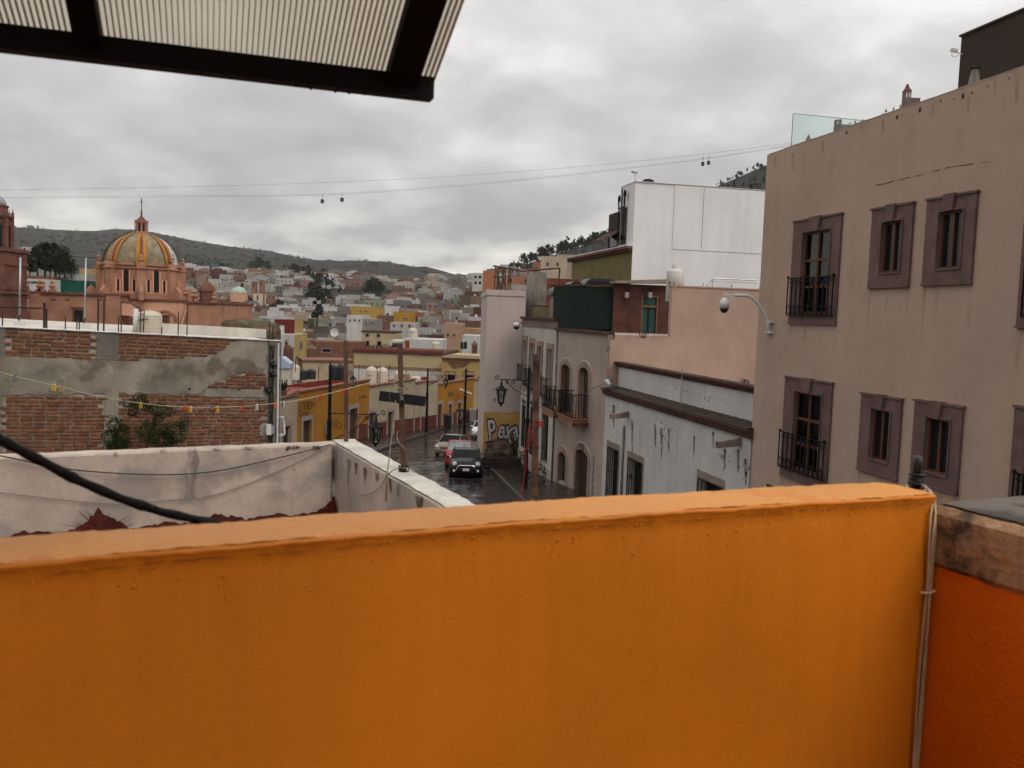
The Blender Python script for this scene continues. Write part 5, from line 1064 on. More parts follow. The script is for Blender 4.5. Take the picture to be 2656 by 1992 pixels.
# masts on the roof
def mast(pxb, pyb, pxt, pyt, off, r, label, bar=None):
    q = FK.w(FK.u(pxb, pyb, off), off, 0); zb_ = FK.z(pxb, pyb, off) - .05; zt_ = FK.z(pxt, pyt, off)
    m = thing('antenna_mast', label, 'antenna', q.x, q.y, zb_, 30, 'masts on the brick house roof')
    dx = FK.u(pxt, pyt, off) - FK.u(pxb, pyb, off); part('pole', MB().tube([(0, 0, zb_), (dx, 0, zt_)], r, 8), STEEL, m, smooth=True); part('base_block', MB().box(-.10, .12, -.08, .08, zb_, zb_ + .10), WPL, m); part('clamp', MB().tube([(-.02, -.04, zb_ + .12), (.02, -.05, zb_ + .22)], .02, 5), BLACK, m)
    if bar: part('cross_boom', MB().tube([(FK.u(bar[0], bar[1], off) - FK.u(pxb, pyb, off), 0, FK.z(bar[0], bar[1], off)), (FK.u(bar[2], bar[3], off) - FK.u(pxb, pyb, off), 0, FK.z(bar[2], bar[3], off))], .018, 6), BLACK, m)
mast(50, 838, 53, 668, -.6, .019, 'thin steel mast standing near the stone tower'); mast(219, 846, 223, 666, -.6, .017, 'steel mast with horizontal boom beside the dome', (189, 665, 256, 668))
# water tank
def tank(x, y, z0, h, r, mat, label, name='water_tank', brand=None, group='rooftop water tanks', cap=True, yaw=0):
    o = thing(name, label, 'water tank', x, y, z0, yaw, group); pr = [(r * .98, z0)]
    for k in range(7): zz = z0 + h * .72 * k / 6; pr += [(r, zz + .01), (r, zz + h * .07), (r * .965, zz + h * .085)]
    pr = pr[:-1] + [(r * .98, z0 + h * .80), (r * .80, z0 + h * .90), (r * .42, z0 + h * .955), (r * .28, z0 + h * .96)]
    part('tank_body', MB().lathe(pr, n=22), mat, o, smooth=True)
    part('lid', MB().lathe([(r * .30, z0 + h * .955), (r * .30, z0 + h), (r * .1, z0 + h * 1.01)], n=14), mat, o)
    if brand:
        n = len(brand)
        for k, chh in enumerate(brand):
            a = -math.pi / 2 + (k - n / 2) * .155
            text('lettering', chh, LET, o, ((r + .012) * math.cos(a), (r + .012) * math.sin(a), z0 + h * .52 + .03 * k * r), r * .30, rotz=a + math.pi / 2, ext=.003)
    return o
TANKC = pm('beige_tank', (.50, .44, .35), .55, var=.05, fine=.03, bump=.03); TANKK = pm('black_tank', (.014, .016, .018), .45, bump=.03, fine=.05)
q = PY(388, 862, 19.4); zt_ = PY(388, 804, 19.4).z; tank(q.x, q.y, q.z - .05, zt_ - q.z + .05, .265, TANKC, 'beige water tank on the brick house roof', brand='Rotoplas', yaw=-15)
q = PY(352, 856, 19.0); solo('roof_pipe', 'short thick white pipe beside the beige tank on the brick house', 'pipe', MB().tube([PY(350, 862, 19.0), PY(353, 801, 19.0)], .05, 10), WPL, smooth=True)
mb = MB(); 
for px in (363, 372): mb.tube([PY(px, 860, 18.9), PY(px + 2, 806, 18.9)], .012, 5)
for py in (815, 830): mb.tube([PY(363, py, 18.9), PY(374, py, 18.9)], .010, 5)
solo('tank_ladder', 'small dark iron frame in front of the beige tank', 'ladder', mb, REB)
# shrub in front of the bricks
def leafmass(mb, c, r, n, s, rnd_, flat=.8):
    for k in range(n):
        th, ph_ = rnd_.uniform(0, 6.283), math.acos(rnd_.uniform(-1, 1)); q = rnd_.uniform(.35, 1) ** .6
        p = Vector((c[0] + r[0] * q * math.sin(ph_) * math.cos(th), c[1] + r[1] * q * math.sin(ph_) * math.sin(th), c[2] + r[2] * q * math.cos(ph_)))
        a = Vector((rnd_.gauss(0, 1), rnd_.gauss(0, 1), rnd_.gauss(0, 1) * flat)).normalized(); b = a.cross(Vector((rnd_.gauss(0, 1), rnd_.gauss(0, 1), rnd_.gauss(0, 1)))).normalized()
        l = s * rnd_.uniform(.6, 1.4); w_ = l * .38
        mb.add([p - a * l, p + b * w_, p + a * l, p - b * w_], [(0, 1, 2, 3)])
LEAF = pm('shrub_leaf', (.028, .046, .013), .9, var=.35, vs=2, fine=.2, bump=0, rnd=.7, hue=.05, spec=.05)
BARK = pm('bark', (.05, .035, .025), .95, var=.3, vs=6, bump=.4)
for (cx0, lab, blobs, stem) in ((335, 'taller feathery green shrub growing before the brick wall', [(362, 1042, 24, 24), (345, 1062, 15, 26), (410, 1062, 28, 20), (378, 1055, 12, 14), (440, 1068, 16, 14), (410, 1085, 14, 20), (385, 1120, 36, 34), (452, 1122, 36, 36), (478, 1098, 10, 24), (420, 1140, 40, 30)], [(378, 1175), (385, 1130), (395, 1100), (412, 1068)]), (290, 'shorter dull green shrub before the concrete column', [(297, 1105, 22, 26), (288, 1135, 24, 30), (320, 1130, 14, 34), (315, 1150, 26, 22), (330, 1108, 8, 12), (300, 1155, 30, 20)], [(300, 1180), (300, 1130), (298, 1105)])):
    Ys = 17.6; b0_ = PY(cx0 + 45, 1185, Ys); sh = thing('shrub', lab, 'shrub', b0_.x, b0_.y, b0_.z - 1); rn = random.Random(cx0)
    mb = MB()
    for (px, py, rx, ry) in blobs:
        c = PY(px, py, Ys + rn.uniform(-.15, .15)) - Vector((b0_.x, b0_.y, 0)); leafmass(mb, c, (rx / FPX * Ys, .22, ry / FPX * Ys), int(rx * ry * 1.0), .022, rn)
    part('foliage', mb, LEAF, sh, kind='stuff', fix=False)
    ps = [PY(*p, Ys) - Vector((b0_.x, b0_.y, 0)) for p in stem]; mb = MB().tube([ps[0] - Vector((0, 0, 1.0))] + ps, [.03, .028, .02, .014, .008][:len(ps) + 1], 6)
    for (px, py, rx, ry) in blobs[1:7]: e_ = PY(px, py, Ys) - Vector((b0_.x, b0_.y, 0)); s_ = ps[min(1, len(ps) - 1)]; mb.tube([s_, s_.lerp(e_, .5) + Vector((0, 0, .03)), e_], [.012, .008, .004], 5)
    part('trunk', mb, BARK, sh)

# ================================================================ left side of the street
YEL = pm('ochre_yellow', (.30, .128, .013), .85, var=.10, vs=.5, streak=.15, scol=(.25, .10, .01), bump=.06)
YEL2 = pm('ochre_yellow_far', (.30, .128, .014), .85, var=.10, vs=.5, streak=.15, scol=(.25, .10, .01), bump=.06)
CRM = pm('street_cream', (.33, .265, .18), .85, var=.08, vs=.5, streak=.2, scol=(.25, .18, .11), bump=.06)
REDB = pm('red_dado', (.105, .024, .016), .8, var=.15, vs=1, bump=.06)
TCOP = pm('tile_coping', (.22, .10, .07), .9, var=.25, vs=3)
REDROOF = pm('red_roof', (.17, .022, .014), .7, var=.25, vs=.8)
MDOOR = pm('grey_mauve_stone', (.27, .205, .185), .85, var=.1, vs=2)
BRN = pm('brown_door', (.045, .026, .018), .7, var=.2)
lines = [  # x, y of the frontage corners, near to far
    (-16.9, 55.4), (-15.35, 62.0), (-12.35, 75.0), (-9.5, 85.0), (-8.65, 88.0), (-7.8, 91.3), (-4.5, 102.0), (-3.3, 106.0)]
labs = ['pale cream house at the near end of the terrace row', 'ochre yellow house with painted shop lettering', 'long cream house with four doorways in the terrace', 'short cream house second step down the terrace', 'narrow cream house third step down the terrace', 'far ochre yellow house near the bend', 'last cream house of the terrace at the bend']
tops = [(748, 1030), (860, 1003), (1015, 994), (1090, 992), (1121, 990), (1180, 990), (1235, 985)]
cols = [CRM, YEL, CRM, CRM, CRM, YEL2, CRM]
doors = [[(745, 1105, 16)], [(797, 1090, 22), (917, 1060, 20)], [(966, 1070, 17), (1013, 1068, 14), (1083, 1050, 14)], [], [], [(1141, 1048, 11), (1168, 1048, 9), (1192, 1045, 8)], []]
ter = []
for i in range(7):
    (x0, y0), (x1, y1) = lines[i], lines[i + 1]; fc = Fac(x0, y0, math.degrees(math.atan2(y1 - y0, x1 - x0))); ln = math.hypot(x1 - x0, y1 - y0) - .02
    zt_ = fc.z(*tops[i]); zb_ = zr(y1) - .6; zs0, zs1 = zr(y0) + .15, zr(y1) + .15
    h = fthing('terrace_house', labs[i], 'house', fc, zb_, 'terraced houses on the street'); ter.append((fc, h, zt_, ln))
    holes = []
    for (px, py, wpx) in doors[i]:
        a, b = fc.u(px - wpx / 2, py), fc.u(px + wpx / 2, py); g_ = lerp(zs0, zs1, a / ln); ht = fc.z(px, py); holes.append((a, b, g_ - .1, ht))
    mb = MB(); mb.wall(0, ln, zb_, zt_, holes, 0, .3); mb.shell(0, ln, .3, 8, zb_, zt_ - 1.0); mb.box(0.01, ln - .01, .05, .28, zt_ - 1.0, zt_ - .002); part('wall', mb, cols[i], h, fix=False)
    for (a, b, c, e) in holes:
        part('stone_surround', MB().box(a - .28, a, -.04, -.001, c, e + .35).box(b, b + .28, -.04, -.001, c, e + .35).box(a, b, -.04, -.001, e, e + .35), MDOOR, h); part('door', MB().box(a, b, .2, .25, c, e), BRN, h)
    if i in (1, 2, 3, 4, 5, 6):
        z0_, z1_ = zs0, zs1; us_ = sorted([(-.0, 0)] + [(x_, 1) for hh_ in holes for x_ in (hh_[0] - .28, hh_[1] + .28)] + [(ln, 0)]); us_ = [q_[0] for q_ in us_]
        for a, b in list(zip(us_, us_[1:]))[::2]:
            if i == 1 and a < ln * .4: continue
            za_, zb2 = lerp(z0_, z1_, a / ln), lerp(z0_, z1_, b / ln); part('red_base', MB().prism([(a, zb_), (b, zb_), (b, zb2 + 1.25), (a, za_ + 1.25)], -.025, -.001), REDB, h)
    part('roof_coping', MB().box(-.02, ln + .02, -.14, .35, zt_ + .002, zt_ + .13), TCOP, h); part('roof_deck', MB().box(.0, ln, .36, 7.9, zt_ - .99, zt_ - .95), REDROOF, h); part('rear_parapet', MB().box(.0, ln, 7.7, 8.0, zt_ - .94, zt_ - .25), REDROOF, h)
fc, h, zt_, ln = ter[1]
text('shop_lettering', 'ELETRONICA', LET, h, (fc.u(774, 1062), -.006, fc.z(774, 1068)), .95, sx=.40); text('shop_lettering', 'DIGITAL', LET, h, (fc.u(806, 1054), -.006, fc.z(806, 1056)), .45, sx=.5); text('shop_lettering', 'PARTES Y REFACC.', LET, h, (fc.u(776, 1080), -.006, fc.z(776, 1083)), .5, sx=.40)
text('wall_notice', 'SE RENTA', LET, h, (fc.u(930, 1034), -.006, fc.z(930, 1036)), .4)
part('electric_box', MB().box(fc.u(843, 1110), fc.u(852, 1110), -.25, -.001, fc.z(847, 1127), fc.z(847, 1100)), STEEL, h)
fc, h, zt_, ln = ter[0]; part('sloping_parapet', MB().prism([(fc.u(728, 1043), zt_ - .05), (ln - .02, zt_ + .1), (ln - .02, zt_ + .45), (fc.u(728, 1043), zt_ - .0)], -.1, .3), TCOP, h)
fc, h, zt_, ln = ter[5]; text('wall_notice', 'VINOS', LET, h, (fc.u(1162, 1030), -.006, fc.z(1162, 1030)), .7, sx=.7)
o = part('awning_bar', MB().bar((fc.u(1176, 1010), -.8, fc.z(1176, 1008)), (fc.u(1205, 1018), -.8, fc.z(1205, 1020)), .15), WHITE, h)
# iron stair beside the brick house
st_ = PY(735, 1130, 36); s = thing('iron_stair', 'black iron stair frame beside the brick house corner', 'stair', st_.x, st_.y, st_.z)
for px in (724, 737): part('post', MB().tube([(PY(px, 1150, 36).x - st_.x, 0, PY(px, 1150, 36).z), (PY(px, 1082, 36).x - st_.x, 0, PY(px, 1082, 36).z)], .04, 5), IRON, s)
part('rail', MB().tube([(PY(720, 1082, 36).x - st_.x, 0, PY(720, 1082, 36).z), (PY(736, 1082, 36).x - st_.x, 0, PY(736, 1082, 36).z), (PY(738, 1126, 36).x - st_.x, 0, PY(738, 1126, 36).z)], .05, 5).bar((PY(719, 1127, 36).x - st_.x, 0, PY(719, 1127, 36).z), (PY(738, 1128, 36).x - st_.x, 0, PY(738, 1128, 36).z), .08), WHITE, s)

# ================================================================ street lamps
FROST = pm('lantern_glass', (.22, .22, .20), .15, var=.05, fine=0, bump=0, spec=.5)
def scroll(c, r, a0, turns, sgn=1, n=16): return [(c[0] + r * (1 - .75 * k / n) * math.cos(a0 + sgn * turns * 6.283 * k / n), c[1], c[2] + r * (1 - .75 * k / n) * math.sin(a0 + sgn * turns * 6.283 * k / n)) for k in range(n + 1)]
def lantern(par, x, y, z, s, hang=True):
    """six-sided lantern hanging with its top at z"""
    t0 = z - .28 * s
    part('finial', MB().lathe([(.015 * s, z), (.05 * s, z - .05 * s), (.02 * s, z - .10 * s), (.06 * s, z - .16 * s), (.05 * s, t0)], x, y, 8), IRON, par)
    part('lantern_roof', MB().lathe([(.06 * s, t0 + .02 * s), (.13 * s, t0 - .06 * s), (.17 * s, t0 - .10 * s), (.33 * s, t0 - .20 * s), (.34 * s, t0 - .24 * s), (.27 * s, t0 - .25 * s)], x, y, 6), IRON, par)
    zt_, zb_ = t0 - .25 * s, t0 - .85 * s; mb = MB()
    for k in range(6):
        a = 6.283 * k / 6; mb.bar((x + .25 * s * math.cos(a), y + .25 * s * math.sin(a), zt_), (x + .145 * s * math.cos(a), y + .145 * s * math.sin(a), zb_), .028 * s)
    mb.lathe([(.16 * s, zb_), (.17 * s, zb_ - .03 * s), (.06 * s, zb_ - .12 * s), (.03 * s, zb_ - .2 * s)], x, y, 6); part('lantern_cage', mb, IRON, par)
    part('lantern_glass', MB().lathe([(.22 * s, zt_ - .01 * s), (.125 * s, zb_ + .01 * s)], x, y, 6, cap=True), CLEAR, par); part('bulb', MB().ell((x, y, lerp(zt_, zb_, .5)), (.05 * s, .05 * s, .12 * s), 8, 6), FROST, par)
def lamp_post(px, pyb, pyt, Y, wpx, label, br=None, group='wrought iron street lamps'):
    b = PY(px, pyb, Y); t_ = PY(px, pyt, Y); r = wpx / 2 / FPX * Y
    zb_ = min(b.z, zr(Y) + .12) if pyb > 1120 else b.z
    o = thing('street_lamp', label, 'street lamp', t_.x, Y, zb_, 0, group)
    part('post', MB().lathe([(r * 2.0, zb_), (r * 2.0, zb_ + .5), (r * 1.4, zb_ + .6), (r * 1.3, lerp(zb_, t_.z, .62)), (r * 1.6, lerp(zb_, t_.z, .64)), (r, lerp(zb_, t_.z, .66)), (r * .9, t_.z - .1), (r * 1.3, t_.z - .08), (r * .3, t_.z + .1)], n=10), IRON, o)
    for (xe, ye, s, zl) in (br or []):
        e = PY(xe, ye, Y); dx = e.x - t_.x; sg = 1 if dx > 0 else -1
        mb = MB().bar((0, 0, e.z), (dx, 0, e.z), .05 * s, .04 * s); mb.tube([(sg * r, 0, e.z - abs(dx) * .55), (dx * .5, 0, e.z - abs(dx) * .32), (dx * .82, 0, e.z)], .02 * s, 5)
        for f_, rr2 in ((.18, .22), (.55, .12), (.75, .10)): mb.tube(scroll((dx * f_, 0, e.z - abs(dx) * (.20 if f_ < .3 else .06) - rr2 * s * .3), rr2 * s, 1.57, 1.6, sg), .014 * s, 4)
        mb.tube(scroll((dx + sg * .12 * s, 0, e.z + .10 * s), .12 * s, -1.57, 1.3, sg), .018 * s, 4)
        part('bracket', mb, IRON, o); lantern(o, dx * .93, 0, e.z - .02, s)
    return o
lamp_post(857, 1200, 948, 29.0, 9, 'near street lamp with long scrolled bracket and big lantern', [(985, 1076, .80, 0)])
lamp_post(1110, 1131, 958, 84.0, 5, 'slender lamp post before the cream doorway with lantern over the street', [(1160, 974, .95, 0)])
lamp_post(1209, 1142, 958, 70.0, 5.5, 'tall lamp post standing behind the parked red car', [(1196, 980, .01, 0)])
lamp_post(1241, 1100, 978, 104.0, 4, 'farthest lamp post at the bend of the street', [(1240.9, 1008, .9, 0)])
lamp_post(1373, 1330, 955, 41.0, 8, 'dark green lamp post beside the rusty post, its lantern over the pavement', [(1296, 984, .95, 0)])
fc, h, zt_, ln = ter[1]; q = PY(916, 968, 69.5); o = thing('street_lamp', 'lantern hanging in front of the ochre yellow house', 'street lamp', q.x, q.y, q.z - 1.1, 0, 'wrought iron street lamps')
e = fc.w(fc.u(916, 985), 0, q.z); part('bracket', MB().tube([(0, 0, q.z), (e.x - q.x - .3, e.y - q.y, q.z + .06)], .035, 5).tube(scroll((-.25, 0, q.z - .12), .18, 1.57, 1.4), .02, 4), IRON, o); lantern(o, 0, 0, q.z + .02, .85)

# ================================================================ parked cars
CGL = glass('car_glass', (.006, .007, .007), .10, .08); TYRE = pm('tyre', (.014, .014, .014), .8, bump=.1, fine=0); RIM = pm('alloy_rim', (.35, .35, .36), .3, metal=.8, bump=0, fine=0); LENS = pm('headlight_lens', (.62, .63, .64), .08, var=.05, fine=0, bump=0, spec=.8); CHROME = pm('chrome', (.6, .6, .6), .12, metal=1, bump=0, fine=0); AMB = pm('dark_grille', (.012, .012, .012), .5, bump=0, fine=0)
def car(name, label, x, y, yaw, paint, L_=3.9, W=1.75, H=1.45, hood=1.0, belt=.92, roof_in=.16, cowl_x=.62, wsh=.75, rear=.35, round_lamps=False, shade=False, rails=False, lampcol=None):
    """front looks along local -y; wheels stand on the street"""
    z = zr(y); o = thing(name, label, 'car', x, y, z, yaw, 'cars parked along the kerb'); o.rotation_euler[0] = math.atan((zr(y + 1) - zr(y - 1)) / 2) * math.cos(math.radians(yaw))
    hw = W / 2; hl = L_ / 2; sec = []
    yh = -hl + hood
    st = [(-hl, .30, .62, .70), (-hl + .06, .20, .74, .86), (-hl + .25, .18, .86, .97), (-hl + hood * .6, .17, belt - .01, 1.0), (yh, .17, belt + .04, 1.0), (0.2, .17, belt + .02, 1.0), (hl - .5, .17, belt + .03, .99), (hl - .12, .20, belt, .92), (hl, .32, belt - .18, .82)]
    def ring(yy, zl, zh, f):
        w_ = hw * f; return [(-w_ * .86, yy, z + zl), (-w_, yy, z + zl + .10), (-w_ * 1.0, yy, z + lerp(zl, zh, .60)), (-w_ * .95, yy, z + zh - .09), (-w_ * .84, yy, z + zh), (-w_ * .4, yy, z + zh + .035), (w_ * .4, yy, z + zh + .035), (w_ * .84, yy, z + zh), (w_ * .95, yy, z + zh - .09), (w_, yy, z + lerp(zl, zh, .60)), (w_, yy, z + zl + .10), (w_ * .86, yy, z + zl)]
    mb = MB(); rings = [ring(*q) for q in st]; n = 12
    mb.v = [p for r_ in rings for p in r_]; mb.f = [(i * n + k, i * n + (k + 1) % n, (i + 1) * n + (k + 1) % n, (i + 1) * n + k) for i in range(len(st) - 1) for k in range(n)] + [tuple(range(n)), tuple(range((len(st) - 1) * n, len(st) * n))]
    body = part('body', mb, paint, o, smooth=True)
    # cabin
    y0, y1, y2, y3 = yh - .05, yh + wsh, hl - rear - .35, hl - .06; rw = hw - roof_in; zb_, zt_ = z + belt + .02, z + H
    bw = hw * .93
    mb = MB(); P = lambda a, b, c: (a, b, c)
    lo = [P(-bw, y0, zb_), P(bw, y0, zb_), P(bw, y3, zb_), P(-bw, y3, zb_)]; hi = [P(-rw, y1, zt_ - .03), P(rw, y1, zt_ - .03), P(rw, y2, zt_ - .04), P(-rw, y2, zt_ - .04)]
    mb.add(lo + hi, [(0, 1, 5, 4), (1, 2, 6, 5), (2, 3, 7, 6), (3, 0, 4, 7)]); part('pillars', mb, paint, o)
    mb = MB().grid(lambda a, b: (lerp(-rw, rw, a), lerp(y1 - .03, y2 + .05, b), zt_ - .03 + .05 * math.sin(math.pi * a) * math.sin(math.pi * min(1, b * 1.0)) ** .5), 8, 6); part('roof', mb, paint, o, smooth=True)
    def inset(q, f=.09, push=.012):
        c = sum((Vector(p) for p in q), Vector()) / 4; nrm = (Vector(q[1]) - Vector(q[0])).cross(Vector(q[3]) - Vector(q[0])).normalized()
        if nrm.dot(c - Vector((0, 0, z + .9))) < 0: nrm = -nrm
        return [Vector(p).lerp(c, f) + nrm * push for p in q]
    for nm, q, f_ in (('windscreen', (lo[0], lo[1], hi[1], hi[0]), .07), ('rear_window', (lo[2], lo[3], hi[3], hi[2]), .10)):
        part(nm, MB().add(inset(q, f_), [(0, 1, 2, 3)]), pm('sunshade', (.26, .30, .30), .25, var=.3, vs=8, fine=0, bump=.4, bs=12) if (shade and nm == 'windscreen') else CGL, o)
    for sg in (0, 1):
        A, B, C_, D = (lo[1], lo[2], hi[2], hi[1]) if sg else (lo[3], lo[0], hi[0], hi[3]); A, B, C_, D = map(Vector, (A, B, C_, D))
        for t0, t1 in ((.08, .47), (.53, .92)): part('side_window', MB().add(inset([A.lerp(B, t0), A.lerp(B, t1), D.lerp(C_, t1), D.lerp(C_, t0)], .06), [(0, 1, 2, 3)]), GL, o)
    for sx_ in (-1, 1):
        for yy in (-hl + .72, hl - .72):
            xx = sx_ * (hw - .10); w_ = part('wheel', MB().tube([(xx - .10, yy, z + .31), (xx + .10, yy, z + .31)], .31, 18), TYRE, o, smooth=False); part('rim', MB().tube([(xx + sx_ * .085, yy, z + .31), (xx + sx_ * .108, yy, z + .31)], .20, 14), RIM, w_)
            part('wheel_arch', MB().tube([(sx_ * (hw - .03), yy + .36 * math.cos(a), z + .31 + .36 * math.sin(a)) for a in [math.pi * k / 10 for k in range(11)]], .035, 5), AMB, o)
        part('mirror', MB().ell((sx_ * (hw + .10), y0 + .28, z + belt + .08), (.10, .06, .08), 8, 6), paint, o)
        if round_lamps:
            hl_ = part('headlight', MB().ell((sx_ * hw * .68, -hl + .10, z + .76), (.135, .09, .14), 14, 8), LENS, o); part('headlight_ring', MB().tube([(sx_ * hw * .68 + .145 * math.cos(a), -hl + .06, z + .76 + .145 * math.sin(a)) for a in [6.283 * k / 16 for k in range(17)]], .018, 5), CHROME, hl_)
            part('fog_light', MB().ell((sx_ * hw * .70, -hl - .0, z + .40), (.07, .04, .07), 10, 6), LENS, o)
        else: part('headlight', MB().ell((sx_ * hw * .70, -hl + .10, z + .66), (.20, .12, .10), 12, 6), LENS, o)
    if round_lamps:
        part('grille', MB().prism([(-.48, z + .46), (.48, z + .46), (.44, z + .60), (.36, z + .66), (-.36, z + .66), (-.44, z + .60)], -hl - .012, -hl + .10), AMB, o); part('chrome_trim', MB().tube([(-.50, -hl - .01, z + .46), (-.45, -hl - .01, z + .62), (-.34, -hl + .0, z + .68), (.34, -hl, z + .68), (.45, -hl - .01, z + .62), (.50, -hl - .01, z + .46)], .022, 6), CHROME, o)
        part('badge', MB().ell((0, -hl + .16, z + .80), (.07, .03, .02), 8, 5), CHROME, o); part('bonnet_line', MB().bar((-.45, yh - .12, z + belt + .062), (.45, yh - .12, z + belt + .062), .03, .012), CHROME, o)
    else:
        part('grille', MB().box(-.32, .32, -hl - .008, -hl + .08, z + .52, z + .64), AMB, o); part('bumper', MB().box(-hw * .72, hw * .72, -hl - .03, -hl + .1, z + .30, z + .44), pm('car_bumper_' + name + label[:4], tuple(paint_c * .8 for paint_c in (.2, .17, .14)), .5, bump=0), o)
    pl_ = part('number_plate', MB().box(-.17, .17, -hl - .035, -hl - .02, z + .40, z + .53), WPL, o); text('plate_text', 'ZHA 48 6', pm('plate_red', (.35, .03, .03), .6, bump=0, fine=0), pl_, (-.14, -hl - .037, z + .44), .085, sx=.75, ext=.001)
    if rails:
        for sx_ in (-1, 1): part('roof_rail', MB().tube([(sx_ * (rw - .04), y1 + .1, zt_ + .03), (sx_ * (rw - .04), (y1 + y2) / 2, zt_ + .06), (sx_ * (rw - .04), y2, zt_ + .03)], .025, 6), CHROME, o)
    return o
def cp(name, c, **kw): return pm(name, c, .25, var=.05, fine=.02, bump=0, spec=.15, coat=.12, **kw)
car('car', 'small black car with round headlights parked nearest, facing up the street', -2.38, 47.3, 3, cp('black_car_paint', (.008, .0085, .009)), L_=4.2, W=1.80, H=1.44, hood=1.15, round_lamps=True, rails=True, belt=.94)
car('car', 'red car with silver sunshade parked behind the black car', -3.08, 53.0, 3, cp('red_car_paint', (.33, .012, .010)), L_=4.2, W=1.70, H=1.52, hood=1.15, shade=True, belt=.95)
car('car', 'beige hatchback parked behind the red car', -4.15, 61.5, -12, cp('beige_car_paint', (.34, .28, .21)), L_=3.7, W=1.66, H=1.46, hood=.95, belt=.90)
car('car', 'white car half hidden behind the graffiti wall corner', -2.6, 82.0, -6, cp('white_car_paint', (.62, .61, .60)), L_=4.4, W=1.75, H=1.55, hood=1.0, belt=.98)
# ---- bins and person with umbrella
q = PY(1163, 1100, 92); 
for px, py, Y, lab, m_ in ((1162, 1104, 89, 'black wheelie bin against the far ochre house', BLACK), (1226, 1098, 100, 'grey utility box beyond the umbrella', STEEL)):
    p = PY(px, py, Y); z_ = zr(Y) + .14; b_ = thing('wheelie_bin' if m_ is BLACK else 'utility_box', lab, 'bin' if m_ is BLACK else 'box', p.x, p.y, z_)
    part('casing', MB().add([(-.3, -.3, z_), (.3, -.3, z_), (.3, .3, z_), (-.3, .3, z_), (-.38, -.38, z_ + 1.3), (.38, -.38, z_ + 1.3), (.38, .38, z_ + 1.3), (-.38, .38, z_ + 1.3)], [(3, 2, 1, 0), (4, 5, 6, 7), (0, 1, 5, 4), (1, 2, 6, 5), (2, 3, 7, 6), (3, 0, 4, 7)]), m_, b_); part('lid', MB().prism([(-.42, z_ + 1.302), (.42, z_ + 1.302), (.40, z_ + 1.40), (-.40, z_ + 1.44)], -.42, .40), m_, b_)
Yp = 88.0; p = PY(1193, 1105, Yp); zf = zr(Yp) + .02
vs = [(0, 0, .95), (0, 0, 1.15), (0, .01, 1.38), (0, 0, 1.50), (0, -.02, 1.60), (0, -.02, 1.72), (-.10, 0, .90), (-.11, -.06, .50), (-.11, .06, .08), (-.11, -.08, .04), (.10, 0, .90), (.11, .08, .50), (.11, .20, .10), (.11, .08, .05), (-.19, 0, 1.36), (-.24, .03, 1.10), (-.20, -.12, .92), (.19, 0, 1.36), (.26, -.06, 1.12), (.14, -.24, 1.24), (.13, -.26, 1.30)]
es = [(0, 1), (1, 2), (2, 3), (3, 4), (4, 5), (0, 6), (6, 7), (7, 8), (8, 9), (0, 10), (10, 11), (11, 12), (12, 13), (2, 14), (14, 15), (15, 16), (2, 17), (17, 18), (18, 19), (19, 20)]
rad = [.15, .15, .17, .06, .095, .08, .10, .07, .05, .05, .10, .07, .05, .05, .075, .05, .04, .075, .05, .04, .04]
me = bpy.data.meshes.new('person'); me.from_pydata(vs, es, []); pe = link(bpy.data.objects.new('person', me)); pe.location = (p.x, p.y, zf); pe.rotation_euler[2] = math.radians(20)
sk = pe.modifiers.new('skin', 'SKIN'); 
for i, r_ in enumerate(rad): me.skin_vertices[0].data[i].radius = (r_, r_)
me.skin_vertices[0].data[0].use_root = True
pe.modifiers.new('sub', 'SUBSURF').levels = 1; pe.modifiers['sub'].render_levels = 1
me.materials.append(pm('dark_clothes', (.022, .024, .026), .9, bump=0)); tag(pe, 'person in dark clothes walking under an open umbrella', 'person')
part_hair = MB().ell((0, .0, 1.74), (.10, .11, .10), 10, 6); ZB[pe.name] = 0; part('hair', part_hair, DARK, pe); part('shirt', MB().lathe([(.17, 1.05), (.20, 1.2), (.20, 1.38), (.10, 1.47)], n=12), pm('grey_shirt', (.10, .11, .11), .9, bump=0), pe, smooth=True)
um = thing('umbrella', 'open dark umbrella held by the walking person', 'umbrella', p.x + .1, p.y - .25, zf + 1.3)
mb = MB(); zc_ = zf + 2.28
mb.grid(lambda a, b: (.62 * math.sin(b * 1.45) * math.cos(a * 6.283) / .993, .62 * math.sin(b * 1.45) * math.sin(a * 6.283) / .993, zc_ - .30 * (1 - math.cos(b * 1.45)) - .025 * abs(math.sin(a * 6.283 * 4)) * -b), 32, 6); part('canopy', mb, pm('umbrella_cloth', (.007, .009, .012), .9, bump=0, fine=0), um, smooth=True)
part('shaft', MB().tube([(0, 0, zf + 1.25), (0, 0, zc_ + .08)], .012, 6), STEEL, um); part('handle', MB().tube([(0, 0, zf + 1.25), (.0, 0, zf + 1.12), (.03, 0, zf + 1.09), (.06, 0, zf + 1.12)], .016, 6), BLACK, um)
for k in range(8): part('rib', MB().tube([(0, 0, zc_ - .02), (.3 * math.cos(k * .785), .3 * math.sin(k * .785), zc_ - .09), (.6 * math.cos(k * .785), .6 * math.sin(k * .785), zc_ - .26)], .006, 4), STEEL, um)
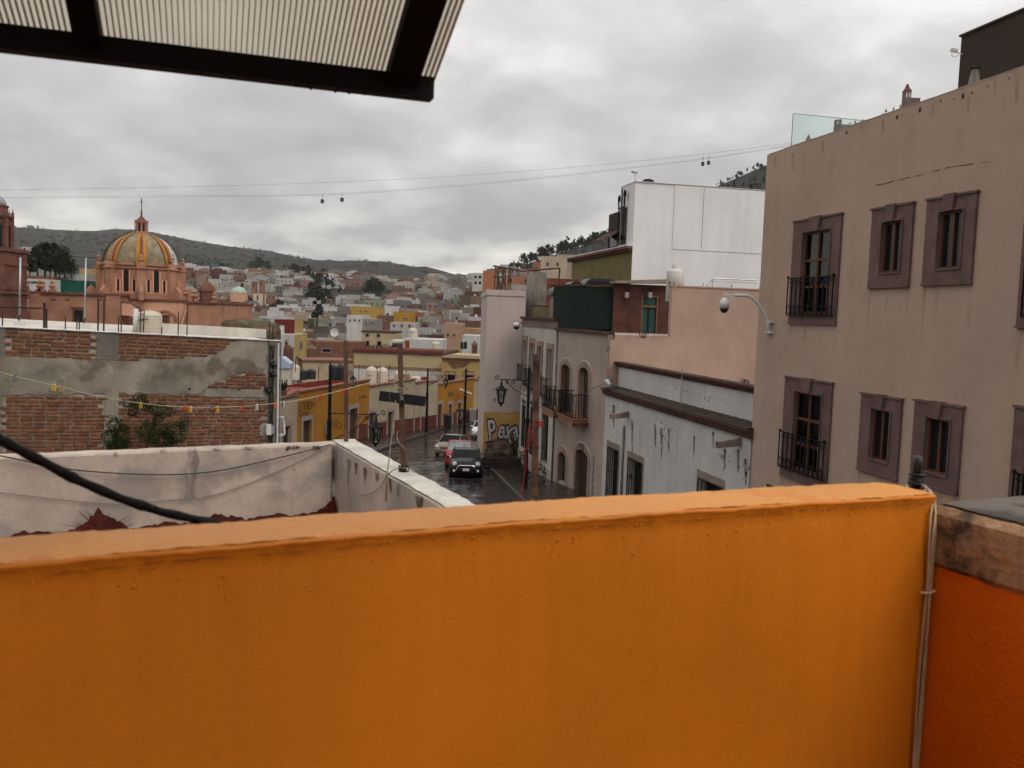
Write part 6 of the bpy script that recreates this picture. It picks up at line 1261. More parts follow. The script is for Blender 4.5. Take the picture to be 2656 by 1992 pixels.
# creepers and planting before the cream house
rn = random.Random(21)
for k, (px, py, Y, w_, h_, lab) in enumerate(((1352, 1210, 47, .35, .9, 'dark climbing plant beside the graffiti wall'), (1362, 1250, 43, .35, 1.0, 'dark leafy plant at the foot of the cream house'), (1402, 1240, 41.5, .3, .9, 'dark leafy plant behind the rusty post'), (1335, 1160, 52.4, .25, .5, 'small weed growing on the graffiti wall'))):
    c = PY(px, py, Y); o = thing('wall_plant', lab, 'plant', c.x, c.y, c.z - h_); mb = MB(); leafmass(mb, (0, 0, c.z), (w_, w_, h_), 260, .07, rn); part('foliage', mb, LEAF, o, kind='stuff', fix=False); part('stem', MB().tube([(0, 0, c.z - h_), (.05, 0, c.z)], .03, 5), BARK, o)
# ================================================================ church with tiled dome
DY = 120.0; MPP = DY / FPX
CAN = pm('pink_cantera', (.40, .198, .125), .88, var=.16, vs=.7, fine=.12, streak=.30, scol=(.16, .07, .05), bump=.15, bs=12, sscale=.7, patch=[((.22, .10, .07), 1.4, .58, .68, .5)])
PLA = pm('salmon_plaster', (.62, .335, .22), .88, var=.08, vs=.3, streak=.22, scol=(.30, .13, .085), bump=.05, sscale=.5)
DST = pm('dark_cantera', (.17, .073, .053), .9, var=.2, vs=.8, fine=.15, streak=.3, scol=(.09, .04, .03), bump=.2, bs=10)
TIL = pm('worn_dome_tile', (.25, .195, .115), .55, var=.25, vs=1.2, fine=.3, streak=.3, scol=(.09, .075, .05), bump=.15, bs=8, sscale=1.2)
TILW = pm('white_dome_tile', (.55, .55, .55), .4, var=.1, vs=1, patch=[((.05, .06, .09), 1.6, .55, .58, .9)])
ORR = pm('orange_dome_rib', (.40, .16, .018), .6, var=.15, vs=2, streak=.2)
ax = PY(367, 700, DY)
def cx(px, py=760): return PY(px, py, DY).x - ax.x
def cz(px, py): return PY(px, py, DY).z
ch_ = thing('domed_church', 'pink stone church with orange ribbed tiled dome', 'church', ax.x, DY, -16)
z_d0, z_d1, z_r0, z_r1 = cz(367, 764), cz(367, 692), cz(367, 692), cz(367, 607)
RD = 96 * MPP; n8 = math.radians(-67)
dr_ = part('drum', MB().lathe([(RD, z_d0 - 1), (RD, z_d1 - .5), (RD * 1.04, z_d1 - .42), (RD * 1.04, z_d1 - .1), (RD * 1.08, z_d1)], n=8, rot=n8), CAN, ch_)
part('drum_base', MB().lathe([(RD * 1.10, z_d0 - 1.2), (RD * 1.10, z_d0 + .15), (RD * 1.03, z_d0 + .3)], n=8, rot=n8), CAN, dr_)
def at8(k, r, dx=0.0, mid=False):
    a = n8 + 2 * math.pi * (k + (.5 if mid else 0)) / 8; return Vector((r * math.cos(a) - dx * math.sin(a), r * math.sin(a) + dx * math.cos(a), 0)), a
def rbox(mb, c, a, w, d, z0, z1, w1=None, d1=None):
    """box facing outward at angle a: w across, d radial"""
    t_, r_ = Vector((-math.sin(a), math.cos(a), 0)), Vector((math.cos(a), math.sin(a), 0)); w1 = w if w1 is None else w1; d1 = d if d1 is None else d1
    lo = [c + t_ * (sx_ * w / 2) + r_ * (sr * d / 2) + Vector((0, 0, z0)) for sx_, sr in ((-1, -1), (1, -1), (1, 1), (-1, 1))]; hi = [c + t_ * (sx_ * w1 / 2) + r_ * (sr * d1 / 2) + Vector((0, 0, z1)) for sx_, sr in ((-1, -1), (1, -1), (1, 1), (-1, 1))]
    return mb.add(lo + hi, [(3, 2, 1, 0), (4, 5, 6, 7), (0, 1, 5, 4), (1, 2, 6, 5), (2, 3, 7, 6), (3, 0, 4, 7)])
for k in range(8):
    c, a = at8(k, RD * 1.02); mb = MB(); rbox(mb, c, a, 1.15, .9, z_d0 - .6, z_d1 + .05); rbox(mb, c * 1.02, a, 1.35, 1.1, z_d1 - .45, z_d1 - .28); bt = part('buttress', mb, CAN, ch_)
    mb = MB(); rbox(mb, c * 1.02, a, .7, .6, z_d1 + .05, z_d1 + .42, .62, .52); mb.lathe([(.12, z_d1 + .42), (.30, z_d1 + .72), (.30, z_d1 + .85), (.13, z_d1 + .98), (.24, z_d1 + 1.16), (.10, z_d1 + 1.32), (.02, z_d1 + 1.5)], c.x * 1.02, c.y * 1.02, 8); part('urn_finial', mb, CAN, bt)
    c2, a = at8(k, RD * 1.22); mb = MB(); rbox(mb, c2, a, .6, 1.5, z_d0 - .8, z_d0 + .35); rbox(mb, c2, a, .5, 1.3, z_d0 + .35, z_d0 + 1.1, .5, .1); part('scroll_foot', mb, CAN, bt)
    if k in (0, 1, 6, 7, 2, 5):
        for dx, hw_, za_, zb_ in ((0, .36, z_d0 + .12, z_d1 - .55), (-1.05, .17, z_d0 + .16, z_d0 + 1.9), (1.05, .17, z_d0 + .16, z_d0 + 1.9)):
            ap = RD * math.cos(math.pi / 8); c, a = at8(k, ap + .005, dx, True); mb = MB(); rbox(mb, c, a, hw_ * 2, .02, za_, zb_ - (hw_ if dx == 0 else 0))
            if dx == 0:
                t_, r_ = Vector((-math.sin(a), math.cos(a), 0)), Vector((math.cos(a), math.sin(a), 0)); cc = c + r_ * .01; vs = [cc + t_ * (hw_ * math.cos(math.pi * q / 8)) + Vector((0, 0, zb_ - hw_ + hw_ * math.sin(math.pi * q / 8))) for q in range(9)]; mb.add(vs, [tuple(range(9))])
            wn = part('drum_window', mb, DARK, dr_)
            mb = MB(); c3, _ = at8(k, ap + .06, dx - hw_ - .10, True); rbox(mb, c3, a, .18, .22, za_ - .1, zb_ - (hw_ * .6 if dx == 0 else -.12)); c3, _ = at8(k, ap + .06, dx + hw_ + .10, True); rbox(mb, c3, a, .18, .22, za_ - .1, zb_ - (hw_ * .6 if dx == 0 else -.12)); part('window_jamb', mb, PLA, dr_)
        c, a = at8(k, RD * math.cos(math.pi / 8) + .06, 0, True); mb = MB()
        t_, r_ = Vector((-math.sin(a), math.cos(a), 0)), Vector((math.cos(a), math.sin(a), 0))
        mb.add([c + t_ * x_ + r_ * d_ + Vector((0, 0, zz)) for d_ in (0, .25) for x_, zz in ((-1.2, z_d1 + .02), (1.2, z_d1 + .02), (.2, z_d1 + .45), (-.2, z_d1 + .45))], [(0, 1, 2, 3), (4, 5, 6, 7), (0, 4, 7, 3), (3, 7, 6, 2), (2, 6, 5, 1)]); part('pediment', mb, CAN, dr_)
R0 = 92 * MPP; hd = z_r1 - z_r0; T1 = math.radians(77)
def dome_pt(t, a, lift=0.0): th = T1 * t; r = (R0 + lift) * math.cos(th) ** .92; return Vector((r * math.cos(a), r * math.sin(a), z_r0 + (hd + lift * .5) * math.sin(th) / math.sin(T1)))
for k in range(8):
    a0 = n8 + 2 * math.pi * k / 8; a1 = a0 + math.pi / 4
    part('dome_panel', MB().grid(lambda u, v: dome_pt(v, a0).lerp(dome_pt(v, a1), u) * 1.0, 6, 12), TILW if k == 1 else TIL, ch_, smooth=False)
    for da, wd, m_ in ((-.078, .042, ORR), (.078, .042, ORR), (0, .034, DST)):
        part('dome_rib', MB().grid(lambda u, v: dome_pt(v, a0 + (da + wd * (2 * u - 1)) * (1 + .5 * v), .10 if m_ is ORR else .14), 2, 12), m_, ch_)
zl0, zl1, zl2 = cz(367, 606), cz(367, 577), cz(367, 562)
ln_ = part('lantern', MB().lathe([(1.0, zl0 - .25), (1.0, zl0 + .15), (.72, zl0 + .2), (.72, zl1 - .05), (.88, zl1), (.88, zl1 + .12)], n=8, rot=n8), CAN, ch_)
for k in range(8):
    c, a = at8(k, .70, 0, True); mb = MB(); rbox(mb, c * .95, a, .28, .06, zl0 + .3, zl1 - .2); part('lantern_opening', mb, DARK, ln_)
    c, a = at8(k, .82); mb = MB().tube([(c.x, c.y, zl0 + .1), (c.x, c.y, zl1)], .06, 6).lathe([(.07, zl1 + .12), (.09, zl1 + .22), (.01, zl1 + .42)], c.x, c.y, 6); part('lantern_column', mb, CAN, ln_)
part('lantern_roof', MB().lathe([(.86, zl1 + .12), (.55, zl1 + .35), (.36, zl1 + .6), (.18, zl2 - .0), (.10, zl2 + .15), (.17, zl2 + .3), (.09, zl2 + .45), (.15, zl2 + .65), (.07, zl2 + .8), (.12, cz(367, 546)), (.03, cz(367, 543))], n=10), pm('dark_red_cap', (.16, .045, .035), .8, var=.2), ln_)
zc0 = cz(367, 546); zc1 = cz(367, 514); part('iron_cross', MB().tube([(0, 0, zc0), (0, 0, zc1)], .05, 5).bar((-.28, 0, lerp(zc0, zc1, .70)), (.28, 0, lerp(zc0, zc1, .70)), .06).ell((0, 0, lerp(zc0, zc1, .78)), .09, 6, 5), IRON, ln_)
# body of the church: transept end, nave walls, corner block
zp0 = cz(270, 768)
body = part('transept', MB().box(cx(160), cx(378), -7.5, 8, -16, zp0), CAN, ch_); part('cornice', MB().box(cx(157), cx(381), -7.75, 8.2, zp0 + .002, zp0 + .3), DST, body)
part('door', MB().box(cx(264), cx(285), -7.56, -7.51, cz(275, 862), cz(275, 805)), DARK, body); part('door_surround', MB().box(cx(260), cx(263.8), -7.62, -7.51, cz(275, 862), cz(275, 801)).box(cx(285.2), cx(289), -7.62, -7.51, cz(275, 862), cz(275, 801)).box(cx(257), cx(292), -7.66, -7.51, cz(275, 801), cz(275, 797.5)), DST, body)
part('pilaster', MB().box(cx(160), cx(182), -7.9, -7.5, -16, zp0 - .02), CAN, body); part('pilaster', MB().box(cx(345), cx(378), -7.9, -7.5, -16, zp0 - .02), CAN, body)
for px in (207, 241, 320, 335): part('recess_block', MB().box(cx(px), cx(px + 12), -7.53, -7.501, cz(px, 782), cz(px, 777)), DST, body)
zn = cz(460, 783); nv = part('nave_wall', MB().box(cx(378) + .02, cx(540), -5.2, 8, -16, zn), PLA, ch_); part('nave_cornice', MB().box(cx(378) + .02, cx(541), -5.4, 8.1, zn + .002, zn + .28), DST, nv)
zk = cz(575, 796) + .35; ck = part('corner_block', MB().box(cx(541) + .02, cx(610), -7.5, 8, -16, zk), CAN, ch_); part('block_cornice', MB().box(cx(538), cx(613), -7.7, 8.2, zk + .002, zk + .26), DST, ck)
zn2 = cz(80, 764); nl = part('nave_wall', MB().box(cx(-140), cx(160) - .02, -5.2, 8, -16, zn2), pm('orange_plaster', (.66, .31, .18), .88, var=.08, vs=.3, streak=.2, scol=(.30, .12, .07), bump=.05), ch_); part('nave_cornice', MB().box(cx(-140), cx(160) - .03, -5.4, 8.1, zn2 + .002, zn2 + .28), DST, nl)
def archwin(par, pxc, pyt, rpx, w, yb0, yb1, y):
    r = rpx * MPP; xc, zc_ = cx(pxc), cz(pxc, pyt + rpx); mb = MB(); n = 12
    for q in range(n):
        a0, a1 = math.pi * q / n, math.pi * (q + 1) / n; P = lambda rr, a, yy: (xc + rr * math.cos(a), yy, zc_ + rr * math.sin(a))
        mb.add([P(r, a0, y - .18), P(r, a1, y - .18), P(r * .80, a1, y - .18), P(r * .80, a0, y - .18), P(r, a0, y), P(r, a1, y), P(r * .80, a1, y), P(r * .80, a0, y)], [(0, 1, 2, 3), (0, 4, 5, 1), (2, 6, 7, 3)])
    part('blind_arch', mb, CAN, par); wn = part('nave_window', MB().box(xc - w * MPP, xc + w * MPP, y - .06, y - .01, cz(pxc, yb1), cz(pxc, yb0)), DARK, par)
    part('window_surround', MB().box(xc - (w + 3) * MPP, xc - w * MPP, y - .14, y - .002, cz(pxc, yb1), cz(pxc, yb0)).box(xc + w * MPP, xc + (w + 3) * MPP, y - .14, y - .002, cz(pxc, yb1), cz(pxc, yb0)).box(xc - (w + 4) * MPP, xc + (w + 4) * MPP, y - .18, y - .002, cz(pxc, yb0), cz(pxc, yb0 - 3)), CAN, par)
    for q in range(3): part('window_bar', MB().box(xc + (q - 1) * w * .5 * MPP - .03, xc + (q - 1) * w * .5 * MPP + .03, y - .09, y - .065, cz(pxc, yb1), cz(pxc, yb0)), CAN, wn)
archwin(nv, 470, 804, 27, 7.5, 818, 850, -5.2); archwin(nl, 68, 790, 26, 7, 806, 850, -5.2)
def flyer(pts, th, y0, y1, nm='flying_buttress'):
    top = [(cx(px, py), cz(px, py)) for px, py in pts]; bot = [(x, z - th) for x, z in reversed(top)]; part(nm, MB().prism(top + bot, y0, y1), PLA, ch_); part('buttress_ridge', MB().prism(top + [(x, z - .16) for x, z in reversed(top)], y0 - .08, y1 + .08).__class__().prism([(x, z + .02) for x, z in top] + [(x, z + .18) for x, z in reversed(top)], y0 - .06, y1 + .06), DST, ch_)
flyer([(380, 787), (402, 789), (415, 798), (430, 815), (448, 832), (456, 835)], 1.6, -7.6, -6.6); flyer([(118, 770), (104, 795), (96, 815), (88, 828)], 1.2, -7.4, -6.4); flyer([(158, 778), (146, 780), (135, 788), (118, 808), (108, 818), (95, 828)], 1.4, -8.6, -7.7); flyer([(538, 792), (534, 810), (528, 830), (524, 842)], 1.0, -8, -7)
def urn(px, py, s, y=-5.0, par=None):
    x, z = cx(px), cz(px, py); return part('urn_finial', MB().box(x - .35 * s, x + .35 * s, y - .35 * s, y + .35 * s, z, z + .5 * s).lathe([(.15 * s, z + .5 * s), (.38 * s, z + .8 * s), (.36 * s, z + 1.0 * s), (.12 * s, z + 1.15 * s), (.27 * s, z + 1.4 * s), (.10 * s, z + 1.6 * s), (.03 * s, z + 1.9 * s)], x, y, 8), CAN, par or ch_)
for px, py in ((95, 761), (121, 762), (174, 764), (180, 764), (206, 764), (518, 780), (548, 786), (557, 786), (601, 791)): urn(px, py, 1.05 if px < 500 else .95, -5.0 if px < 160 or 378 < px < 540 else -7.0)
xt, zt_ = cx(577), zk; part('corner_turret', MB().lathe([(.95, zt_), (.95, zt_ + 1.5), (1.05, zt_ + 1.6), (1.05, zt_ + 1.75), (.85, zt_ + 2.3), (.45, zt_ + 2.75), (.15, zt_ + 2.95), (.10, zt_ + 3.4), (.02, zt_ + 3.9)], xt, -6.0, 10), DST, ck)
bm = part('rear_vault', MB().lathe([(4.6, -16), (4.6, cz(650, 850) - .3), (4.2, cz(650, 838)), (3.0, cz(650, 831)), (1.0, cz(650, 828))], cx(652), -2, 14), pm('mossy_vault', (.10, .075, .045), .9, var=.3, vs=.8), ch_)
# bell tower at the edge of the view
TY = 108.0; tx = PY(-12, 650, TY); bt_ = thing('bell_tower', 'dark red stone bell tower with small grey dome', 'church tower', tx.x, TY, -16)
mt = TY / FPX; zt = lambda py: PY(10, py, TY).z
def stage(hw_, z0, z1, nm='stage', mat=DST): return part(nm, MB().lathe([(hw_, z0), (hw_, z1)], n=8, rot=math.pi / 8), mat, bt_)
H1, H2 = 44 * mt * 1.05, 36 * mt * 1.06
s1 = part('lower_stage', MB().box(-H1 * 1.12, H1 * 1.12, -H1 * 1.12, H1 * 1.12, -16, zt(652)), DST, bt_)
for py, ex in ((648, 1.22), (683, 1.18), (746, 1.20), (757, 1.25)): part('string_course', MB().box(-H1 * ex, H1 * ex, -H1 * ex, H1 * ex, zt(py) - .25, zt(py) + .15), DST, s1)
for k in (-1, -.35, .35, 1): part('pilaster', MB().box(k * H1 - .35, k * H1 + .35, -H1 * 1.17, -H1 * 1.12, zt(745), zt(690)), DST, s1)
s2 = stage(H2, zt(650), zt(562), 'belfry_stage')
part('belfry_cornice', MB().lathe([(H2 * 1.02, zt(570)), (H2 * 1.14, zt(564)), (H2 * 1.16, zt(560)), (H2 * 1.0, zt(557))], n=8, rot=math.pi / 8), DST, s2)
for k in range(8):
    a = math.pi / 8 + k * math.pi / 4; c = Vector((H2 * math.cos(a), H2 * math.sin(a), 0)); mb = MB(); rbox(mb, c, a, .45, .45, zt(648), zt(566)); mb.lathe([(.14, zt(560)), (.22, zt(552)), (.08, zt(548)), (.03, zt(540))], c.x * 1.05, c.y * 1.05, 6); part('engaged_column', mb, DST, s2)
    c, a2 = Vector((H2 * math.cos(math.pi / 8) * math.cos(k * math.pi / 4), H2 * math.cos(math.pi / 8) * math.sin(k * math.pi / 4), 0)), k * math.pi / 4; mb = MB(); rbox(mb, c, a2, .7, .05, zt(640), zt(585)); part('bell_opening', mb, DARK, s2)
s3 = stage(30 * mt, zt(557), zt(536), 'attic_stage'); part('attic_cornice', MB().lathe([(31 * mt, zt(538)), (33 * mt, zt(534)), (30 * mt, zt(532))], n=8, rot=math.pi / 8), DST, s3)
part('small_dome', MB().lathe([(27 * mt * math.cos(q * .157), zt(532) + 27 * mt * math.sin(q * .157)) for q in range(11)][:-1] + [(.12, zt(532) + 27 * mt)], n=16), pm('grey_dome', (.30, .31, .32), .6, var=.2, vs=2, streak=.3), bt_, smooth=True)
# ================================================================ land: valley, far ridge, near hill
RIDGE = [(-1200, 620), (-400, 600), (25, 588), (100, 592), (160, 597), (240, 600), (290, 594), (340, 594), (420, 607), (520, 628), (600, 640), (680, 648), (740, 660), (800, 672), (850, 677), (870, 680), (920, 675), (1000, 679), (1060, 690), (1100, 700), (1190, 722), (1260, 745), (1400, 775), (1700, 790), (2200, 800), (4200, 840)]
HILL = [(1000, 830), (1100, 790), (1180, 757), (1230, 738), (1290, 713), (1330, 697), (1400, 672), (1480, 645), (1570, 615), (1700, 553), (1840, 484), (1985, 420), (2080, 374), (2180, 322), (2280, 291), (2350, 276), (2460, 290), (2700, 330), (3300, 420), (4200, 560)]
def hz(px): return CY - FPX * math.tan(PITCH) / math.cos(0) * 1.0 + (px - CX) * math.tan(ROLL)
def flat(px): d = ray(px, hz(px)); return Vector((d.x, d.y, 0)).normalized()
def elev(px, py): d = ray(px, py); return d.z / math.hypot(d.x, d.y)
RR, RH = 3000.0, 760.0
BASE = [(0, -5.4), (140, -16.2), (170, -18.5), (220, -20.5), (350, -20), (520, -9), (720, 7), (1000, 30), (1500, 64), (1900, 98)]
def rough(x, y): return math.sin(x * .013 + 1.3) * math.cos(y * .011) + .5 * math.sin(x * .031 + y * .027) + .3 * math.sin(x * .07 - y * .05)
def land(px, r):
    d = flat(px); Y = r * d.y
    zb_ = zr(Y) - .6 if r < 140 and d.y > .5 else interp(r, BASE)
    zrd = elev(px, interp(px, RIDGE)) * RR
    if r > 1500: s = min(1, (r - 1500) / (RR - 1500)); zb_ = lerp(64, zrd, s ** 1.15) if r <= RR else zrd - (r - RR) * .15
    zz = zb_ + (rough(d.x * r, d.y * r) * min(14, r * .006) * (.25 if r > 2300 else 1) * (0 if r < 160 else 1) * (1 if abs(r - RR) > 1 else .1))
    wgt = interp(px, [(1000, 0), (1230, 1)])
    if wgt > 0 and r > 200:
        zs = elev(px, interp(px, HILL)) * RH
        s = min(1, (r - 200) / (RH - 200)); zh = lerp(interp(200, BASE), zs, s ** .95) if r <= RH else zs - (r - RH) * .35
        if zh > zz: zz = lerp(zz, zh + rough(d.x * r, d.y * r) * min(3, r * .004), wgt) if r != RH else lerp(zz, zh, wgt)
    return zz
GRD = pm('scrub_land', (.018, .015, .012), .95, var=.30, vs=.004, fine=.0, bump=0, patch=[((.009, .0105, .007), .012, .46, .62, .85), ((.026, .021, .017), .02, .60, .68, .7, 3), ((.022, .026, .015), .05, .56, .66, .7, 6)])
pxs = list(range(-1500, 4300, 50)); rs_ = [2, 30, 60, 100, 140, 160, 180, 220, 260, 300, 350, 400, 460, 520, 580, 640, 700, RH, 830, 900, 1000, 1100, 1200, 1350, 1500, 1650, 1800, 1950, 2100, 2250, 2400, 2550, 2700, 2850, RR, 3300, 3700]
mb = MB(); mb.v = []
for r in rs_:
    for px in pxs: d = flat(px); mb.v.append((d.x * r, d.y * r, land(px, r)))
n = len(pxs); mb.f = [(j * n + i, j * n + i + 1, (j + 1) * n + i + 1, (j + 1) * n + i) for j in range(len(rs_) - 1) for i in range(n - 1)]
# the plain behind the viewer
k0 = len(mb.v); ring = [(i, 0) for i in range(1)]
mb.add([(-3700, -900, -6), (3700, -900, -6), (3700, 6, -6.2), (-3700, 6, -6.2)], [(0, 1, 2, 3)])
tag(solo('ground', None, None, mb, GRD, smooth=True, fix=False), kind='structure')

# ================================================================ town
hm = bpy.data.materials.new('house_paint'); hm.use_nodes = True; t_ = hm.node_tree; b_ = t_.nodes['Principled BSDF']; b_.inputs['Roughness'].default_value = .9; b_.inputs['Specular IOR Level'].default_value = .15
oi = t_.nodes.new('ShaderNodeObjectInfo'); gq = t_.nodes.new('ShaderNodeNewGeometry'); nz_ = N(t_, 'ShaderNodeTexNoise', ins={'Scale': .35, 'Detail': 5}); t_.links.new(gq.outputs['Position'], nz_.inputs['Vector'])
t_.links.new(mixc(t_, ramp(t_, nz_.outputs[0], [(.4, 0.0), (.75, .55)]), oi.outputs['Color'], mixc(t_, 1.0, oi.outputs['Color'], (.55, .5, .46), 'MULTIPLY')), b_.inputs['Base Color'])
hm2 = bpy.data.materials.new('house_paint_mass'); hm2.use_nodes = True; t2_ = hm2.node_tree; at_ = t2_.nodes.new('ShaderNodeAttribute'); at_.attribute_name = 'Col'; t2_.links.new(at_.outputs[0], t2_.nodes['Principled BSDF'].inputs['Base Color']); t2_.nodes['Principled BSDF'].inputs['Roughness'].default_value = .9
PAL = [('white', (.46, .445, .43), 24), ('off-white', (.36, .335, .30), 17), ('cream', (.36, .29, .20), 11), ('grey concrete', (.18, .165, .15), 18), ('brick', (.165, .085, .058), 14), ('tan', (.22, .155, .11), 12), ('pink', (.28, .16, .14), 4), ('yellow', (.32, .20, .06), 2), ('orange', (.27, .12, .06), 2), ('dark red', (.13, .04, .03), 3), ('pale blue', (.22, .25, .27), 1), ('pale green', (.22, .25, .17), 1)]
tot = sum(p[2] for p in PAL); rt = random.Random(99)
def pick():
    x = rt.uniform(0, tot)
    for p in PAL:
        x -= p[2]
        if x <= 0: return p
    return PAL[0]
ub = MB(); ub.add([(-.5, -.5, 0), (.5, -.5, 0), (.5, .5, 0), (-.5, .5, 0), (-.5, -.5, 1), (.5, -.5, 1), (.5, .5, 1), (-.5, .5, 1), (-.46, -.46, 1), (.46, -.46, 1), (.46, .46, 1), (-.46, .46, 1), (-.46, -.46, .93), (.46, -.46, .93), (.46, .46, .93), (-.46, .46, .93)],
    [(0, 1, 5, 4), (1, 2, 6, 5), (2, 3, 7, 6), (3, 0, 4, 7), (4, 5, 9, 8), (5, 6, 10, 9), (6, 7, 11, 10), (7, 4, 8, 11), (8, 9, 13, 12), (9, 10, 14, 13), (10, 11, 15, 14), (11, 8, 12, 15), (12, 13, 14, 15)])
UBM = ub.mesh('house_walls', hm)
wv = MB().box(-.5, .5, -.06, .05, 0, 1); WNM = wv.mesh('window', GL); WNF = MB().box(-.62, .62, -.04, .05, -.12, -.01).mesh('window_sill', BUFF)
TKM = MB().lathe([(.5, 0), (.5, .75), (.3, .95), (.12, 1.0)], n=10).mesh('water_tank', TANKC, True); TKB = MB().lathe([(.5, 0), (.5, .75), (.3, .95), (.12, 1.0)], n=10).mesh('water_tank', TANKK, True)
def add_obj(name, me, par, loc, sc, col=None):
    o = link(bpy.data.objects.new(name, me), par); o.location = loc; o.scale = sc
    if col: o.color = (*col, 1)
    return o
EXCL = [(560, 790, 820, 940, 152), (772, 935, 870, 960, 172), (915, 1260, 850, 1020, 186), (610, 700, 700, 790, 640), (815, 1010, 690, 762, 850), (905, 1070, 790, 835, 355)]
cand = []
for (r0, r1, sp) in ((160, 260, 9.0), (260, 430, 10.5), (430, 700, 13), (700, 1130, 17)):
    r = r0
    while r < r1:
        a = 440.0
        while a < 1330:
            px = a + rt.uniform(-.35, .35) * sp / r * FPX; rr2 = r + rt.uniform(-.35, .35) * sp; a += sp / r * FPX
            if rt.random() < .04: continue
            d = flat(px); z = land(px, rr2); p = Vector((d.x * rr2, d.y * rr2, z)); qx, qy = proj(p)
            w_, dp, h_ = rt.uniform(.72, 1.25) * min(sp, 13) * .92, rt.uniform(.8, 1.2) * min(sp, 13) * .85, rt.choice([3.2, 3.4, 3.8, 5.6, 6.2, 6.6, 7, 8.6])
            if qx > 1262 and qy > 745: continue
            top = qy - h_ / rr2 * FPX
            if any(rr2 < yd and x0 - 6 < qx < x1 + 6 and y0 < top < y1 for x0, x1, y0, y1, yd in EXCL): continue
            if qx > 1150 and qy < 640: continue
            if r > 1100 and rt.random() < .25: continue
            if qx < 612 and qy > 800: continue
            cand.append((rr2, p, w_, dp, h_, qx, qy, top))
        r += sp * .95
cand.sort(key=lambda c: c[0]); houses = []; mass = MB(); mcol = []
def massbox(m, w_, dp, h_, col, mcol):
    vs = [m @ Vector((x * w_, y * dp, z * h_)) for x, y, z in ub.v]; k = len(mass.f); mass.add(vs, ub.f); mcol += [col] * (len(mass.f) - k)
for i, (r, p, w_, dp, h_, qx, qy, top) in enumerate(cand):
    nm, col, _ = pick(); fcol = rt.uniform(.70, 1.06); col = tuple(min(.8, x * fcol * rt.uniform(.97, 1.03)) for x in col); rot = math.atan2(-p.x, p.y) * 1 + rt.gauss(0, .28)
    up_ = rt.random() < .4; uw, ud, uh = w_ * rt.uniform(.35, .7), dp * rt.uniform(.4, .8), rt.uniform(2.2, 3.0); ux_, uy = rt.uniform(-.14, .14) * w_, rt.uniform(-.05, .1) * dp
    fl_ = max(1, int(h_ / 2.9)); nwin = max(1, int(w_ / 3.0)); z0 = p.z - 3.0; Ht = h_ + 3.0
    if len(houses) < 300:
        e = thing('town_house', 'x', 'house', p.x, p.y, z0, math.degrees(rot), None); houses.append((e, nm, qx, qy, top, r, h_, up_))
        add_obj('walls', UBM, e, (0, 0, 0), (w_, dp, Ht), col)
        if up_: add_obj('upper_storey', UBM, e, (ux_, uy, Ht * .93), (uw, ud, uh + Ht * .07), tuple(x * fcol for x in (col if rt.random() < .6 else pick()[1])))
        for f in range(fl_):
            for k in range(nwin):
                if rt.random() < .25: continue
                wo_ = add_obj('window', WNM, e, ((k + .5) / nwin * w_ - w_ / 2 + rt.uniform(-.2, .2), -dp / 2, 3.0 + f * 2.8 + (.2 if (f == 0 and rt.random() < .4) else .95)), (rt.uniform(.7, 1.2), 1, rt.uniform(1.0, 1.6)))
                if r < 260: add_obj('window_sill', WNF, wo_, (0, 0, 0), (1, 1, 1))
        if rt.random() < .5: add_obj('rooftop_tank', TKB if rt.random() < .5 else TKM, e, (rt.uniform(-.3, .3) * w_, rt.uniform(-.3, .2) * dp, Ht * .93), (1.1, 1.1, rt.uniform(1.5, 2.1)))
    else:
        m = Matrix.Translation((p.x, p.y, z0)) @ Matrix.Rotation(rot, 4, 'Z'); massbox(m, w_, dp, Ht, col, mcol)
        if up_: massbox(m @ Matrix.Translation((ux_, uy, Ht * .9)), uw, ud, uh, tuple(x * .9 for x in col), mcol)
        for f in range(fl_):
            for k in range(nwin):
                if rt.random() < .3: continue
                k0 = len(mass.f); x = (k + .5) / nwin * w_ - w_ / 2; z = 3.9 + f * 2.8; a_ = rt.uniform(.4, .6)
                mass.add([m @ Vector(q) for q in ((x - a_, -dp / 2 - .05, z), (x + a_, -dp / 2 - .05, z), (x + a_, -dp / 2 - .05, z + 1.4), (x - a_, -dp / 2 - .05, z + 1.4))], [(0, 1, 2, 3)]); mcol.append((.02, .02, .022))
        if rt.random() < .3:
            k0 = len(mass.f); mass.add([m @ Vector((a + .2 * w_, b, c + Ht)) for a, b, c in [(-.6, -.6, 0), (.6, -.6, 0), (.6, .6, 0), (-.6, .6, 0), (-.6, -.6, 1.6), (.6, -.6, 1.6), (.6, .6, 1.6), (-.6, .6, 1.6)]], [(4, 5, 6, 7), (0, 1, 5, 4), (1, 2, 6, 5), (2, 3, 7, 6), (3, 0, 4, 7)]); mcol += [(.02, .02, .02) if rt.random() < .5 else (.42, .38, .3)] * (len(mass.f) - k0)
me = mass.mesh('far_houses', hm2, fix=False); at2 = me.color_attributes.new('Col', 'FLOAT_COLOR', 'CORNER'); buf = []
for pl, c in zip(me.polygons, mcol): buf += [*c, 1] * pl.loop_total
at2.data.foreach_set('color', buf); o = link(bpy.data.objects.new('far_houses', me)); tag(o, 'dense mass of small flat-roofed houses covering the far slope', 'houses', kind='stuff')
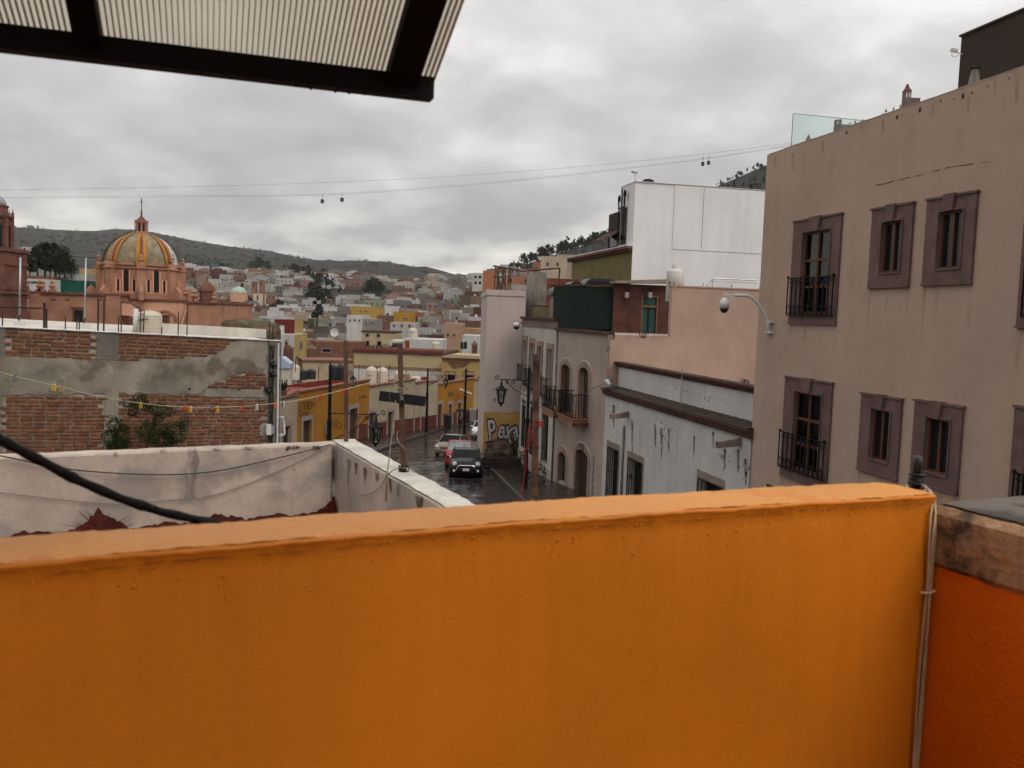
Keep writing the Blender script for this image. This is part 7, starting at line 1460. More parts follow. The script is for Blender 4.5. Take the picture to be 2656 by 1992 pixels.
# labels: colour, place and order from the left
def ordn(n): return {1: 'first', 2: 'second', 3: 'third', 4: 'fourth', 5: 'fifth', 6: 'sixth', 7: 'seventh', 8: 'eighth', 9: 'ninth', 10: 'tenth', 11: 'eleventh', 12: 'twelfth'}.get(n, '%d%s' % (n, {1: 'st', 2: 'nd', 3: 'rd'}.get(n % 10 if n % 100 not in (11, 12, 13) else 0, 'th')))
REG = [(0, 205, 'just behind the street roofs'), (205, 250, 'two rows behind the street roofs'), (250, 290, 'beyond the satellite dish'), (290, 330, 'in mid valley'), (330, 370, 'at the valley far side'), (370, 410, 'at the slope foot'), (410, 450, 'low on the slope'), (450, 520, 'partway up the slope'), (520, 9999, 'higher up the slope')]
groups = {}
for h in houses:
    e, nm, qx, qy, top, r, hh_, up_ = h; reg = next(s for a, b, s in REG if a <= r < b); side = 'western' if qx < 700 else ('central' if qx < 980 else 'eastern')
    groups.setdefault((nm, reg, side, hh_ > 5), []).append((qx, e))
for (nm, reg, side, tall), ls in groups.items():
    ls.sort(key=lambda q: q[0])
    for k, (_, e) in enumerate(ls):
        sto = 'two-storey' if tall else 'low'; sd_ = {'western': 'left', 'central': 'middle', 'eastern': 'right'}[side]
        e['label'] = ('only %s %s house, %s part, %s' % (nm, sto, sd_, reg)) if len(ls) == 1 else ('%s %s house, %s from left, %s part, %s' % (nm, sto, ordn(k + 1), sd_, reg)); e['group'] = 'flat-roofed town houses'
# ---- landmark houses seen one by one
def blk(px0, px1, pyt, pyb, Y, mat, label, name='town_house', depth=7.0, wins=(), doors=(), deg=0.0, cornice=None, cat='house', extra=2.5, sidemat=None, dm=None):
    fx = Fac(PY(px0, pyt, Y).x, Y, deg); u1 = fx.u(px1, (pyt + pyb) / 2); zt_, zb_ = fx.z((px0 + px1) / 2, pyt), fx.z((px0 + px1) / 2, pyb) - extra
    o = fthing(name, label, cat, fx, zb_)
    rects = [fx.q((a, c), (b, c), (b, e), (a, e)) for a, b, c, e in list(wins) + list(doors)]
    mb = MB(); mb.wall(0, u1, zb_, zt_, rects, 0, .25); mb.shell(0, u1, 0, depth, zb_, zt_); part('wall', mb, mat, o, fix=False)
    for k, r_ in enumerate(rects):
        if k < len(wins):
            part('window_surround', MB().box(r_[0] - .16, r_[0], -.06, 0, r_[2] - .16, r_[3] + .16).box(r_[1], r_[1] + .16, -.06, 0, r_[2] - .16, r_[3] + .16).box(r_[0], r_[1], -.06, 0, r_[3], r_[3] + .16).box(r_[0], r_[1], -.06, 0, r_[2] - .16, r_[2]), MDOOR, o); part('pane', MB().box(r_[0], r_[1], .15, .18, r_[2], r_[3]), GL, o)
        else: part('door', MB().box(r_[0], r_[1], .1, .16, r_[2], r_[3]), dm or BRN, o)
    if cornice: part('cornice', MB().box(-.1, u1 + .1, -.2, depth, zt_ + .002, zt_ + .25), cornice, o)
    if sidemat: part('side_wall', MB().box(u1 + .002, u1 + .03, .0, depth, zb_, zt_ - .01), sidemat, o)
    return o, fx, u1, zt_, zb_
YCR = pm('wall_cream', (.42, .33, .19), .85, var=.07, vs=.4, streak=.22, scol=(.30, .21, .12), bump=.04, patch=[((.22, .17, .12), 1.2, .66, .69, .8)])
HWH = pm('house_white', (.48, .465, .44), .85, var=.07, vs=.4, streak=.2, bump=.03); HYL = pm('house_yellow', (.37, .265, .10), .85, var=.08, vs=.4, streak=.15, bump=.03); MAR = pm('house_maroon', (.125, .022, .018), .85, var=.1, vs=.4, bump=.03); TBR = pm('house_brick', (.18, .088, .055), .9, var=.2, vs=1.2, fine=.2, bump=.1); REDD = pm('red_door', (.30, .035, .012), .6, bump=0)
o, fx, u1, zt_, zb_ = blk(918, 1146, 917, 1040, 112, YCR, 'long cream wall with brown band behind the terraced roofs', deg=-6, cornice=CORN, depth=12)
zz = fx.z(1030, 956); part('brown_band', MB().box(0, u1, -.06, -.001, zz - .15, zz + .25), pm('tan_band', (.22, .14, .09), .85), o); part('lower_whitewash', MB().box(0.02, u1, -.03, -.001, zb_, zz - .152), pm('pale_band', (.56, .52, .46), .85, var=.08, streak=.25), o); part('parapet_red', MB().box(0, u1, .3, .6, zt_ + .26, zt_ + .5), REDROOF, o)
o, fx, u1, zt_, zb_ = blk(1147, 1262, 934, 1060, 109, HYL, 'bright yellow house with patch of bare bricks at the bend', deg=-4, depth=10, wins=[(1160, 1180, 972, 1000), (1205, 1228, 973, 1000)])
part('roof_slope', MB().prism([(.6, zt_ + .002), (u1, zt_ + .002), (u1, zt_ + .6), (1.2, zt_ + .62)], .2, 5), YCR, o); part('cornice', MB().box(-.1, u1, -.25, .2, zt_ + .002, zt_ + .22), CORN, o)
a, b, c, e = fx.q((1152, 934), (1224, 938), (1215, 950), (1165, 950)); part('bare_brick_patch', MB().prism([(a, e - .1), (b, e - .1), (b - .4, c + .1), (b - 1.2, c - .25), (lerp(a, b, .55), c - .1), (lerp(a, b, .35), c - .35), (a + .6, c - .1)], -.04, -.002), TBR, o)
for (x0, x1) in ((1156, 1184), (1202, 1231)): part('window_cage', MB().box(fx.u(x0, 960), fx.u(x1, 960), -.7, -.62, fx.z(x0, 964), fx.z(x0, 962)).tube([(fx.u(x0, 960), -.66, fx.z(x0, 963)), (fx.u(x0, 960), 0, fx.z(x0, 975))], .03, 4).tube([(fx.u(x1, 960), -.66, fx.z(x1, 963)), (fx.u(x1, 960), 0, fx.z(x1, 975))], .03, 4), IRON, o)
blk(785, 918, 938, 1010, 118, pm('dull_tan', (.42, .32, .21), .85, var=.1, streak=.2), 'tan wall with sloping parapet behind the black tanks', deg=20, depth=6, cornice=TCOP)
blk(712, 764, 829, 868, 150, MAR, 'dark maroon rooftop room with white door', doors=[(725, 738, 843, 866)], dm=WPL, sidemat=HYL, depth=6, cat='rooftop room'); blk(722, 764, 867, 915, 146, HWH, 'white house below the maroon rooftop room', depth=9, sidemat=HYL); blk(764, 790, 872, 912, 149, HYL, 'narrow yellow house front with three tall windows beside the white house', wins=[(767, 769.5, 890, 907), (773, 775.5, 889, 906), (780, 782.5, 888, 905)], depth=5, deg=25)
blk(795, 930, 886, 925, 165, TBR, 'long bare brick house below the satellite dish', depth=9, wins=[(836, 858, 905, 913)]); blk(780, 800, 880, 925, 163, pm('mauve_house', (.24, .15, .12), .85), 'dull mauve house next to the long brick one', depth=6)
blk(938, 1027, 862, 905, 175, pm('hotel_cream', (.43, .34, .20), .85, var=.06, streak=.15), 'cream two-storey house with four framed windows', wins=[(949, 956, 866, 873), (978, 985, 867, 874), (949, 957, 885, 896), (979, 988, 886, 897)], cornice=CORN, depth=9)
o, fx, u1, zt_, zb_ = blk(1047, 1148, 880, 935, 135, HWH, 'white rooftop house with bright red door', doors=[(1050, 1062, 884, 912)], dm=REDD, depth=8); blk(1011, 1046, 884, 930, 136, pm('house_offwhite', (.46, .43, .39), .85), 'off-white rooftop house with dark open doorway', doors=[(1017, 1035, 890, 915)], depth=8)
blk(1153, 1200, 838, 905, 170, pm('peach_house', (.36, .23, .15), .85, var=.1), 'peach house beyond the white rooftop house', depth=8, wins=[(1160, 1164, 866, 872), (1176, 1180, 866, 872)]); blk(1200, 1246, 870, 930, 150, HWH, 'plain white house with two black tanks before it', depth=7); blk(1205, 1262, 852, 890, 185, pm('peach2', (.34, .21, .135), .85), 'peach orange house front at the edge of the pink wall', depth=8)
blk(910, 985, 795, 832, 420, pm('vivid_yellow', (.38, .235, .06), .85, var=.08), 'broad yellow house halfway up the valley side', wins=[(933, 937, 806, 809), (947, 951, 806, 809)], depth=16, extra=8); blk(1020, 1068, 809, 840, 360, pm('vivid_ochre', (.36, .19, .03), .85, var=.08), 'ochre yellow house with small windows on the valley side', wins=[(1047, 1051, 825, 829), (1053, 1056, 825, 829)], depth=14, extra=8); blk(1025, 1050, 772, 800, 640, pm('salmon_house', (.50, .18, .13), .85), 'salmon pink house above the ochre one', depth=16, extra=10)
blk(900, 945, 818, 848, 330, HWH, 'white stepped house below the broad yellow one', wins=[(906, 909, 829, 834), (918, 923, 829, 832), (930, 933, 830, 834)], depth=14, extra=6); blk(822, 852, 745, 768, 900, pm('lime_house', (.38, .46, .24), .85), 'pale green house on the far slope', wins=[(827, 829, 750, 753), (835, 837, 750, 753), (843, 845, 750, 753)], depth=16, extra=12)
blk(978, 1012, 818, 850, 300, pm('brick_front', (.15, .075, .05), .9, var=.2), 'brick house at the right foot of the broad yellow one', depth=9, wins=[(984, 988, 826, 831), (998, 1002, 826, 831)], extra=5); blk(940, 980, 828, 860, 255, pm('grey_front', (.22, .205, .185), .9, var=.15), 'grey concrete house below the broad yellow one', depth=9, wins=[(947, 951, 836, 841), (962, 966, 836, 841)], extra=4); blk(1012, 1078, 837, 866, 235, pm('offwhite_front', (.38, .36, .33), .9, var=.12), 'off-white low house below the ochre yellow one', depth=9, wins=[(1020, 1024, 843, 848), (1040, 1044, 843, 848), (1060, 1064, 843, 848)], extra=4)
# long pink convent on the far slope and the brick block above it
PKC = pm('convent_pink', (.24, .140, .110), .9, var=.12, vs=.1, streak=.2, bump=0)
blk(866, 999, 727, 764, 850, PKC, 'long pink convent with two rows of windows on the far slope', name='convent', wins=[(872 + 13.5 * k, 874.8 + 13.5 * k, 733.5, 738) for k in range(9)] + [(872 + 13.5 * k, 874.8 + 13.5 * k, 745, 749) for k in range(9)], depth=30, extra=12, cat='convent', cornice=PKC)
blk(915, 968, 714, 730, 884, PKC, 'raised middle block of the pink convent', name='convent_block', depth=20, extra=10, cat='convent'); blk(828, 880, 707, 745, 930, pm('red_ruin', (.19, .080, .055), .9, var=.15, vs=.1), 'red brick block left of the pink convent', name='brick_block', depth=35, extra=20, cat='building', wins=[(866, 868, 716, 719), (850, 852, 716, 719)])
# twin-towered far church
for k, (a, b, yt, yb, lab) in enumerate(((652, 663, 731, 776, 'slim left tower of the small far church'), (672, 683, 728, 774, 'slim right tower of the small far church'))): blk(a, b, yt, yb, 640, pm('far_church', (.25, .115, .075), .9, var=.15, vs=.2), lab, name='church_tower', depth=4, extra=6, cat='church tower', wins=[(a + 3.5, b - 3.5, yt + 5, yt + 12)], cornice=DST)
blk(656, 680, 762, 780, 638, pm('far_front', (.55, .47, .33), .85), 'pale front between the two small church towers', name='far_church', depth=10, doors=[(665.5, 670, 766, 778)], extra=6, cat='church')
q = PY(620, 762, 640); o = thing('ribbed_dome', 'small pale green dome beside the far church', 'dome', q.x, q.y, q.z - 6); part('drum', MB().lathe([(6.5, q.z - 6), (6.5, q.z)], n=16), PLA, o); part('dome_shell', MB().lathe([(6.0 * math.cos(k * .17), q.z + 5.2 * math.sin(k * .17)) for k in range(9)] + [(.2, q.z + 5.4)], n=16), pm('green_dome', (.36, .42, .33), .6, streak=.3, scol=(.55, .5, .3)), o, smooth=True)
# houses seen between the tower and the dome
blk(38, 125, 723, 768, 170, HWH, 'white low house behind the church with strip windows', wins=[(63, 76, 731, 734), (81, 96, 731, 734), (100, 115, 733, 736), (104, 110, 746, 752)], depth=9); blk(40, 125, 715, 735, 200, TBR, 'long brick wall above the white low house', depth=9); blk(60, 128, 694, 716, 260, pm('grey_wall_house', (.28, .26, .235), .9), 'grey wall below the big dark trees', depth=9); blk(157, 222, 727, 765, 165, pm('green_netting', (.008, .065, .05), .85, var=.2, vs=.5), 'green netted house front beside the dome', depth=8); blk(190, 226, 712, 730, 210, HWH, 'white cube house above the green netting', depth=8); blk(225, 262, 713, 745, 205, pm('grey_block_house', (.24, .22, .20), .9), 'grey block house left of the dome', depth=8); blk(206, 246, 697, 716, 330, HYL, 'pale yellow house beyond the white cube', depth=9, extra=6)
blk(56, 70, 640, 662, 330, HWH, 'small white lookout house near the stone tower', wins=[(60, 66, 644, 656)], depth=8, extra=8); blk(40, 58, 640, 690, 335, pm('brown_lookout', (.22, .15, .10), .9), 'brown house against the stone tower', depth=8, extra=8)
blk(1226, 1258, 708, 775, 500, pm('tall_white_flats', (.46, .44, .41), .85), 'tall pale house on the skyline of the near hill', wins=[(1231, 1236, 715, 722), (1242, 1248, 715, 722), (1231, 1236, 730, 737), (1242, 1248, 730, 737)], depth=12, extra=14); blk(1253, 1285, 702, 760, 470, pm('orange_flats', (.36, .14, .07), .85), 'orange house beside the pale one on the skyline', depth=12, extra=14)
for k, (a, b, yt, yb, Y, col, lab) in enumerate(((1318, 1375, 738, 790, 120, (.30, .27, .235), 'grey roof house behind the steel cage'), (1305, 1400, 715, 745, 190, (.34, .155, .10), 'pinkish brick house with white openwork balustrade'), (1383, 1412, 680, 720, 210, (.27, .115, .07), 'small red brick house under the hill trees'), (1405, 1470, 665, 720, 180, (.42, .335, .24), 'cream and pink house just left of the olive wall'), (1445, 1490, 660, 700, 230, (.33, .25, .21), 'tan house at the top beside the olive wall'), (1360, 1400, 700, 722, 260, (.36, .19, .15), 'dull pink house under the hill trees'))):
    blk(a, b, yt, yb, Y, pm('hill_house_%d' % k, col, .9, var=.12, vs=.4, streak=.2), lab, depth=8, extra=8, wins=[(lerp(a, b, .2), lerp(a, b, .2) + 4, lerp(yt, yb, .3), lerp(yt, yb, .3) + 7), (lerp(a, b, .6), lerp(a, b, .6) + 4, lerp(yt, yb, .3), lerp(yt, yb, .3) + 7)])
# ---- roof clutter on the terrace and behind
def tk(px, pyb, pyt, wpx, Y, mat, lab, brand=None): b = PY(px, pyb, Y); return tank(b.x, b.y, b.z, (pyb - pyt) / FPX * Y, wpx / 2 / FPX * Y, mat, lab, brand=brand)
tk(963, 1003, 949, 28, 88, TANKC, 'left one of two beige tanks beside the cream wall', 'Rotoplas'); tk(991, 1003, 951, 30, 88.5, TANKC, 'right one of two beige tanks beside the cream wall'); tk(1036, 1002, 960, 27, 90, TANKC, 'beige tank with pointed top behind the crossbar post'); tk(1078, 1000, 975, 28, 92, TANKC, 'low beige tank right of the crossbar post')
tk(740, 998, 955, 32, 60, TANKC, 'beige tank nearest the concrete column', 'Rotoplas'); tk(765, 985, 944, 24, 66, TANKC, 'beige tank behind the nearest one'); tk(785, 985, 958, 22, 70, TANKK, 'squat black tank left in the black pair'); tk(806, 983, 957, 26, 71, TANKK, 'squat black tank right in the black pair'); tk(865, 985, 946, 16, 72, TANKK, 'slim black tank left of the tall pair'); tk(882, 986, 944, 22, 73, TANKK, 'tall black tank behind the thin wooden post')
tk(1071, 880, 850, 22, 138, TANKC, 'beige tank on top of the white rooftop house', 'Rotoplas'); tk(1130, 915, 885, 20, 133, TANKC, 'beige tank on a stand beside the white rooftop house'); tk(1198, 905, 886, 8, 145, TANKK, 'small black tank left of a pair before the white house'); tk(1207, 905, 885, 9, 145, TANKK, 'small black tank right of a pair before the white house')
for px, pyt, pyb, wpx, Y, lab, m_ in ((751, 905, 932, 17, 125, 'brick chimney with stone cap left behind the tanks', TBR), (807, 905, 932, 19, 125, 'brick chimney with stone cap right behind the tanks', TBR), (1230, 895, 920, 14, 128, 'brick chimney on the yellow house roof', TBR)):
    b, t2 = PY(px, pyb, Y), PY(px, pyt, Y); hw_ = wpx / 2 / FPX * Y; o = thing('chimney', lab, 'chimney', b.x, b.y, b.z - 1.5); part('stack', MB().box(-hw_, hw_, -hw_, hw_, b.z - 1.5, t2.z), m_, o); part('cap', MB().box(-hw_ * 1.15, hw_ * 1.15, -hw_ * 1.15, hw_ * 1.15, t2.z, t2.z + .3), BUFF, o); part('flue', MB().lathe([(hw_ * .5, t2.z + .3), (hw_ * .5, t2.z + .6)], n=8), BUFF, o)
q = PY(743, 905, 124); o = thing('stone_pinnacle', 'dark stone pinnacle before the white house wall', 'pinnacle', q.x, q.y, q.z - 1.5); part('shaft', MB().lathe([(.45, q.z - 1.5), (.4, q.z), (.2, q.z + .6), (.28, q.z + .9), (.15, PY(743, 884, 124).z), (.05, PY(743, 880, 124).z)], n=8), DST, o)
q = PY(868, 862, 190); o = thing('satellite_dish', 'big white satellite dish above the brick house', 'satellite dish', q.x, q.y, q.z - 2.5); R_ = 11 / FPX * 190
mb = MB().grid(lambda a, b: (R_ * b * math.cos(a * 6.283), -.30 * R_ * (1 - b * b) * -1 - .2, q.z + R_ * b * math.sin(a * 6.283)), 24, 4); part('reflector', mb, WPL, o, smooth=True); part('mast', MB().tube([(0, .3, q.z - 2.5), (0, .2, q.z)], .08, 6), STEEL, o); part('feed_arm', MB().tube([(0, .1, q.z - R_ * .9), (0, -.8, q.z)], .03, 5), STEEL, o)
q = PY(734, 942, 55); o = thing('roof_shed', 'small pale blue metal cover on a roof by the concrete column', 'shed', q.x, q.y, q.z - 1.0); part('cover', MB().prism([(-.55, q.z - .3), (.55, q.z - .3), (.55, q.z + .0), (.0, q.z + .42), (-.55, q.z + .30)], -.4, .6), pm('blue_metal', (.36, .42, .52), .5), o); part('stand', MB().box(-.5, .5, -.3, .5, q.z - 1.0, q.z - .302), TANKC, o)
mb = MB(); rp = random.Random(5)
for (px, pyb, pyt, Y, lab) in ((766, 965, 925, 62, 'bent dark pipe rising above the beige tanks'), (930, 1000, 945, 80, 'thin iron rod left of the two beige tanks'), (985, 1000, 945, 82, 'thin iron rod between the two beige tanks'), (1008, 1000, 945, 84, 'thin iron rod right of the two beige tanks'), (1052, 1000, 960, 85, 'short iron rod right of the pointed tank'), (726, 990, 960, 50, 'iron rod beside the concrete column'), (825, 1000, 950, 66, 'thin iron rod beside the near lamp post')):
    b, t2 = PY(px, pyb, Y), PY(px + 1, pyt, Y); solo('iron_rod', lab, 'rod', MB().tube([b, b.lerp(t2, .6), t2 + Vector((.05, 0, 0))], .03, 5), IRON, 'iron rods on the roofs')
q = PY(735, 1003, 57); o = thing('potted_cactus', 'green spiky plant on the roof beside the concrete column', 'plant', q.x, q.y, q.z - .6); mb = MB(); rn = random.Random(2)
for k in range(9): a = rn.uniform(0, 6.28); mb.tube([(0, 0, q.z - .4), (.3 * math.cos(a), .3 * math.sin(a), q.z + rn.uniform(.2, .7))], [.09, .02], 5)
part('foliage', mb, LEAF, o); part('pot', MB().lathe([(.2, q.z - .6), (.28, q.z - .25)], n=10), TBR, o)
for k in range(7):
    q = PY(955 + 9 * k + rn.uniform(-3, 3), 916, 120); o = thing('potted_plant', 'potted plant on the roof terrace, %s from the left' % ordn(k + 1), 'plant', q.x, q.y, q.z, 0, 'plants on the roof terrace'); mb = MB(); leafmass(mb, (0, 0, q.z + .8), (.45, .45, .45), 60, .12, rn); part('foliage', mb, LEAF, o, fix=False, kind='stuff'); part('pot', MB().lathe([(.2, q.z), (.3, q.z + .45)], n=10), pm('terracotta', (.33, .09, .035), .8, bump=0), o)
# ================================================================ trees
TLEAF = pm('dark_tree_leaf', (.018, .026, .010), .8, var=.4, vs=.4, fine=.2, bump=0, rnd=.7)
HLEAF = pm('hill_tree_leaf', (.022, .030, .014), .8, var=.4, vs=.12, fine=.2, bump=0, rnd=.7)
def tree_proto(seed, h, rw_, n, s, tall=False):
    r_ = random.Random(seed); mb = MB(); k_ = r_.randint(6, 9)
    for k in range(k_):
        f = (k + .5) / k_; zc_ = lerp(.28, .92, f) * h; rr = rw_ * (math.sin(math.pi * min(1, f * .8 + .18)) if not tall else (1.15 - f) * .9) * r_.uniform(.55, .9)
        leafmass(mb, (r_.uniform(-.45, .45) * rw_ * (1 - f * .5), r_.uniform(-.45, .45) * rw_ * (1 - f * .5), zc_), (rr, rr, rr * .75), n // k_, s, r_)
    tr_ = MB().tube([(0, 0, -1.0), (.02 * h, 0, .3 * h), (-.01 * h, .01 * h, .6 * h), (0, 0, .85 * h)], [.035 * h, .026 * h, .016 * h, .005 * h], 6)
    for k in range(4): a = r_.uniform(0, 6.28); tr_.tube([(0, 0, h * (.3 + .1 * k)), (rw_ * .5 * math.cos(a), rw_ * .5 * math.sin(a), h * (.45 + .11 * k))], [.014 * h, .004 * h], 5)
    return mb, tr_
PRO = []
for k, (h, rw_, n, s, tall) in enumerate(((9, 4.2, 1400, .42, False), (8, 3.6, 1200, .40, False), (11, 3.0, 1100, .42, True), (7, 3.4, 1000, .38, False))):
    a, b = tree_proto(40 + k, h, rw_, n, s, tall); PRO.append((a, a.mesh('crown', TLEAF, fix=False), b.mesh('trunk', BARK), h))
TI = [0]; tlist = []
def tree(px, pyb, r, hgt, k, lab=None, group='trees'):
    d = flat(px)
    if pyb and r > 300:
        def yy_(q): return proj((flat(px).x * q, flat(px).y * q, land(px, q)))[1]
        r0_ = r; r = min([150 + 12 * k for k in range(118)], key=lambda q: abs(yy_(q) - pyb)); hgt = hgt * min(1.1, r / r0_) * .85; z = land(px, r)
    else: z = PY(px, pyb, r * d.y).z if pyb else land(px, r)
    e = thing('tree', lab or 'x', 'tree', d.x * r, d.y * r, z, random.uniform(0, 360), group); s = hgt / PRO[k][3]; e.scale = (s, s, s)
    link(bpy.data.objects.new('crown', PRO[k][1]), e); link(bpy.data.objects.new('trunk', PRO[k][2]), e); return e
for k, (px, pyb, r, h) in enumerate(((118, 712, 240, 8.2), (145, 712, 238, 8.0), (98, 712, 236, 6.8), (168, 716, 232, 6.0), (185, 718, 235, 4.2), (78, 716, 240, 5.0), (130, 716, 230, 5.5), (155, 720, 230, 4.5))): tree(px, pyb, r, h, (0, 1, 3, 0)[k % 4], 'dark round tree %s, between the stone tower and the dome' % ['with the highest crown', 'just right of the highest', 'left of the highest', 'low at the right', 'lowest at the right end', 'low at the left', 'low in the middle front', 'low in front at the right'][k], 'big dark trees by the tower')
tree(822, 842, 260, 8.5, 2, 'dark pointed conifer standing among the white roofs')
tl = []
for (px, pyb, r, h) in ((630, 790, 620, 18), (650, 805, 600, 10), (640, 800, 590, 13), (705, 820, 430, 9), (725, 815, 440, 11), (690, 822, 420, 8), (745, 812, 460, 9), (812, 795, 560, 19), (830, 798, 565, 16), (845, 790, 570, 12), (800, 798, 560, 11), (760, 718, 1050, 20), (772, 718, 1060, 16), (797, 716, 1060, 16), (785, 725, 1050, 18), (800, 735, 1000, 18), (825, 745, 1000, 20), (845, 750, 990, 22), (860, 752, 980, 18), (810, 740, 1010, 20), (838, 735, 1020, 22), (965, 762, 900, 20), (955, 764, 900, 18), (985, 766, 900, 16), (975, 760, 910, 18), (1010, 745, 1100, 17), (1030, 742, 1120, 15), (670, 700, 1300, 22), (690, 702, 1310, 18), (655, 706, 1290, 20), (880, 765, 900, 12), (1240, 800, 380, 8), (1225, 805, 375, 7), (1250, 790, 400, 8), (1085, 760, 900, 10), (940, 800, 520, 7), (590, 712, 1100, 16), (575, 716, 1090, 18), (545, 720, 1000, 14), (520, 715, 1010, 16), (730, 790, 620, 8), (960, 755, 1050, 14)): tl.append((px, tree(px, pyb, r, h * 1.05, random.randint(0, 3), None, 'trees among the town houses')))
tl.sort(key=lambda q: q[0])
for k, (px, e) in enumerate(tl): e['label'] = 'dark tree among the town roofs, %s from the left' % ordn(k + 1)
# skyline trees on the near hill
rn = random.Random(17); tl = []
for k in range(64):
    px = 1245 + (1600 - 1245) * k / 63 + rn.uniform(-4, 4); r = RH - rn.uniform(0, 60); h = rn.uniform(4.5, 10) * (1.15 if 1380 < px < 1570 else .85)
    if rn.random() < .12: h *= 1.35
    tl.append((px, tree(px, None, r, h, rn.choice([2, 2, 1, 3]), None, 'trees along the hill skyline')))
for k in range(16):
    px = 1850 + (1990 - 1850) * k / 15 + rn.uniform(-4, 4); tl.append((px, tree(px, None, RH - rn.uniform(0, 30), rn.uniform(2.5, 6), rn.choice([1, 2, 3]), None, 'trees along the hill skyline')))
for px in (2260, 2280, 2296): tl.append((px, tree(px, None, RH, rn.uniform(3, 6), 2, None, 'trees along the hill skyline')))
tl.sort(key=lambda q: q[0])
for k, (px, e) in enumerate(tl): e['label'] = 'small tree on the near hill skyline, %s from the left' % ordn(k + 1)
for k, px in enumerate((75, 82, 88, 100, 41)): tree(px, None, RR - 4, rn.uniform(9, 16), 3, 'tiny tree on the far ridge above the stone tower, %s from the left' % ordn([2, 3, 4, 5, 1][k]), 'trees on the far ridge')
# hillside wood as one mass
mb = MB(); 
for k in range(1700):
    px = rn.uniform(1235, 2750); r = rn.uniform(330, RH - 8) ; f = (r - 200) / (RH - 200)
    if px < 1420 and f < .55: continue
    d = flat(px); z = land(px, r); h = rn.uniform(2.5, 7) if px < 1650 else rn.uniform(1.5, 4)
    leafmass(mb, (d.x * r, d.y * r, z + h * .5), (h * .38, h * .38, h * .55), 34, .55, rn)
o = solo('hillside_wood', 'dark scrubby wood covering the near hillside', 'woodland', mb, HLEAF, kind='stuff', fix=False)
mb = MB()
for k in range(1500):
    px = rn.uniform(-60, 1260); r = rn.uniform(1550, RR - 10); d = flat(px); z = land(px, r) if False else lerp(64, elev(px, interp(px, RIDGE)) * RR, ((r - 1500) / (RR - 1500)) ** 1.15); h = rn.uniform(4, 10)
    leafmass(mb, (d.x * r, d.y * r, z + h * .3), (h * 1.1, h * 1.1, h * .5), 9, 2.6, rn)
solo('ridge_scrub', 'low dark scrub scattered over the far ridge', 'scrub', mb, HLEAF, kind='stuff', fix=False)
# buildings on the hilltop
def tower(px, pyb, r, w_, h_, lab, roof=True, wide=0.0, m_=None):
    d = flat(px); Y = r * d.y; b = PY(px, pyb, Y); m_ = m_ or pm('hilltop_brick', (.13, .085, .078), .9, var=.15, vs=.2); o = thing('hilltop_tower', lab, 'tower', b.x, b.y, b.z - 6, 0, 'buildings on the hilltop')
    part('tower_wall', MB().box(-w_ / 2, w_ / 2, -w_ / 2, w_ / 2, b.z - 6, b.z + h_), m_, o)
    for k in (-1, 1): part('window', MB().box(k * w_ * .22 - w_ * .08, k * w_ * .22 + w_ * .08, -w_ / 2 - .05, -w_ / 2, b.z + h_ * .55, b.z + h_ * .85), WPL, o)
    if roof: part('roof', MB().lathe([(w_ * .80, b.z + h_), (w_ * .42, b.z + h_ + w_ * .45), (w_ * .22, b.z + h_ + w_ * .9), (w_ * .22, b.z + h_ + w_ * 1.05)], n=4, rot=math.pi / 4), pm('hilltop_roof', (.14, .035, .035), .8), o); part('flagpole', MB().tube([(0, 0, b.z + h_ + w_), (0, 0, b.z + h_ + w_ * 1.8)], .1, 4), WPL, o)
    if wide: part('wing', MB().box(w_ / 2 + .02, w_ / 2 + wide, -w_ * .4, w_ * .4, b.z - 6, b.z + h_ * .55), m_, o)
    return o
tower(2350, 276, RH, 5.0, 11.5, 'red roofed observatory tower on the hilltop', True, 7.5); tower(2172, 338, RH - 4, 4.5, 8, 'stepped building on the hilltop behind the glass', False, 9.0); tower(2096, 370, RH - 4, 3.0, 3, 'small pointed turret on the hilltop behind the glass', True)
# ================================================================ cable car
def cable(pts, Y, r, lab):
    ps = [PY(px, py, Y) for px, py in pts]; out = []
    for i in range(len(ps) - 1):
        p0, a, c, p3 = ps[max(i - 1, 0)], ps[i], ps[i + 1], ps[min(i + 2, len(ps) - 1)]
        for s in range(5):
            q = s / 5; out.append(.5 * ((2 * a) + (c - p0) * q + (2 * p0 - 5 * a + 4 * c - p3) * q * q + (3 * a - p0 - 3 * c + p3) * q ** 3))
    out.append(ps[-1]); solo('cableway_rope', lab, 'cable', MB().tube(out, r, 4), pm('cable_steel', (.10, .10, .105), .6, bump=0, fine=0), 'cable car ropes')
cable([(-300, 500), (0, 493), (500, 484), (1000, 467), (1400, 441), (1750, 408), (2060, 370)], 420, .045, 'upper cable car rope across the sky'); cable([(-300, 516), (0, 514), (400, 511), (836, 506), (1200, 482), (1500, 452), (1830, 412), (2060, 376)], 400, .045, 'lower cable car rope across the sky'); cable([(-300, 513), (0, 511.5), (400, 508), (836, 503), (1200, 479), (1500, 449.5), (1830, 410), (2060, 374)], 401, .03, 'thin haul rope close above the lower cable car rope')
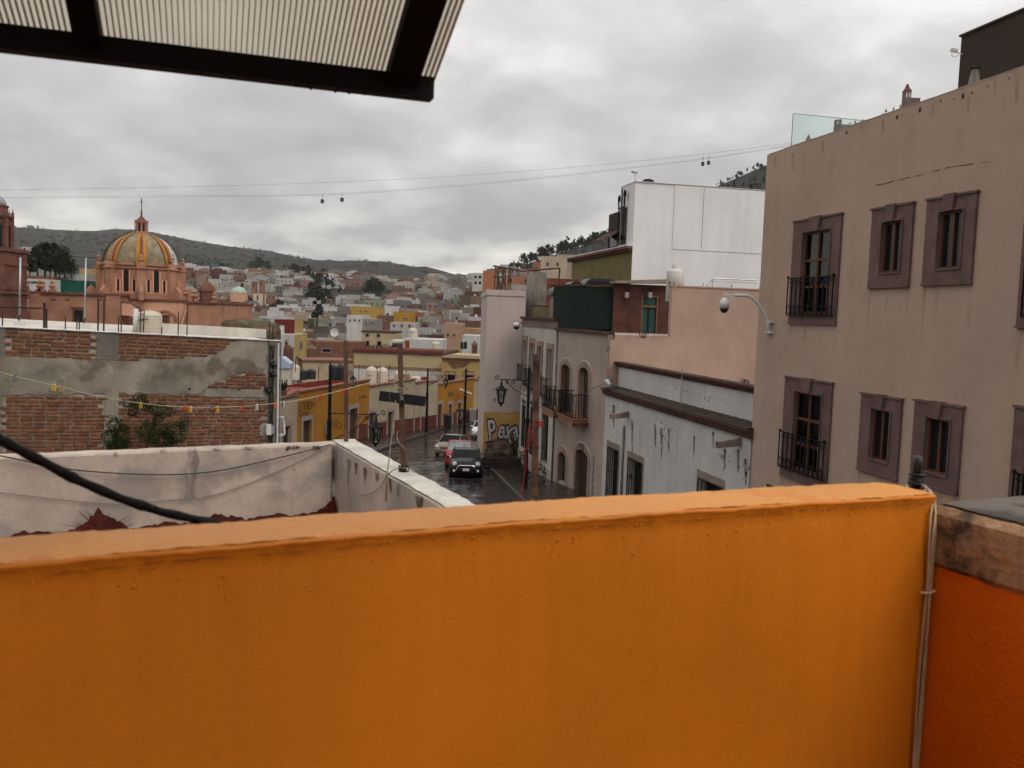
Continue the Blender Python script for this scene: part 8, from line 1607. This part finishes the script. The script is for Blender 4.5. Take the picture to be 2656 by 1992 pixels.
for k, (px, py, lab) in enumerate(((836, 520, 'left gondola of the pair above the valley'), (887, 516, 'right gondola of the pair above the valley'), (1823, 423, 'left gondola of the pair near the hill'), (1838, 420, 'right gondola of the pair near the hill'))):
    Y = 400; p = PY(px, py, Y); tp = PY(px, py - 15, Y); o = thing('gondola', lab, 'gondola', p.x, p.y, p.z - 1.3, 0, 'cable car gondolas'); wd = .85 if k < 2 else .75
    part('cabin', MB().lathe([(wd * .6, p.z - 1.3), (wd, p.z - .9), (wd, p.z - .25)], n=10), pm('gondola_body', (.10, .075, .065), .5, bump=0), o); part('window_band', MB().lathe([(wd * .98, p.z - .249), (wd * .9, p.z + .5)], n=10), GL, o); part('cabin_roof', MB().lathe([(wd * .92, p.z + .501), (wd * .6, p.z + .8), (.1, p.z + .9)], n=10), WPL, o); part('hanger', MB().bar((0, 0, p.z + .8), (0, 0, tp.z), .14).bar((-.3, 0, tp.z), (.3, 0, tp.z), .16), IRON, o)
# telephone wires over the street
for k, (a, b, sag, lab) in enumerate((((1250, 1071, 60), (1590, 985, 34), .5, 'thin wire slanting from the ochre wall to the floodlight'), ((880, 1060, 62), (1110, 1075, 84), .8, 'thin wire along the terraced fronts'), ((1120, 965, 84), (1260, 985, 70), .6, 'thin wire over the far street'))):
    p, q = PY(*a), PY(*b); solo('overhead_wire', lab, 'wire', MB().tube([p.lerp(q, s / 12) - Vector((0, 0, sag * 4 * (s / 12) * (1 - s / 12))) for s in range(13)], .012, 4), IRON, 'overhead wires')
# ================================================================ damp air
HZ = bpy.data.materials.new('haze'); HZ.use_nodes = True; ht = HZ.node_tree; ht.nodes.clear()
pv = N(ht, 'ShaderNodeVolumePrincipled', ins={'Density': .00005}); pv.inputs['Color'].default_value = (.93, .92, .91, 1); ho = N(ht, 'ShaderNodeOutputMaterial'); ht.links.new(pv.outputs[0], ho.inputs['Volume'])
if True:
    mb = MB().box(-4200, 4200, -1200, 3900, -60, 420); o = link(bpy.data.objects.new('haze', mb.mesh('haze', HZ))); o['kind'] = 'stuff'; o['label'] = 'pale damp haze filling the valley'
